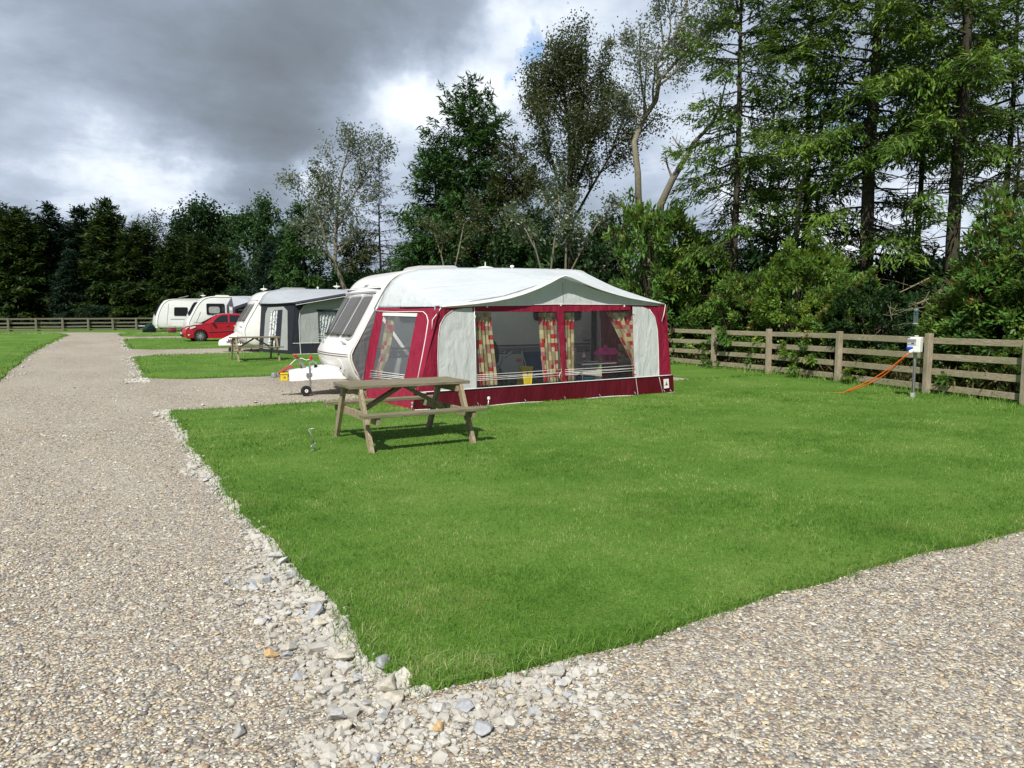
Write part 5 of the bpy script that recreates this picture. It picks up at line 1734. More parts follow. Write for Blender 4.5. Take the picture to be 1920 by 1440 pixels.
# ------------------------------------------------------------------ picnic tables
def picnic(label, u0, v0, z0, hs=1.0, kk=1.0):
    """A-frame table with its long side along u; (u0,v0) is its centre"""
    t = thing('picnic_table', label, 'picnic table', (u0, v0, z0))
    L = 1.56 * kk; H = .75 * hs
    W_ = 4; pw = .172
    tp = MB()
    for i in range(W_):
        c = v0 + (i - (W_ - 1) / 2) * (pw + .008)
        tp.box((u0 + (.008 if i % 2 else -.006), c, z0 + H - .018), (L, pw, .038))
    tp.build('tabletop', WOOD_T, t, bevel=.005)
    for s in (-1, 1):
        b = MB()
        b.box((u0, v0 + s * .73, z0 + .44 * hs), (L, .17, .038))
        if False: pass
        b.build('bench_seat', WOOD_T, t, bevel=.005)
    for e in (-1, 1):
        ue = u0 + e * (L / 2 - .13)
        for s in (-1, 1):
            MB().beam((ue, v0 + s * .30, z0 + H - .04), (ue, v0 + s * .685, z0 - .01), .045, .095, up=(0, 1, 0)).build('leg', WOOD_L, t, bevel=.004)
        ui = ue - e * .046
        MB().beam((ui, v0 - .80, z0 + .385 * hs), (ui, v0 + .80, z0 + .385 * hs), .045, .095).build('seat_bearer', WOOD_L, t, bevel=.004)
        MB().beam((ui, v0 - .34, z0 + H - .085), (ui, v0 + .34, z0 + H - .085), .045, .09).build('top_bearer', WOOD_L, t, bevel=.004)
        MB().beam((u0 + e * .03, v0, z0 + H - .06), (ui - e * .03, v0, z0 + .385 * hs), .045, .095, up=(0, 1, 0)).build('brace', WOOD_L, t, bevel=.004)
    MB().beam((u0 + .02, v0 - .33, z0 + H - .052), (u0 + .02, v0 + .33, z0 + H - .052), .09, .03).build('batten', WOOD_L, t, bevel=.003)
    return t


picnic('weathered wooden picnic table on the nearest lawn in front of the maroon awning', 3.40, 8.58, .02)
picnic('smaller looking weathered picnic table on the grass in front of the charcoal awning', 4.92, 25.75, gz(25.7) + .02, 1.07)

# ------------------------------------------------------------------ screw stake in the lawn
p = ground(588, 851)
ST = thing('ground_stake', 'steel corkscrew ground stake standing in the lawn left of the near picnic table', 'stake', (p.x, p.y, 0))
x0, y0 = p.x, p.y
R_ = Vector((CY, -SY, 0))   # across the view
base = Vector((x0, y0, 0))
MB().tube([base + R_ * (.022 * math.cos(a * 1.0)) + Vector((-SY, -CY, 0)) * 0 + Vector((.02 * math.sin(a), .02 * math.cos(a), a / 6.283 * .062 - .01)) for a in np.linspace(0, 6.283 * 2.2, 36)], .007, 6).build('screw', STEEL, ST, smooth=True)
MB().tube([base + Vector((.0, .0, .13)), base + R_ * -.01 + Vector((0, 0, .21)), base + R_ * -.05 + Vector((0, 0, .275)), base + R_ * -.053 + Vector((0, 0, .285)), base + R_ * .03 + Vector((0, 0, .30))], .0065, 6).build('handle', STEEL, ST, smooth=True)

# ------------------------------------------------------------------ right-hand post and rail fence
def rail_fence(label, pts, hgt, rails, rail_h, post_w, matr, matp, z_of, overlap=True, thick=.038, side=-1):
    t = thing('rail_fence', label, 'fence', (pts[0][0], pts[0][1], z_of(pts[0])))
    for i, (u, v) in enumerate(pts):
        a = pts[max(0, i - 1)]; b = pts[min(len(pts) - 1, i + 1)]
        ang = math.atan2(b[1] - a[1], b[0] - a[0])
        h = hgt + rs.uniform(-.015, .03)
        m = MB().box((u, v, z_of((u, v)) + h / 2 - .02), (post_w * .8, post_w, h + .04), Matrix.Rotation(ang, 3, 'Z') @ Matrix.Rotation(rs.uniform(-.012, .012), 3, 'Y'))
        m.build('post', matp, t, bevel=.006)
    for i in range(len(pts) - 1):
        a, b = pts[i], pts[i + 1]
        d = Vector((b[0] - a[0], b[1] - a[1], 0)).normalized(); nrm = Vector((-d.y, d.x, 0)) * (post_w * .5 + thick * .5 + .003) * -side * -1
        for k, f in enumerate(rails):
            j0, j1 = rs.uniform(-.012, .012), rs.uniform(-.012, .012)
            A = Vector((a[0], a[1], z_of(a) + f + j0)) + nrm; B = Vector((b[0], b[1], z_of(b) + f + j1)) + nrm
            MB().beam(A + d * .004, B - d * .004, thick, rail_h * rs.uniform(.94, 1.04)).build('rail', matr, t, bevel=.004)
    return t


FP_R = [(13.2, 1.9), (13.65, 4.2), (14.10, 6.45), (14.48, 8.40), (15.20, 10.92), (15.72, 13.40), (16.0, 15.65), (16.25, 18.1), (16.45, 20.6), (16.6, 23.1)]
# facing side of the fence is towards -u
rail_fence('weathered four rail timber fence along the bushes on the right', FP_R, 1.20, (1.09, .77, .47, .16), .125, .125, WOOD_F, WOOD_P, lambda p: gz(p[1]), side=-1)

bz = lambda p: gz(p[1]) - .02
pa, pb = ground(16, 622.5), ground(256, 619)
FB = []
for k in range(-9, 10):
    t = k / 5
    FB.append((lerp(pa.x, pb.x, t), lerp(pa.y, pb.y, t)))
FB = [q for q in FB if q[0] < 16]
hb_ = 26.5 / FPX * depth_of(pa.x, pa.y)
rail_fence('grey four rail timber fence in front of the dark conifers at the back', FB, hb_ * .98, (hb_ * .93, hb_ * .62, hb_ * .35, hb_ * .1), .12, .15, WOOD_B, WOOD_B, bz, side=1)

# ------------------------------------------------------------------ electric hook-up post
p = ground(1711, 748)
hu, hv = p.x, p.y
EP_ = thing('hookup_post', 'white electric hook-up box on a grey steel post by the right-hand fence', 'hook-up post', (hu, hv, 0))
fwd = Vector((-hu, -hv, 0)).normalized(); rt = Vector((-fwd.y, fwd.x, 0))   # box looks at the camera, slightly left
fwd = (fwd + rt * -.38).normalized(); rt = Vector((-fwd.y, fwd.x, 0))
Rb = Matrix((rt, fwd * -1, Vector((0, 0, 1)))).transposed()
pb_ = Vector((hu, hv, 0)); lean = Vector((-.012, -.02, 0))
m = MB().beam(pb_ + Vector((0, 0, -.02)), pb_ + lean + Vector((0, 0, .98)), .05, .042, up=rt); m.build('post', STEEL, EP_, bevel=.004)
MB().tube([pb_ + fwd * .027 + rt * -.006 + Vector((0, 0, .08)), pb_ + fwd * .03 + rt * .004 + Vector((0, 0, .4)), pb_ + fwd * .03 + rt * .006 + Vector((0, 0, .62)), pb_ + fwd * .03 + rt * -.01 + Vector((0, 0, .9))], .009, 6).build('supply_cable', LINE_D, EP_, smooth=True)
MB().beam(pb_ + Vector((0, 0, -.01)), pb_ + Vector((0, 0, .12)), .075, .06, up=rt).build('post_foot', LGREY, EP_, bevel=.004)
bc = pb_ + lean + fwd * .05 + Vector((0, 0, 1.035))
bx = MB().box(bc, (.235, .14, .29), Rb).build('box', PLW, EP_, bevel=.018)
def onbox(a, b, out): return bc + rt * a + Vector((0, 0, b)) + fwd * (.07 + out)
MB().box(onbox(-.03, .055, .004), (.16, .012, .115), Rb).build('meter_window', LGREY, bx, bevel=.006)
MB().box(onbox(-.03, .08, .011), (.15, .006, .05), Rb).build('meter_shade', GREYP, bx, bevel=.004)
MB().box(onbox(-.01, .03, .012), (.045, .006, .022), Rb).build('breaker_switch', LINE_D, bx)
MB().box(onbox(-.085, .135, .003), (.05, .005, .014), Rb).build('maker_plate', LINE_D, bx)
sk = MB().box(onbox(-.05, -.075, .025), (.105, .06, .075), Matrix(Rb) @ Matrix.Rotation(.35, 3, 'X')).build('socket_cover', BLUEP, bx, bevel=.012)
MB().tube([onbox(.0, -.10, .02), onbox(-.02, -.13, .07), onbox(-.035, -.15, .09)], [.032, .034, .022], 12).build('plug', PLW, bx, smooth=True)
MB().box(onbox(.03, .165, -.05), (.06, .05, .02), Rb).build('cable_gland', PLW, bx, bevel=.005)
pc = onbox(-.035, -.15, .09)
for k, (e1, e2, sg, lb_) in enumerate((((1640, 728), (1583, 739), .10, 'tight'), ((1655, 712), (1600, 735), .17, 'loose'))):
    g1 = ground(1580 + 8 * k, 739 - 2 * k)
    n_ = 14; pts = []
    for i in range(n_ + 1):
        t = i / n_; q = pc.lerp(g1 + Vector((0, 0, .02)), t); q.z -= sg * math.sin(math.pi * t) * (1 - .45 * t); q.z = max(q.z, .025)
        pts.append(q)
    if k == 0:
        pts += [g1 + Vector((-.25, .2, .02)), g1 + Vector((-.5, .5, .012)), g1 + Vector((-.8, 1.2, .004))]
    cab = MB().tube(pts, .011, 7).build('power_cable', ORANGE, smooth=True)
    tag(cab, ('orange power cable hanging from the hook-up box, tighter one of two, running into the grass' if k == 0 else 'slacker orange cable beside the tight one, from the hook-up box down to the grass'), 'cable')

# ------------------------------------------------------------------ the red hatchback
def red_car():
    V0 = 42.4; Wd = 1.64; z0 = gz(43)
    a = onv(342, 625, V0); sc_ = 1.0
    ub = a.x + .02
    L = 4.0
    c = thing('car', 'red hatchback car parked on the grass between the second and third caravans', 'car', (ub + L / 2, V0 + Wd / 2, z0))
    wf, wr_ = onv(381.5, 632, V0).x, None
    wf = ub + .86; wr_ = wf + 2.47
    R = .325
    def arch(uc):
        return [(uc + (R + .055) * math.cos(t), .31 + (R + .055) * math.sin(t)) for t in np.linspace(math.pi - .35, .35, 11)]
    low = [(ub + .06, .24), (ub + .02, .36), (ub, .52), (ub + .04, .66), (ub + .14, .76)]
    topl = [(ub + .35, .845), (ub + .75, .925), (ub + 1.12, .985), (ub + 1.5, 1.0), (ub + 2.6, 1.03), (ub + 3.6, 1.06), (ub + 3.92, 1.02)]
    rear = [(ub + 4.0, .8), (ub + 4.0, .5), (ub + 3.94, .28)]
    bottom = [(wr_ + R + .055, .22)] + arch(wr_)[::-1] + [(wr_ - R - .055, .19), (wf + R + .055, .19)] + arch(wf)[::-1] + [(wf - R - .055, .22)]
    outl = low + topl + rear + bottom
    def secs(outline, vs, cz):
        rings = []
        cu = sum(p[0] for p in outline) / len(outline)
        for v, s_, pl_ in vs:
            r = []
            for u, z in outline:
                f = max(0, 1 - (u - ub) / .6) + max(0, (u - (ub + L - .5)) / .5)   # nose and tail bowed in plan
                uu = u + (.16 * f if u < cu else -.16 * f) * pl_
                r.append((cu + (uu - cu) * s_, V0 + v, z0 + cz + (z - cz) * s_))
            rings.append(r)
        return rings
    m = MB(); w = Wd
    m.loft(secs(outl, [(.02, .985, 1), (.0, .995, .95), (.05, 1, .8), (.25, 1.004, .3), (.55, 1.008, .04), (w / 2, 1.01, 0), (w - .55, 1.008, .04), (w - .25, 1.004, .3), (w - .05, 1, .8), (w, .995, .95), (w - .02, .985, 1)], .6))
    m.build('body', CARRED, c, angle=14)
    # cabin with tumblehome
    cab = [(ub + 1.02, .97), (ub + 1.32, 1.17), (ub + 1.62, 1.37), (ub + 1.84, 1.475), (ub + 2.15, 1.52), (ub + 2.7, 1.53), (ub + 3.3, 1.49), (ub + 3.62, 1.42), (ub + 3.86, 1.1), (ub + 3.9, 1.0)]
    def side_v(z): return .03 + max(0, (z - 1.0)) * .36
    pts = []
    m = MB(); rings = []
    for k in (0, .04, .5, .96, 1):
        r = []
        for u, z in cab:
            i = side_v(z); v = lerp(i, Wd - i, k)
            r.append((u + .0, V0 + v, z0 + z + (.02 * math.sin(math.pi * k) if z > 1.1 else 0)))
        rings.append(r)
    m.loft(rings); m.build('cabin', CARRED, c, angle=40)
    def onside(u, z, out=.012, s=0):
        v = side_v(z) - out
        return Vector((u, V0 + (v if s == 0 else Wd - v), z0 + z))
    for s in (0, 1):
        nrm = (0, 1, .0) if s == 0 else (0, -1, 0)
        for poly in ([(ub + 1.50, 1.045), (ub + 2.30, 1.055), (ub + 2.30, 1.44), (ub + 1.98, 1.43), (ub + 1.78, 1.32)], [(ub + 2.38, 1.06), (ub + 3.12, 1.075), (ub + 3.16, 1.40), (ub + 2.9, 1.435), (ub + 2.38, 1.445)], [(ub + 3.20, 1.08), (ub + 3.52, 1.1), (ub + 3.42, 1.36), (ub + 3.22, 1.385)]):
            MB().plate([onside(u, z, .012, s) for u, z in poly], .01, nrm).build('side_window', CARGLASS if False else DKGLASS, c)
        MB().beam(onside(ub + 1.30, .545, .0, s) + Vector((0, -.034 if s == 0 else .034, 0)), onside(ub + 3.05, .60, 0, s) + Vector((0, -.034 if s == 0 else .034, 0)), .02, .05).build('rubbing_strip', LINE_R, c, bevel=.006)
        mv = -.09 if s == 0 else Wd + .09
        MB().box((ub + 1.50, V0 + mv, z0 + 1.06), (.13, .17, .13)).build('wing_mirror', CARRED, c, bevel=.035)
        for uu in (ub + 2.28, ub + 3.12):
            MB().box((uu - .0, V0 + (-.003 if s == 0 else Wd + .003), z0 + .86), (.17, .03, .03)).build('door_handle', CARRED, c, bevel=.008)
        for uu, zz0, zz1 in ((ub + 1.42, .28, 1.0), (ub + 2.34, .25, 1.03)):
            MB().box((uu, V0 + (.0 if s == 0 else Wd), z0 + (zz0 + zz1) / 2), (.008, .012, zz1 - zz0)).build('door_gap', LINE_D, c)
        hl = [(ub + .13, .69), (ub + .2, .78), (ub + .62, .85), (ub + .66, .80), (ub + .48, .72), (ub + .22, .655)]
        MB().plate([(u, V0 + (.13 - (u - ub) * .25 - .02 if s == 0 else Wd - .13 + (u - ub) * .25 + .02), z0 + z) for u, z in hl], .06, nrm).build('headlight', CHROME, c, bevel=.008)
        MB().plate([(u, V0 + (.10 - (u - ub) * .28 - .01 if s == 0 else Wd - .10 + (u - ub) * .28 + .01), z0 + z) for u, z in ((ub + .17, .33), (ub + .2, .40), (ub + .38, .41), (ub + .30, .35))], .05, nrm).build('fog_light', CHROME, c, bevel=.006)
        for uc in (wf, wr_):
            vv = V0 + (.10 if s == 0 else Wd - .10); sg = -1 if s == 0 else 1
            t = MB().lathe([(R * .66, -.09), (R * .92, -.1), (R, -.06), (R, .06), (R * .92, .1), (R * .66, .09)], (uc, vv, z0 + R - .01), (0, 1, 0), 28).build('tyre', TYRE, c, angle=40)
            rm = MB().lathe([(R * .68, sg * .09), (R * .63, sg * .095), (R * .6, sg * .05), (.03, sg * .03)], (uc, vv, z0 + R - .01), (0, 1, 0), 24)
            for k in range(12):
                aa = k * math.pi / 6
                d = Vector((math.cos(aa), 0, math.sin(aa)))
                rm.beam(Vector((uc, vv + sg * .085, z0 + R - .01)) + d * .03, Vector((uc, vv + sg * .085, z0 + R - .01)) + d * R * .64, .028, .02, up=(0, 1, 0), mi=1)
            rm.lathe([(.05, sg * .07), (.045, sg * .1), (0, sg * .102)], (uc, vv, z0 + R - .01), (0, 1, 0), 12, mi=1)
            rm.build('wheel_rim', [BLACK, ALLOY], t, angle=40)
            MB().lathe([(R + .07, -.005), (R + .07, .004), (0, .005)], (uc, vv + .13 * -sg, z0 + R - .01), (0, 1, 0), 20).build('wheel_arch', BLACK, c)
    MB().grid(lambda s, t: Vector((lerp(ub + 1.06, ub + 1.80, t) - .012 - .02 * math.sin(math.pi * s), V0 + lerp(.10 + .14 * t, Wd - .10 - .14 * t, s), z0 + lerp(1.01, 1.455, t) + .012)), 8, 6).build('windscreen', DKGLASS, c, smooth=True)
    MB().grid(lambda s, t: Vector((lerp(ub + 3.885, ub + 3.68, t) + .012, V0 + lerp(.14, Wd - .14, s), z0 + lerp(1.08, 1.38, t))), 4, 4).build('rear_window', DKGLASS, c)
    MB().box((ub + .035, V0 + Wd / 2, z0 + .63), (.05, .62, .10)).build('grille', BLACK, c, bevel=.01)
    MB().box((ub + .02, V0 + Wd / 2, z0 + .36), (.06, 1.0, .13)).build('lower_grille', BLACK, c, bevel=.01)
    MB().box((ub - .012, V0 + Wd / 2, z0 + .47), (.02, .52, .11)).build('number_plate', PLW, c, bevel=.003)
    for vv in (.2, Wd - .2):
        MB().box((ub + 3.97, V0 + vv, z0 + .88), (.06, .18, .3)).build('tail_light', REDP, c, bevel=.015)
    MB().box((ub + 2.0, V0 + Wd / 2, z0 + .22), (3.4, Wd - .15, .06)).build('underbody', BLACK, c)


red_car()

# bird feeder hanging behind the fence
p = at(1714, 14.95)
fz = onv(1714, 574, p.y); zt_ = fz.z
BF = thing('bird_feeder', 'green wire tube bird feeder hanging from a branch behind the right-hand fence', 'bird feeder', (p.x, p.y, zt_ - .4))
fm = MB()
for k in range(10):
    a = k * math.pi / 5; fm.tube([(p.x + .04 * math.cos(a), p.y + .04 * math.sin(a), zt_ - .34), (p.x + .04 * math.cos(a), p.y + .04 * math.sin(a), zt_ - .10)], .004, 4)
for k in range(6): fm.tube([(p.x + .041 * math.cos(a), p.y + .041 * math.sin(a), zt_ - .32 + k * .042) for a in np.linspace(0, 6.283, 11)], .0035, 4)
FG = plain('feeder_green', (.10, .17, .16), .5)
fm.build('mesh_tube', FG, BF)
MB().lathe([(0, .0), (.048, .0), (.052, .02), (.03, .05), (0, .055)], (p.x, p.y, zt_ - .10), n=14).build('lid', FG, BF, angle=40)
MB().lathe([(0, 0), (.055, .0), (.055, .015), (0, .02)], (p.x, p.y, zt_ - .36), n=14).build('base', LGREY, BF, angle=40)
MB().tube([(p.x - .03, p.y, zt_ - .05), (p.x - .02, p.y, zt_ + .02), (p.x, p.y, zt_ + .05), (p.x + .02, p.y, zt_ + .02), (p.x + .03, p.y, zt_ - .05)], .005, 5).build('hanger', STEEL, BF, smooth=True)
FEEDER_TOP = Vector((p.x, p.y, zt_ + .05))
# ------------------------------------------------------------------ foliage
NEEDLE = leafmat('spruce_needles', [(0, (.024, .060, .011)), (.35, (.060, .128, .018)), (.7, (.125, .215, .028)), (1, (.21, .28, .045))], .22, .6)
NEEDLE_D = leafmat('dark_spruce_needles', [(0, (.010, .033, .008)), (.4, (.023, .070, .013)), (.75, (.046, .112, .018)), (1, (.085, .15, .026))], .18, .6)
CYPRESS = leafmat('cloud_shaded_cypress', [(0, (.007, .018, .004)), (.45, (.013, .034, .005)), (.8, (.030, .058, .007)), (1, (.070, .095, .010))], .18, .65)  # cloud shade over the back row is put into this dark colour
BLUESPR = leafmat('cloud_shaded_blue_needles', [(0, (.006, .017, .010)), (.6, (.012, .032, .016)), (1, (.026, .056, .022))], .15, .6)  # needle colour darkened to stand for cloud shade at the back fence
OLIVE = leafmat('olive_needles', [(0, (.022, .030, .008)), (.5, (.045, .060, .014)), (1, (.095, .105, .030))], .2, .6)
WILLOW = leafmat('grey_green_leaves', [(0, (.05, .07, .035)), (.5, (.10, .125, .065)), (.8, (.16, .19, .11)), (1, (.42, .46, .38))], .3, .5)
BIRCH = leafmat('dull_green_leaves', [(0, (.025, .038, .012)), (.5, (.048, .068, .022)), (.9, (.085, .105, .036)), (1, (.17, .18, .09))], .3, .5)
SILVER = leafmat('silver_backed_leaves', [(0, (.03, .055, .018)), (.6, (.075, .11, .04)), (.86, (.13, .16, .075)), (1, (.55, .58, .50))], .25, .5)
BROAD = leafmat('mid_green_leaves', [(0, (.012, .034, .010)), (.5, (.026, .070, .018)), (1, (.06, .12, .035))], .3, .5)
SHRUB = leafmat('elder_leaves', [(0, (.026, .088, .015)), (.4, (.062, .172, .028)), (.7, (.115, .25, .040)), (.96, (.20, .31, .05)), (1, (.30, .16, .06))], .34, .45, .35)
SHRUB_Y = leafmat('yellow_green_leaves', [(0, (.040, .10, .014)), (.4, (.092, .19, .025)), (.8, (.17, .28, .038)), (1, (.32, .34, .06))], .34, .45, .35)
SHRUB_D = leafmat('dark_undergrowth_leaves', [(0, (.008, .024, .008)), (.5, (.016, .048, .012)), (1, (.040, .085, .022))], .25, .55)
BRACKEN = leafmat('dry_bracken', [(0, (.06, .05, .02)), (.5, (.10, .10, .035)), (1, (.22, .16, .08))], .3, .8)


class Foliage:
    def __init__(s, seed):
        s.r = np.random.default_rng(seed); s.V = []; s.F = []; s.R = []; s.n = 0

    def leaves(s, C, A, N, L, Wd, tone, fold=.0):
        """diamond leaves: centre C, axis A, normal N"""
        n = len(C)
        if n == 0: return
        A = A / (np.linalg.norm(A, axis=1, keepdims=True) + 1e-9)
        B = np.cross(A, N); B /= (np.linalg.norm(B, axis=1, keepdims=True) + 1e-9)
        L = np.broadcast_to(L, n)[:, None]; Wd = np.broadcast_to(Wd, n)[:, None]
        base = C - A * L * .5; tip = C + A * L * .5; mid = C - A * L * .05
        V = np.stack([base, mid + B * Wd * .5, tip, mid - B * Wd * .5], 1).reshape(-1, 3)
        i = np.arange(n)[:, None] * 4 + s.n
        s.V.append(V); s.F.append(i + np.array([[0, 1, 2, 3]])); s.R.append(np.repeat(np.clip(tone, 0, 1), 4)); s.n += n * 4

    def mesh(s, name): return mesh_np(name, np.concatenate(s.V), np.concatenate(s.F), np.concatenate(s.R))


def rv(r, n): 
    a = r.normal(0, 1, (n, 3)); return a / (np.linalg.norm(a, axis=1, keepdims=True) + 1e-9)


class Tubes:
    """many tapered sticks in one mesh, 4- or 6-sided"""
    def __init__(s): s.mb = MB()

    def add(s, pts, rads, n=5): s.mb.tube(pts, list(rads), n, cap=False)

    def mesh(s, name):
        me = bpy.data.meshes.new(name); me.from_pydata(s.mb.v, [], s.mb.f); me.shade_smooth(); return me


def tree_object(name, label, cat, loc, trunk_me, trunk_mat, crown_me, crown_mat, group=None, extra=None):
    t = thing(name, label, cat, loc, group)
    link_mesh('trunk', trunk_me, trunk_mat, t)
    if crown_me is not None: link_mesh('crown', crown_me, crown_mat, t)
    return t


def conifer(seed, h, rb, z0, Lmax, step=.42, nb=5, tuft=0.189, tw=0.034, droop=.35, rise=.25, power=.8, gappy=.0, dead0=None, top_full=1.0, spray=.55, twigstep=.2, lean=(0, 0), oneside=None, tipbright=.35, bare=0.0):
    """spruce-like tree: straight trunk, whorls of drooping boughs carrying flat sprays of needles"""
    r = random.Random(seed); F_ = Foliage(seed); T_ = Tubes()
    def ax(z): return Vector((lean[0] * z / h + .05 * math.sin(z * .7 + seed), lean[1] * z / h + .05 * math.cos(z * .6 + seed), z))
    zs = np.linspace(-.3, h, 14)
    T_.add([ax(z) for z in zs], [max(.012, rb * (1 - max(0, z) / h) ** .85 * (1.15 if z < .3 else 1)) for z in zs], 9)
    st, sd_, sl, stone = [], [], [], []
    z = z0
    while z < h - .15:
        f = (z - z0) / (h - z0)
        Lb = Lmax * (1 - f) ** power * (.75 + .25 * min(1, f * 5 + (1 - top_full)))
        n_here = nb if f < .85 else 4
        a0 = r.uniform(0, 6.28)
        for k in range(n_here):
            if r.random() < gappy * (1.45 - 1.2 * f): continue
            az = a0 + 6.283 * k / n_here + r.uniform(-.35, .35)
            L = Lb * r.uniform(.6, 1.12) + .12
            if oneside is not None:
                L *= .65 + .5 * max(-.3, math.cos(az - oneside))
            d = Vector((math.cos(az), math.sin(az), 0)); side = Vector((-d.y, d.x, 0))
            up0 = lerp(rise * -.2, rise + .75, f ** 1.5) + r.uniform(-.28, .28); dr = droop * (1 - .7 * f)
            b0 = ax(z + r.uniform(-.28, .28))
            def bp(t): return b0 + d * (L * t) + Vector((0, 0, L * (up0 * t - dr * t * t + .12 * t ** 3))) + side * (.06 * L * math.sin(3 * t + az))
            T_.add([bp(t) for t in (0, .35, .7, 1)], [.010 + .011 * L, .007 + .006 * L, .005 + .002 * L, .003], 4)
            tone = r.uniform(-.14, .14)
            t = .22 if L > .6 else .05
            t = max(t, bare)
            while t < 1.0:
                q = bp(t); fw = (bp(min(1, t + .05)) - bp(t - .05)).normalized()
                l2 = spray * L * (1 - t) ** .8 * r.uniform(.55, 1.1) + .16
                l2 = min(l2, 1.15)
                for sg in (-1, 1):
                    if r.random() < .1: continue
                    dd = (fw * r.uniform(.5, .9) + side * sg * r.uniform(.6, 1.0) + Vector((0, 0, r.uniform(-.85, .12)))).normalized()
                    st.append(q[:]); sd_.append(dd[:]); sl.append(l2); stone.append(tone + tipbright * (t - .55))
                    if l2 > .45 and r.random() < .5: T_.mb.tube([q, q + dd * l2 * .8], [.006, .003], 3, cap=False)
                t += twigstep / max(L, .35) * r.uniform(.7, 1.3)
            st.append(bp(.8)[:]); sd_.append((bp(1) - bp(.8)).normalized()[:]); sl.append(L * .2 + .12); stone.append(tone + .2)
        z += step * r.uniform(.75, 1.25) * (1 - .35 * f)
    # leader
    for q in np.linspace(h - .5, h + .1, 6):
        st.append((ax(q))[:]); sd_.append((0, 0, 1)); sl.append(.25); stone.append(.1)
    if dead0:
        z = dead0
        while z < z0 + .3 * (h - z0):
            az = r.uniform(0, 6.28); L = r.uniform(.7, 2.2); d = Vector((math.cos(az), math.sin(az), r.uniform(-.25, .5)))
            q = ax(z); mid = q + d * L * .5 + Vector((0, 0, -.05 * L)); e = q + d * L + Vector((0, 0, r.uniform(-.35, .25) * L))
            T_.add([q, mid, e], [.022, .013, .004], 4)
            for j in range(6):
                w = mid.lerp(e, r.random()); T_.mb.tube([w, w + Vector((r.gauss(0, .25), r.gauss(0, .25), r.gauss(0, .14)))], [.006, .003], 3, cap=False)
            z += r.uniform(.10, .26)
    S_ = np.array(st); D_ = np.array(sd_); L_ = np.array(sl); TN = np.array(stone)
    k = np.maximum(3, (L_ / (tuft * .19)).astype(int)); idx = np.repeat(np.arange(len(k)), k)
    first = np.concatenate([[0], np.cumsum(k)[:-1]]); j = np.arange(len(idx)) - first[idx]
    tt = (j + .5) / k[idx]; rr = F_.r; n = len(idx)
    C = S_[idx] + D_[idx] * (L_[idx] * tt)[:, None] + rr.normal(0, tuft * .26, (n, 3)); C[:, 2] -= .10 * L_[idx] * tt ** 2 + np.abs(rr.normal(0, tuft * .25, n))
    A = D_[idx] + rv(rr, n) * .6; A[:, 2] -= .10
    N = rv(rr, n) * .75 + np.array([0, 0, 1.0])
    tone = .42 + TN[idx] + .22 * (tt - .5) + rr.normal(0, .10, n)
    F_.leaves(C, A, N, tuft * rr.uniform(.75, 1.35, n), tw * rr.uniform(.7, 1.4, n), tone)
    return T_.mesh('trunk'), F_.mesh('crown')


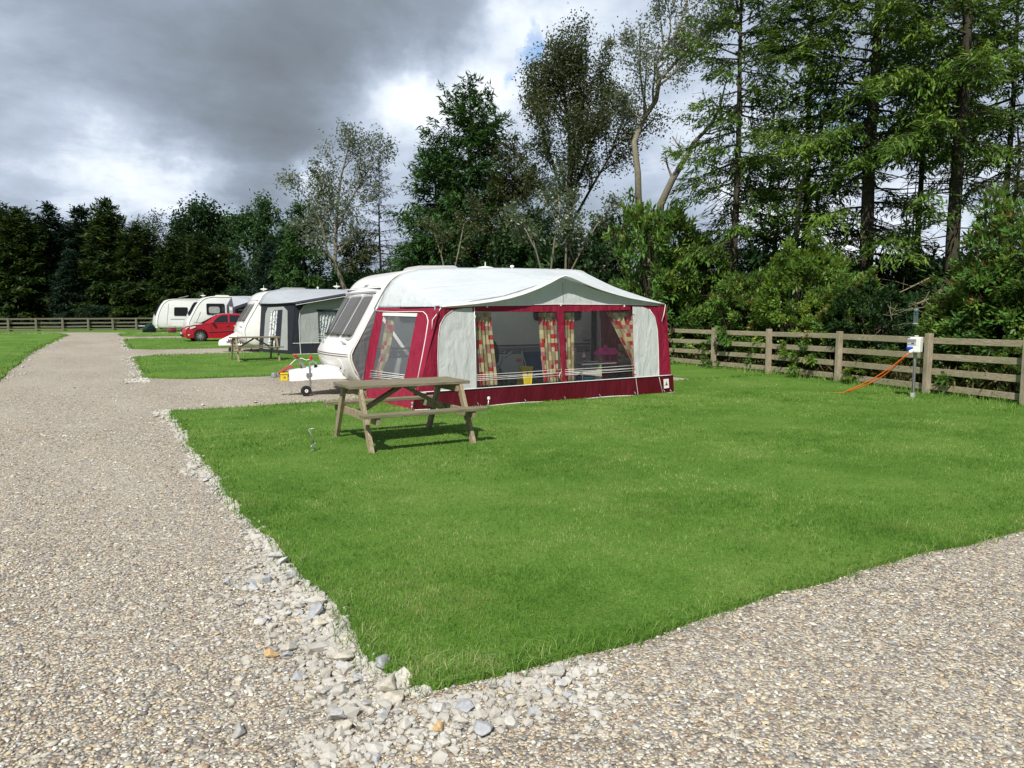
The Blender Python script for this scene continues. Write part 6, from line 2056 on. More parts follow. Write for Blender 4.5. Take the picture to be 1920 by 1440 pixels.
def broadleaf(seed, paths, levels=3, nkids=(6, 5, 4), lratio=(.5, .5, .45), leaf=.07, lw=.035, per=26, spread=.9, upw=.25, first=.25, wood_r=None, cloud=.28, tone0=.45, twr=.006, bare=0.0, extra_leaves=None, bright=.10):
    """paths: list of (points, r0, r1) for the main stems; recursive limbs and leaf clusters on the outermost twigs"""
    r = random.Random(seed); F_ = Foliage(seed); T_ = Tubes(); rr = F_.r
    tips = []
    def grow(pts, r0, r1, lvl, tone):
        N = len(pts)
        T_.add(pts, [lerp(r0, r1, i / (N - 1)) for i in range(N)], 8 if lvl == 0 else (5 if lvl == 1 else 3))
        tot = sum((pts[i + 1] - pts[i]).length for i in range(N - 1))
        if lvl >= levels:
            tips.append((pts, tot, tone)); return
        nk = nkids[lvl]
        if lvl == 0: nk = max(3, int(nk * tot / 4))
        for k in range(nk):
            t = first + (1 - first) * (k + r.random()) / nk if lvl == 0 else .2 + .8 * (k + r.random()) / nk
            t = min(.99, t); i = min(N - 2, int(t * (N - 1))); f = t * (N - 1) - i
            q = pts[i].lerp(pts[i + 1], f); dd = (pts[i + 1] - pts[i]).normalized()
            out = Vector((r.gauss(0, 1), r.gauss(0, 1), r.gauss(0, .5))); out = (out - dd * out.dot(dd)).normalized()
            nd = (dd * r.uniform(.35, .8) + out * spread + Vector((0, 0, upw))).normalized()
            L = tot * lratio[lvl] * r.uniform(.6, 1.15) * (1 - .45 * t if lvl == 0 else 1 - .3 * t)
            if lvl == 0: L = min(L, 3.4)
            M_ = 4; pp = [q]; d = nd
            for j in range(M_):
                d = (d + Vector((r.gauss(0, .22), r.gauss(0, .22), r.gauss(0, .16) + .06))).normalized(); pp.append(pp[-1] + d * L / M_)
            rq = lerp(r0, r1, t)
            grow(pp, max(twr, rq * .55), max(twr * .6, rq * .2), lvl + 1, tone + r.uniform(-.1, .1))
        tips.append(([pts[-2], pts[-1]], (pts[-1] - pts[-2]).length, tone))
    for pts, r0, r1 in paths: grow([Vector(p) for p in pts], r0, r1, 0, 0)
    Cs, As, Ts = [], [], []
    for pts, tot, tone in tips:
        if r.random() < bare: continue
        m = max(4, int(per * min(1.6, max(.4, tot / .6))))
        t = rr.random(m) * (len(pts) - 1); i = np.minimum(t.astype(int), len(pts) - 2); f = (t - i)[:, None]
        P_ = np.array([p[:] for p in pts]); C = P_[i] * (1 - f) + P_[i + 1] * f
        d = P_[-1] - P_[0]
        Cs.append(C + rr.normal(0, cloud * .5, (m, 3)) * min(1, tot + .3)); As.append(np.tile(d / (np.linalg.norm(d) + 1e-9), (m, 1))); Ts.append(np.full(m, tone))
    C = np.concatenate(Cs); A = np.concatenate(As); tn = np.concatenate(Ts); n = len(C)
    A = A * .5 + rv(rr, n); A[:, 2] -= .25
    tone = tone0 + tn + rr.normal(0, .13, n)
    flash = rr.random(n) < bright; tone[flash] = 1.0
    F_.leaves(C, A, rv(rr, n) + np.array([0, 0, .5]), leaf * rr.uniform(.7, 1.3, n), lw * rr.uniform(.75, 1.3, n), tone)
    return T_.mesh('trunk'), F_.mesh('crown')


def shrub(seed, rx, ry, h, n_clump=150, leaf=.12, lw=.05, per=42, cl=.26, fill=.5, base=.0, tone_amp=.2):
    """leafy bush: rosettes of drooping leaves in clumps over an uneven dome, twiggy inside"""
    r = random.Random(seed); F_ = Foliage(seed); rr = F_.r; T_ = Tubes()
    cen = []
    lob = [(r.uniform(0, 6.28), r.uniform(.1, .95), r.uniform(.5, 1.32)) for _ in range(9)]
    for k in range(n_clump):
        a = r.uniform(0, 6.283); zf = r.random() ** .8
        s = 1.0
        for la, lz, lg in lob:
            dd = math.acos(max(-1, min(1, math.cos(a - la)))) ** 2 + (2.2 * (zf - lz)) ** 2
            s += (lg - 1) * math.exp(-dd / .5)
        rad_ = s * (math.sqrt(max(0, 1 - (zf * .97) ** 2.6)) * .9 + .1) * (1 - fill * r.random() ** 1.8)
        p = Vector((rx * rad_ * math.cos(a), ry * rad_ * math.sin(a), base + h * zf * (.9 + .15 * s)))
        out = Vector((math.cos(a) * (1 - zf * .6), math.sin(a) * (1 - zf * .6), .25 + zf * .8)).normalized()
        if r.random() < .16: p = Vector((p.x * r.uniform(1.05, 1.3), p.y * r.uniform(1.05, 1.3), p.z * r.uniform(1.0, 1.16)))
        cen.append((p, out, r.gauss(0, tone_amp)))
        if r.random() < .55:
            b = Vector((p.x * .25, p.y * .25, 0)); m = b.lerp(p, .55) + Vector((0, 0, .12 * h)); T_.add([b, m, p], [.03, .016, .005], 4)
    nC = len(cen)
    P_ = np.array([c[0][:] for c in cen]); O_ = np.array([c[1][:] for c in cen]); tn = np.array([c[2] for c in cen])
    idx = np.repeat(np.arange(nC), per); n = len(idx)
    off = rv(rr, n) * (rr.random(n) ** .5)[:, None] * cl; off[:, 2] *= .7
    C = P_[idx] + off
    C[:, 2] = np.maximum(C[:, 2], .04)
    A = off / cl * .9 + O_[idx] * .7 + rv(rr, n) * .5; A[:, 2] -= .35
    N = O_[idx] + rv(rr, n) * .55 + np.array([0, 0, .6])
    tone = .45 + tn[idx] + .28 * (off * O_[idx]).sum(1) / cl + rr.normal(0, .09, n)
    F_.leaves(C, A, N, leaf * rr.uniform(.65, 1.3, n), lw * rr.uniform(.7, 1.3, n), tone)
    return T_.mesh('stems'), F_.mesh('foliage')


def shrub_object(name, label, cat, loc, pair, mat, rz=0, sc=(1, 1, 1), group=None):
    t = thing(name, label, cat, loc, group)
    link_mesh('stems', pair[0], BARK, t); link_mesh('foliage', pair[1], mat, t)
    t.rotation_euler = (0, 0, rz); t.scale = sc
    return t


def reuse(me, mat):
    m = me.copy(); m.materials.clear(); return m


# ---------------- tall spruces behind the right-hand fence
def tallspruce(label, x, depth, mat, bark=None, **kw):
    p = at(x, depth); a, b = conifer(**kw)
    return tree_object('spruce_tree', label, 'tree', p, a, bark or BARK, b, mat)


tallspruce('tall spruce with thick bare dark trunk, left one of two behind the hook-up box', 1617, 22.0, NEEDLE, seed=21, h=17.5, rb=.235, z0=3.2, Lmax=4.1, dead0=2.0, gappy=.26, tuft=0.224, tw=0.046, droop=.3, rise=.2, twigstep=.19, step=.5, power=.62)
tallspruce('tall spruce with mossy bare trunk, right one of two behind the hook-up box', 1778, 20.5, NEEDLE, seed=22, h=17, rb=.215, z0=4.3, Lmax=3.7, dead0=2.0, gappy=.28, tuft=0.224, tw=0.046, droop=.25, rise=.3, twigstep=.19, step=.48, oneside=2.6, power=.62)
tallspruce('spruce with wide bright layered boughs right of the pale forked tree', 1372, 24.0, NEEDLE, seed=23, h=15, rb=.15, z0=2.6, Lmax=2.9, dead0=2.0, gappy=.25, tuft=0.212, tw=0.046, droop=.3, rise=.1, twigstep=.18, step=.55, power=.5)
tallspruce('spruce filling the gap between the bright layered one and the thick bare trunk', 1500, 24.5, NEEDLE_D, seed=24, h=17, rb=.14, z0=2.2, Lmax=3.2, dead0=1.6, gappy=.30, tuft=0.236, tw=0.050, droop=.35, rise=.2, twigstep=.2, step=.55, power=.45)
tallspruce('spruce standing furthest right against the edge of the view', 1985, 21.0, NEEDLE_D, seed=25, h=14, rb=.16, z0=5.0, Lmax=3.0, dead0=2.4, gappy=.4, tuft=0.224, tw=0.046, twigstep=.22, step=.6)
tallspruce('small yellowish spruce with a leaning stem at the right edge above the bushes', 1880, 18.0, OLIVE, seed=26, h=6.6, rb=.09, z0=3.6, Lmax=1.7, gappy=.2, tuft=0.153, tw=0.031, lean=(.9, -.5), twigstep=.2, step=.4)
tallspruce('slim dead pole of a spruce between the two big bare trunks, left of the pair', 1689, 26, NEEDLE_D, seed=27, h=7.2, rb=.06, z0=5.8, Lmax=.6, dead0=1.5, gappy=.6, twigstep=.4, step=.8)
tallspruce('slim dead pole of a spruce between the two big bare trunks, right of the pair', 1703, 25, NEEDLE_D, seed=28, h=7.4, rb=.06, z0=6.3, Lmax=.6, dead0=1.5, gappy=.6, twigstep=.4, step=.8)
tallspruce('low dark spruce with flat boughs behind the bushes, just right of the bright layered spruce', 1450, 26, NEEDLE_D, seed=29, h=6.4, rb=.1, z0=2.2, Lmax=2.6, gappy=.2, tuft=0.189, tw=0.037, power=.35, rise=.05, twigstep=.24, step=.5)
tallspruce('dense green spruce whose crown fills the top between the two big bare trunks', 1712, 25.5, NEEDLE, seed=91, h=17, rb=.12, z0=7.2, Lmax=2.8, gappy=.25, tuft=.22, tw=.048, droop=.4, rise=.2, twigstep=.18, step=.5, power=.45)
tallspruce('green spruce right of the mossy bare trunk, its boughs reaching the top right corner', 1868, 23.0, NEEDLE, seed=92, h=15.5, rb=.13, z0=6.0, Lmax=2.9, dead0=3, gappy=.3, tuft=.22, tw=.048, droop=.35, rise=.25, twigstep=.18, step=.5, power=.5)
# thin leaning stems among the spruces
def bentstem(name, label, pix, depth, r0, r1, mat, bark, seed, **kw):
    b = at(pix[0][0], depth)
    pts = []
    for i, (x, y) in enumerate(pix):
        # keep the stem in an upright plane facing across the view, with a little depth wander
        X = (x - 960) / FPX * depth; q = at(x, depth + .35 * math.sin(i * 1.7 + seed))
        r = ray(x, y); dd = (q.x * SY + q.y * CY) / (r.x * SY + r.y * CY)
        w = CAM + r * dd; pts.append(Vector((w.x, w.y, w.z)) - Vector(b))
    return b, pts


def stemtree(name, label, stems, depth, mat, bark, seed, loc_x, **kw):
    b = at(loc_x, depth); paths = []
    for pix, r0, r1 in stems:
        _, pts = bentstem(name, label, pix, depth, r0, r1, mat, bark, seed)
        off = at(pix[0][0], depth) - b
        paths.append(([p + off for p in pts], r0, r1))
    a, c = broadleaf(seed, paths, **kw)
    return tree_object(name, label, 'tree', b, a, bark, c, mat)


stemtree('poplar_tree', 'tall pale grey tree with crooked trunk and open silvery crown right above the awning',
         [([(1222, 520), (1205, 440), (1197, 370), (1196, 325), (1189, 267), (1205, 226), (1230, 188), (1236, 150), (1229, 123), (1245, 92), (1266, 66), (1285, 20), (1300, -60)], .14, .03),
          ([(1236, 150), (1262, 122), (1290, 95), (1320, 70), (1350, 30), (1370, -20)], .07, .015),
          ([(1245, 92), (1215, 88), (1180, 84), (1150, 80)], .03, .008),
          ([(1205, 226), (1180, 205), (1165, 180)], .03, .008),
          ([(1245, 92), (1240, 50), (1235, 5), (1240, -40)], .04, .01)], 27.0, WILLOW, BARK_G, 31, 1222,
         levels=2, nkids=(5, 4), lratio=(.28, .5), leaf=.095, lw=.06, per=110, spread=.8, upw=.3, first=.35, cloud=.5, bare=.05, twr=.007, bright=.10)
stemtree('poplar_tree', 'pale leaning forked trunk rising to the right beside the bright layered spruce',
         [([(1225, 500), (1239, 383), (1261, 336), (1283, 300), (1301, 267), (1333, 235), (1350, 200), (1362, 150)], .15, .02),
          ([(1261, 336), (1252, 312), (1247, 285)], .05, .012), ([(1261, 336), (1300, 335), (1330, 350)], .03, .008)], 26.2, WILLOW, BARK_G, 32, 1225,
         levels=2, nkids=(5, 3), lratio=(.26, .5), leaf=.09, lw=.05, per=4, first=.4, cloud=.4, bare=.4, twr=.008)
stemtree('birch_tree', 'tall dark birch like tree with fine upright branches left of the pale crooked tree',
         [([(1072, 540), (1070, 440), (1068, 340), (1068, 250), (1060, 200), (1058, 150), (1057, 125)], .15, .02),
          ([(1070, 400), (1040, 320), (1018, 250), (1006, 190), (1010, 140)], .08, .012), ([(1069, 370), (1100, 300), (1120, 240), (1128, 180), (1122, 125)], .08, .012),
          ([(1071, 420), (1110, 350), (1145, 290), (1165, 230), (1170, 190)], .07, .012), ([(1070, 330), (1090, 250), (1095, 160), (1092, 110)], .06, .01), ([(1070, 430), (1020, 370), (985, 310)], .05, .01)],
         32.0, BIRCH, BARK, 33, 1072, levels=2, nkids=(9, 6), lratio=(.34, .5), leaf=.12, lw=.065, per=72, spread=.72, upw=.45, first=.18, cloud=.6, twr=.010, bright=.02)
# leaning grey stems between the spruces on the right
stemtree('birch_tree', 'thin crooked grey tree leaning among the spruces left of the thick bare trunk',
         [([(1490, 480), (1498, 380), (1510, 320), (1540, 240), (1565, 170), (1580, 90)], .09, .02), ([(1500, 365), (1488, 310), (1480, 250), (1458, 225)], .05, .01), ([(1545, 330), (1580, 300), (1592, 280)], .03, .008)], 23.5, BIRCH, BARK_G, 34, 1490,
         levels=2, nkids=(4, 3), lratio=(.25, .5), leaf=.09, lw=.05, per=5, bare=.4, cloud=.4, first=.4, twr=.007)
stemtree('birch_tree', 'slender dark leaning stem at the far right in front of the sky gap',
         [([(1872, 520), (1890, 430), (1905, 360), (1912, 300), (1908, 240)], .08, .02), ([(1880, 480), (1850, 440), (1835, 390)], .03, .008)], 19.0, BIRCH, BARK, 35, 1872,
         levels=2, nkids=(5, 3), lratio=(.3, .5), leaf=.08, lw=.045, per=7, bare=.3, cloud=.3, first=.3, twr=.006)

# ---------------- middle group behind the caravan
def spr(label, x, depth, mat, name='spruce_tree', bark=None, **kw):
    a, b = conifer(**kw); return tree_object(name, label, 'tree', at(x, depth), a, bark or BARK, b, mat)


spr('large dark green spruce with a broad ragged crown behind the white caravan roof', 885, 41, NEEDLE_D, seed=41, h=14.0, rb=.24, z0=1.6, Lmax=5.0, gappy=.10, tuft=0.354, tw=0.081, twigstep=.24, step=.42, nb=6, power=.62, rise=.25, droop=.25)
spr('second dark spruce leaning into the left side of the large ragged one', 820, 42.5, NEEDLE_D, seed=42, h=10.8, rb=.18, z0=3.2, Lmax=3.4, gappy=.14, tuft=0.354, tw=0.081, twigstep=.25, step=.42, nb=6, power=.55)
spr('olive brown pine like conifer on the right flank of the large ragged spruce', 965, 38, OLIVE, seed=43, h=10.0, rb=.16, z0=2.0, Lmax=3.0, gappy=.12, tuft=0.307, tw=0.062, twigstep=.2, step=.5, power=.5, rise=.45)
spr('thin sparse conifer with a bare stem standing between the grey willow and the large spruce', 716, 47, OLIVE, seed=44, h=11.2, rb=.11, z0=3.6, Lmax=2.1, gappy=.25, tuft=0.236, tw=0.043, twigstep=.42, step=.55, power=.7, dead0=2.5)
spr('dark spruce low behind the awning peak in the birch tree shade', 1010, 36, NEEDLE_D, seed=45, h=6.5, rb=.14, z0=.8, Lmax=2.8, gappy=.1, tuft=0.330, tw=0.074, twigstep=.24, step=.42, nb=6, power=.5)
spr('dark spruce under the grey willow crown, left of its bent trunk', 575, 52, NEEDLE_D, seed=46, h=9.2, rb=.18, z0=.8, Lmax=3.3, gappy=.06, tuft=0.401, tw=0.099, twigstep=.28, step=.44, nb=6, power=.55)
spr('dark spruce under the grey willow crown, right of its bent trunk', 672, 53, OLIVE, seed=47, h=7.4, rb=.18, z0=.6, Lmax=2.9, gappy=.06, tuft=0.401, tw=0.099, twigstep=.28, step=.44, nb=6, power=.5)
spr('dark spruce low behind the caravan roof aerial', 790, 45, NEEDLE_D, seed=48, h=5.8, rb=.14, z0=.6, Lmax=3.0, gappy=.05, tuft=0.378, tw=0.087, twigstep=.28, step=.44, nb=6, power=.45)
stemtree('willow_tree', 'grey green willow with a pale bent trunk rising behind the second caravan',
         [([(652, 560), (642, 530), (628, 490), (630, 440), (632, 390), (640, 330), (650, 290), (655, 270)], .17, .02),
          ([(634, 505), (613, 470), (606, 430), (590, 390), (565, 360), (535, 345)], .09, .012), ([(631, 430), (655, 380), (680, 335), (705, 300), (718, 280)], .08, .01), ([(630, 440), (610, 390), (600, 345), (590, 320)], .06, .01),
          ([(632, 400), (660, 390), (690, 380), (710, 360)], .04, .01), ([(606, 430), (575, 420), (545, 425)], .04, .01)], 45.0, WILLOW, BARK_G, 51, 652,
         levels=2, nkids=(6, 5), lratio=(.30, .5), leaf=.17, lw=.085, per=44, spread=.75, upw=.3, first=.25, cloud=.7, twr=.012, bright=.06)
stemtree('whitebeam_tree', 'low spreading tree with silver backed leaves behind the awning peak',
         [([(1020, 530), (1005, 470), (985, 430), (960, 410)], .045, .012), ([(1030, 530), (1040, 450), (1050, 390), (1045, 350)], .05, .012), ([(1060, 530), (1090, 470), (1120, 420), (1150, 400)], .045, .012), ([(1060, 530), (1062, 450), (1078, 380)], .06, .012), ([(1100, 540), (1150, 480), (1185, 440)], .05, .012)],
         29.0, SILVER, BARK_G, 52, 1045, levels=2, nkids=(7, 5), lratio=(.38, .5), leaf=.13, lw=.07, per=62, spread=.8, upw=.15, first=.2, cloud=.5, bright=.10)
stemtree('whitebeam_tree', 'silver leaved scrub tree at the foot of the large ragged spruce',
         [([(840, 540), (828, 480), (815, 440), (800, 425)], .05, .012), ([(845, 540), (860, 470), (870, 420), (905, 390)], .05, .012), ([(910, 540), (935, 480), (950, 430), (955, 390)], .06, .012)],
         37.0, BIRCH, BARK_G, 53, 850, levels=2, nkids=(6, 5), lratio=(.36, .5), leaf=.13, lw=.07, per=62, spread=.8, cloud=.5, bright=.10)
# left of the willow
stemtree('ash_tree', 'rounded fresh green tree behind the second caravan roof', [([(478, 600), (476, 520), (478, 450), (482, 400)], .15, .02), ([(477, 500), (455, 450), (448, 415)], .07, .012), ([(477, 490), (500, 440), (508, 405)], .07, .012), ([(477, 520), (520, 470), (530, 430)], .06, .012)],
         66, BROAD, BARK, 61, 478, levels=2, nkids=(7, 5), lratio=(.36, .5), leaf=.28, lw=.16, per=44, cloud=.9, twr=.015, first=.2)
stemtree('ash_tree', 'broad dark rounded tree standing behind the cypresses left of the fresh green one', [([(382, 600), (380, 520), (378, 450), (376, 410)], .18, .02), ([(380, 500), (350, 450), (338, 425)], .08, .012), ([(380, 490), (410, 440), (422, 415)], .08, .012), ([(380, 520), (430, 470), (440, 430)], .07, .012)],
         80, SHRUB_D, BARK, 62, 382, levels=2, nkids=(8, 5), lratio=(.36, .5), leaf=.34, lw=.2, per=44, cloud=1.1, twr=.02, first=.2)
stemtree('ash_tree', 'thin topped tree showing above the cypress row left of the broad dark one', [([(292, 600), (290, 500), (288, 445), (286, 420)], .15, .02), ([(290, 480), (270, 445), (262, 430)], .06, .012), ([(290, 470), (306, 440), (310, 425)], .06, .012)],
         82, BIRCH, BARK, 63, 292, levels=2, nkids=(7, 4), lratio=(.3, .5), leaf=.28, lw=.13, per=10, cloud=.9, twr=.02, first=.3)

# ---------------- conifer row along the back fence: a few shapes, copied
def cyp(seed, **kw):
    k = dict(h=12.0, rb=.22, z0=.3, Lmax=3.1, gappy=.0, tuft=0.496, tw=0.124, twigstep=.26, step=.36, nb=7, power=.62, rise=.75, droop=.30, spray=.6, tipbright=.6); k.update(kw)
    return conifer(seed, **k)


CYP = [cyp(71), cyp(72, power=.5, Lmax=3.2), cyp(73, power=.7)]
DSP = [cyp(75, power=.8, Lmax=3.6, rise=.2, gappy=.08, tipbright=.3, droop=.2), cyp(76, power=.75, Lmax=3.4, rise=.3, gappy=.1, tipbright=.3)]
ROW = [  # x px, depth, top y px, kind, label
    (-95, 70, 400, 'C0', 'cypress in the back row furthest left, only its flank showing'),
    (-40, 71, 405, 'D0', 'dark spruce in the back row at the left edge'),
    (6, 71, 393, 'C1', 'yellow tipped cypress at the left edge of the back row'),
    (52, 70, 399, 'C0', 'yellow green cypress second from the left edge in the back row'),
    (103, 74, 386, 'D0', 'blue dark spiky spruce in the back row just right of the yellow green pair'),
    (166, 75, 392, 'D1', 'ragged dark spruce left of the tallest cypress in the back row'),
    (212, 70, 380, 'C2', 'tallest pointed cypress with bright tips in the back row'),
    (268, 69, 428, 'C1', 'round topped cypress just right of the tallest one'),
    (330, 68, 447, 'C0', 'shorter cypress left of the pair behind the farthest caravan'),
    (382, 68, 437, 'C2', 'bright tipped cypress behind the two far caravans'),
    (140, 69, 470, 'D1', 'low dark conifer filling the gap below the ragged spruce'),
    (425, 70, 470, 'C1', 'dark cypress between the far caravans and the fresh green tree'),
    (30, 80, 420, 'D1', 'dark conifer behind the gap in the left end of the back row'),
    (130, 82, 425, 'D0', 'dark conifer behind the blue dark spiky spruce'),
    (240, 80, 440, 'D1', 'dark conifer behind the tallest cypress'),
    (305, 80, 462, 'D0', 'dark conifer behind the shorter cypress of the back row'),
    (455, 74, 480, 'D0', 'dark conifer low behind the red car'),
    (510, 64, 455, 'D1', 'dark conifer behind the grey awning of the second caravan'),
    (545, 58, 430, 'D0', 'dark conifer at the left foot of the grey willow'),
    (78, 77, 430, 'C1', 'cypress filling behind the yellow green and blue dark trees'),
    (190, 79, 425, 'C0', 'cypress filling behind the tallest pointed one'),
    (355, 76, 452, 'C1', 'cypress filling behind the two shorter bright tipped ones'),
    (20, 77, 428, 'D1', 'dark spruce filling the left end behind the yellow tipped cypress'),
    (-150, 72, 390, 'C2', 'cypress beyond the left edge of the back row'),
]
first = {}
for i, (x, d, ty, k, lab) in enumerate(ROW):
    p = at(x, d); H_ = (590 - ty) / FPX * d + CAMH - p.z
    tm, cm = (CYP if k[0] == 'C' else DSP)[int(k[1])]
    nm = 'cypress_tree' if k[0] == 'C' else 'spruce_tree'
    if k not in first:
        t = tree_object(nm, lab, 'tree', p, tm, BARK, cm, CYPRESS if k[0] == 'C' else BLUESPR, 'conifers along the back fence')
        first[k] = t
    else:
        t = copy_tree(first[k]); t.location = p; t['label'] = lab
    s = H_ / 12.05; w = rs.uniform(1.12, 1.42)
    t.scale = (s * w, s * w, s); t.rotation_euler = (0, 0, rs.uniform(0, 6.28))

# ---------------- bushes along the right-hand fence and the undergrowth below the trees
S_A = [shrub(81, 1.5, 1.5, 2.5, 200, per=60, leaf=.14, lw=.056, cl=.22), shrub(82, 1.6, 1.4, 2.4, 200, per=60, leaf=.14, lw=.056, cl=.22), shrub(83, 1.3, 1.5, 2.6, 190, per=60, leaf=.14, lw=.056, cl=.22)]
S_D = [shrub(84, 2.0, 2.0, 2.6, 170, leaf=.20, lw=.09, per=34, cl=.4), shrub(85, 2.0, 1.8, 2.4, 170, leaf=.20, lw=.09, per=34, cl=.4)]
BUSH = [  # x px, depth, top y, width factor, material, mesh, label
    (1262, 21.5, 470, 1.10, SHRUB, 'A0', 'tall green elder bush behind the right end of the awning'),
    (1230, 24.5, 400, 1.25, SHRUB, 'A1', 'tallest green bush rising under the pale forked trunk'),
    (1330, 21.0, 452, 1.10, SHRUB, 'A2', 'large green bush with brownish seed heads behind the fence right of the awning'),
    (1310, 18.6, 560, .78, SHRUB, 'A0', 'low green bush growing through the fence nearest the awning'),
    (1395, 20.2, 520, .95, SHRUB, 'A1', 'green bush behind the fence below the bright layered spruce'),
    (1425, 18.3, 548, .80, SHRUB, 'A2', 'leafy green bush against the fence rails left of the yellow green one'),
    (1500, 18.2, 470, .92, SHRUB_Y, 'A0', 'yellow green bush standing tallest against the fence in the middle of the hedge'),
    (1548, 17.2, 560, .72, SHRUB_Y, 'A1', 'bright yellow green bush low over the top rail'),
    (1590, 17.8, 520, .80, SHRUB, 'A2', 'green bush at the left of the dark gap by the bird feeder'),
    (1640, 18.9, 545, .75, SHRUB_D, 'A0', 'dark shaded bush behind the hook-up box'),
    (1795, 15.8, 578, .68, SHRUB, 'A1', 'fresh green bush over the top rail right of the hook-up box'),
    (1830, 16.4, 500, .90, SHRUB, 'A2', 'leafy green bush behind the fence at the right'),
    (1912, 15.2, 400, 1.0, SHRUB, 'A0', 'tall bush with reddish seed heads at the right edge'),
    (1985, 13.6, 470, .90, SHRUB, 'A1', 'bush overhanging the fence beyond the right edge'),
    (1905, 13.3, 640, .36, SHRUB, 'A2', 'small leafy branch of bush hanging over the top rail at the right edge'),
    (1360, 18.0, 640, .46, SHRUB, 'A1', 'low weedy bush behind the fence rails left of the second post'),
    (1480, 16.9, 655, .46, SHRUB, 'A0', 'low weedy bush behind the rails in the middle of the fence'),
    (1650, 16.0, 655, .50, SHRUB_Y, 'A2', 'low weedy bush behind the rails just left of the hook-up post'),
    (1810, 14.9, 665, .50, SHRUB, 'A1', 'low weedy bush behind the rails right of the hook-up post'),
    # shaded undergrowth under the trees
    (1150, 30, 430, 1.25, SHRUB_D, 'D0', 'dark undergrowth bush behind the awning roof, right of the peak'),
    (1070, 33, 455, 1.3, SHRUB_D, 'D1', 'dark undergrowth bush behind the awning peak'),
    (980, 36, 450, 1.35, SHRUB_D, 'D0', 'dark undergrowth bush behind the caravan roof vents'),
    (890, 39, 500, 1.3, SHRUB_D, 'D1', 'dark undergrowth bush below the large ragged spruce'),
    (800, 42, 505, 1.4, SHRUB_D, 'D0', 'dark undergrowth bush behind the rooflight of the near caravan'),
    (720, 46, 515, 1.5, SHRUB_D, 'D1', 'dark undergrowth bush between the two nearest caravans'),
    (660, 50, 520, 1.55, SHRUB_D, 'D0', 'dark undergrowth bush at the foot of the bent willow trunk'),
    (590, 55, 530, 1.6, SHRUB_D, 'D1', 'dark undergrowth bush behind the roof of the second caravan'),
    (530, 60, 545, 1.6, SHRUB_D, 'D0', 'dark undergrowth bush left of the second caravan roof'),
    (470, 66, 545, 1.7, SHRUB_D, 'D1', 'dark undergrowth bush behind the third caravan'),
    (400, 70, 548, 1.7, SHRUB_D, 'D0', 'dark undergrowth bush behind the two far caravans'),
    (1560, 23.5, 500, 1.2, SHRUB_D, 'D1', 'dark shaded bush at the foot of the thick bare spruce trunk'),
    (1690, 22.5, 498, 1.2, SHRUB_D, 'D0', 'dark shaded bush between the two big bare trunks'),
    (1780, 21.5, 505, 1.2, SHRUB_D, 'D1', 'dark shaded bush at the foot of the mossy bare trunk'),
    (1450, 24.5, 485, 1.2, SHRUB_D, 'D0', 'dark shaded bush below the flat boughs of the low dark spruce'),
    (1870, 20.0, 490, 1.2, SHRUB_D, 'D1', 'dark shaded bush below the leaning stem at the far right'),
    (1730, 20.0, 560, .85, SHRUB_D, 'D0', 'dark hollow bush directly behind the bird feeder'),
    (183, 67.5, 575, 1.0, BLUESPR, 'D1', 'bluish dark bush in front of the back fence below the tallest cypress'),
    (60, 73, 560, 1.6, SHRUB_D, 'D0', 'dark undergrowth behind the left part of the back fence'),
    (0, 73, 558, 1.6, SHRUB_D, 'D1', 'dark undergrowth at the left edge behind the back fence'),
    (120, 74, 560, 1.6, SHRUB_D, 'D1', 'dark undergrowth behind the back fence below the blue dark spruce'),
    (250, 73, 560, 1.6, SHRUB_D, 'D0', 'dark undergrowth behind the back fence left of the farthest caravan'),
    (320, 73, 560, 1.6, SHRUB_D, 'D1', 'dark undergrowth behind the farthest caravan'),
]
MSH = {'A0': S_A[0], 'A1': S_A[1], 'A2': S_A[2], 'D0': S_D[0], 'D1': S_D[1]}
CACHE = {}
for i, (x, d, ty, wf_, mat, k, lab) in enumerate(BUSH):
    if x >= 1240 and k[0] == 'A':
        fd = pl([1240, 1337, 1442, 1575, 1735, 1912, 1990], [23.2, 21.5, 19.6, 17.1, 14.4, 12.7, 11.9], x); d = fd + max(.85, 1.25 * wf_ + (.6 if ty < 600 else .3)) + (1.0 if x < 1345 else 0)
    p = at(x, d); H_ = (590 - ty) / FPX * d + CAMH - p.z
    h0 = {'A0': 2.6, 'A1': 2.5, 'A2': 2.7, 'D0': 2.7, 'D1': 2.5}[k]
    key = (k, mat.name)
    if key not in CACHE:
        s_me, f_me = reuse(MSH[k][0], None), reuse(MSH[k][1], None)
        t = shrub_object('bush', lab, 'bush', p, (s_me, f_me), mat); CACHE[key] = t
    else:
        t = copy_tree(CACHE[key]); t.location = p
        if 'group' in t: del t['group']
        t['label'] = lab
    t.scale = (wf_, wf_, H_ / h0 * 1.0); t.rotation_euler = (0, 0, rs.uniform(0, 6.28))

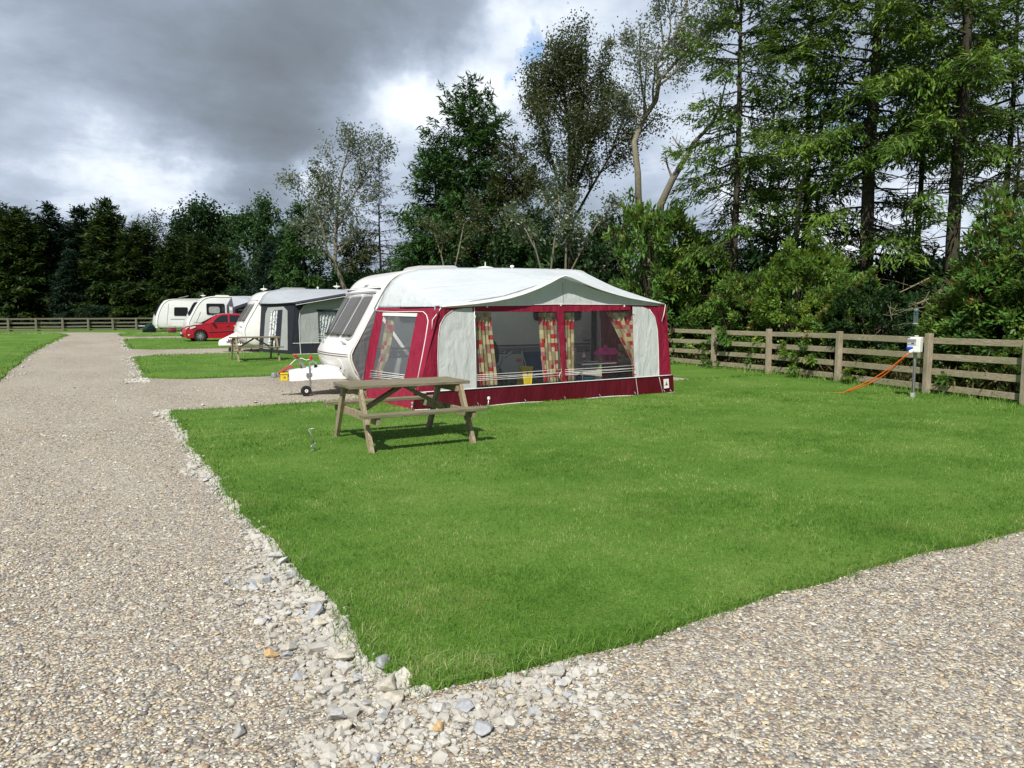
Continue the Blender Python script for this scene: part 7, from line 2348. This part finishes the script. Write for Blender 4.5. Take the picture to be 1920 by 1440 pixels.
# dry grass and bracken behind the lower rails (ground cover)
def undergrowth():
    F_ = Foliage(7); rr = F_.r
    n = 9000
    t = rr.random(n) * (len(FP_R) - 1); i = np.minimum(t.astype(int), len(FP_R) - 2); f = t - i
    q = np.array(FP_R); P_ = q[i] * (1 - f)[:, None] + q[i + 1] * f[:, None]
    off = np.abs(rr.normal(.35, .5, n)) + .08
    C = np.stack([P_[:, 0] + off * .94, P_[:, 1] + off * .2, rr.uniform(.03, .62, n) ** 1.2 + .006 * np.clip(P_[:, 1] - 20, 0, 75)], 1)
    A = rv(rr, n) * .7 + np.array([0, 0, .9])
    F_.leaves(C, A, rv(rr, n), rr.uniform(.10, .30, n), rr.uniform(.012, .035, n), rr.random(n))
    me = F_.mesh('undergrowth')
    tag(link_mesh('undergrowth', me, BRACKEN), 'dry grass, bracken and weeds growing behind the lower fence rails', 'undergrowth', kind='stuff')


undergrowth()
# mossy dead boughs round the bird feeder
DB = MB()
p0 = at(1790, 19.5); a0 = Vector((p0.x, p0.y, 2.55))
DBT = thing('dead_branch', 'mossy dead spruce branch reaching left to hold the bird feeder', 'branch', (a0.x, a0.y, 2.0))
DB.tube([a0, a0.lerp(FEEDER_TOP, .5) + Vector((0, 0, -.12)), FEEDER_TOP + Vector((0, 0, -.01)), FEEDER_TOP + (FEEDER_TOP - a0).normalized() * .25 + Vector((0, 0, .06))], [.035, .024, .016, .006], 6)
for k in range(26):
    t = rs.uniform(.15, 1); q = a0.lerp(FEEDER_TOP, t) + Vector((0, 0, -.45 * t * (1 - t)))
    DB.tube([q, q + Vector((rs.gauss(0, .14), rs.gauss(0, .14), rs.gauss(-.05, .10))), q + Vector((rs.gauss(0, .25), rs.gauss(0, .25), rs.gauss(-.1, .16)))], [.007, .005, .002], 4, cap=False)
DB.build('bough', WOOD_L, DBT, smooth=True)
for (x, y0, x1, y1, d, lab) in ((1745, 520, 1640, 565, 19.8, 'dead twiggy branch left of the mossy trunk, upper one'), (1678, 640, 1668, 575, 17.0, 'bare star shaped dead twig behind the top rail left of the hook-up box'), (1760, 545, 1850, 510, 19.8, 'dead twiggy branch right of the mossy trunk')):
    A_ = CAM + ray(x, y0) * (d / (ray(x, y0).x * SY + ray(x, y0).y * CY)); B_ = CAM + ray(x1, y1) * (d / (ray(x1, y1).x * SY + ray(x1, y1).y * CY))
    t = thing('dead_branch', lab, 'branch', A_)
    m = MB().tube([A_, A_.lerp(B_, .5) + Vector((0, 0, -.05)), B_], [.02, .012, .003], 5)
    for k in range(22):
        f = rs.uniform(.2, 1); q = A_.lerp(B_, f); e = q + Vector((rs.gauss(0, .28), rs.gauss(0, .28), rs.gauss(0, .22)))
        m.tube([q, q.lerp(e, .5) + Vector((0, 0, .02)), e], [.006, .004, .002], 4, cap=False)
    m.build('twigs', WOOD_L, t, smooth=True)
bpy.context.view_layer.update()
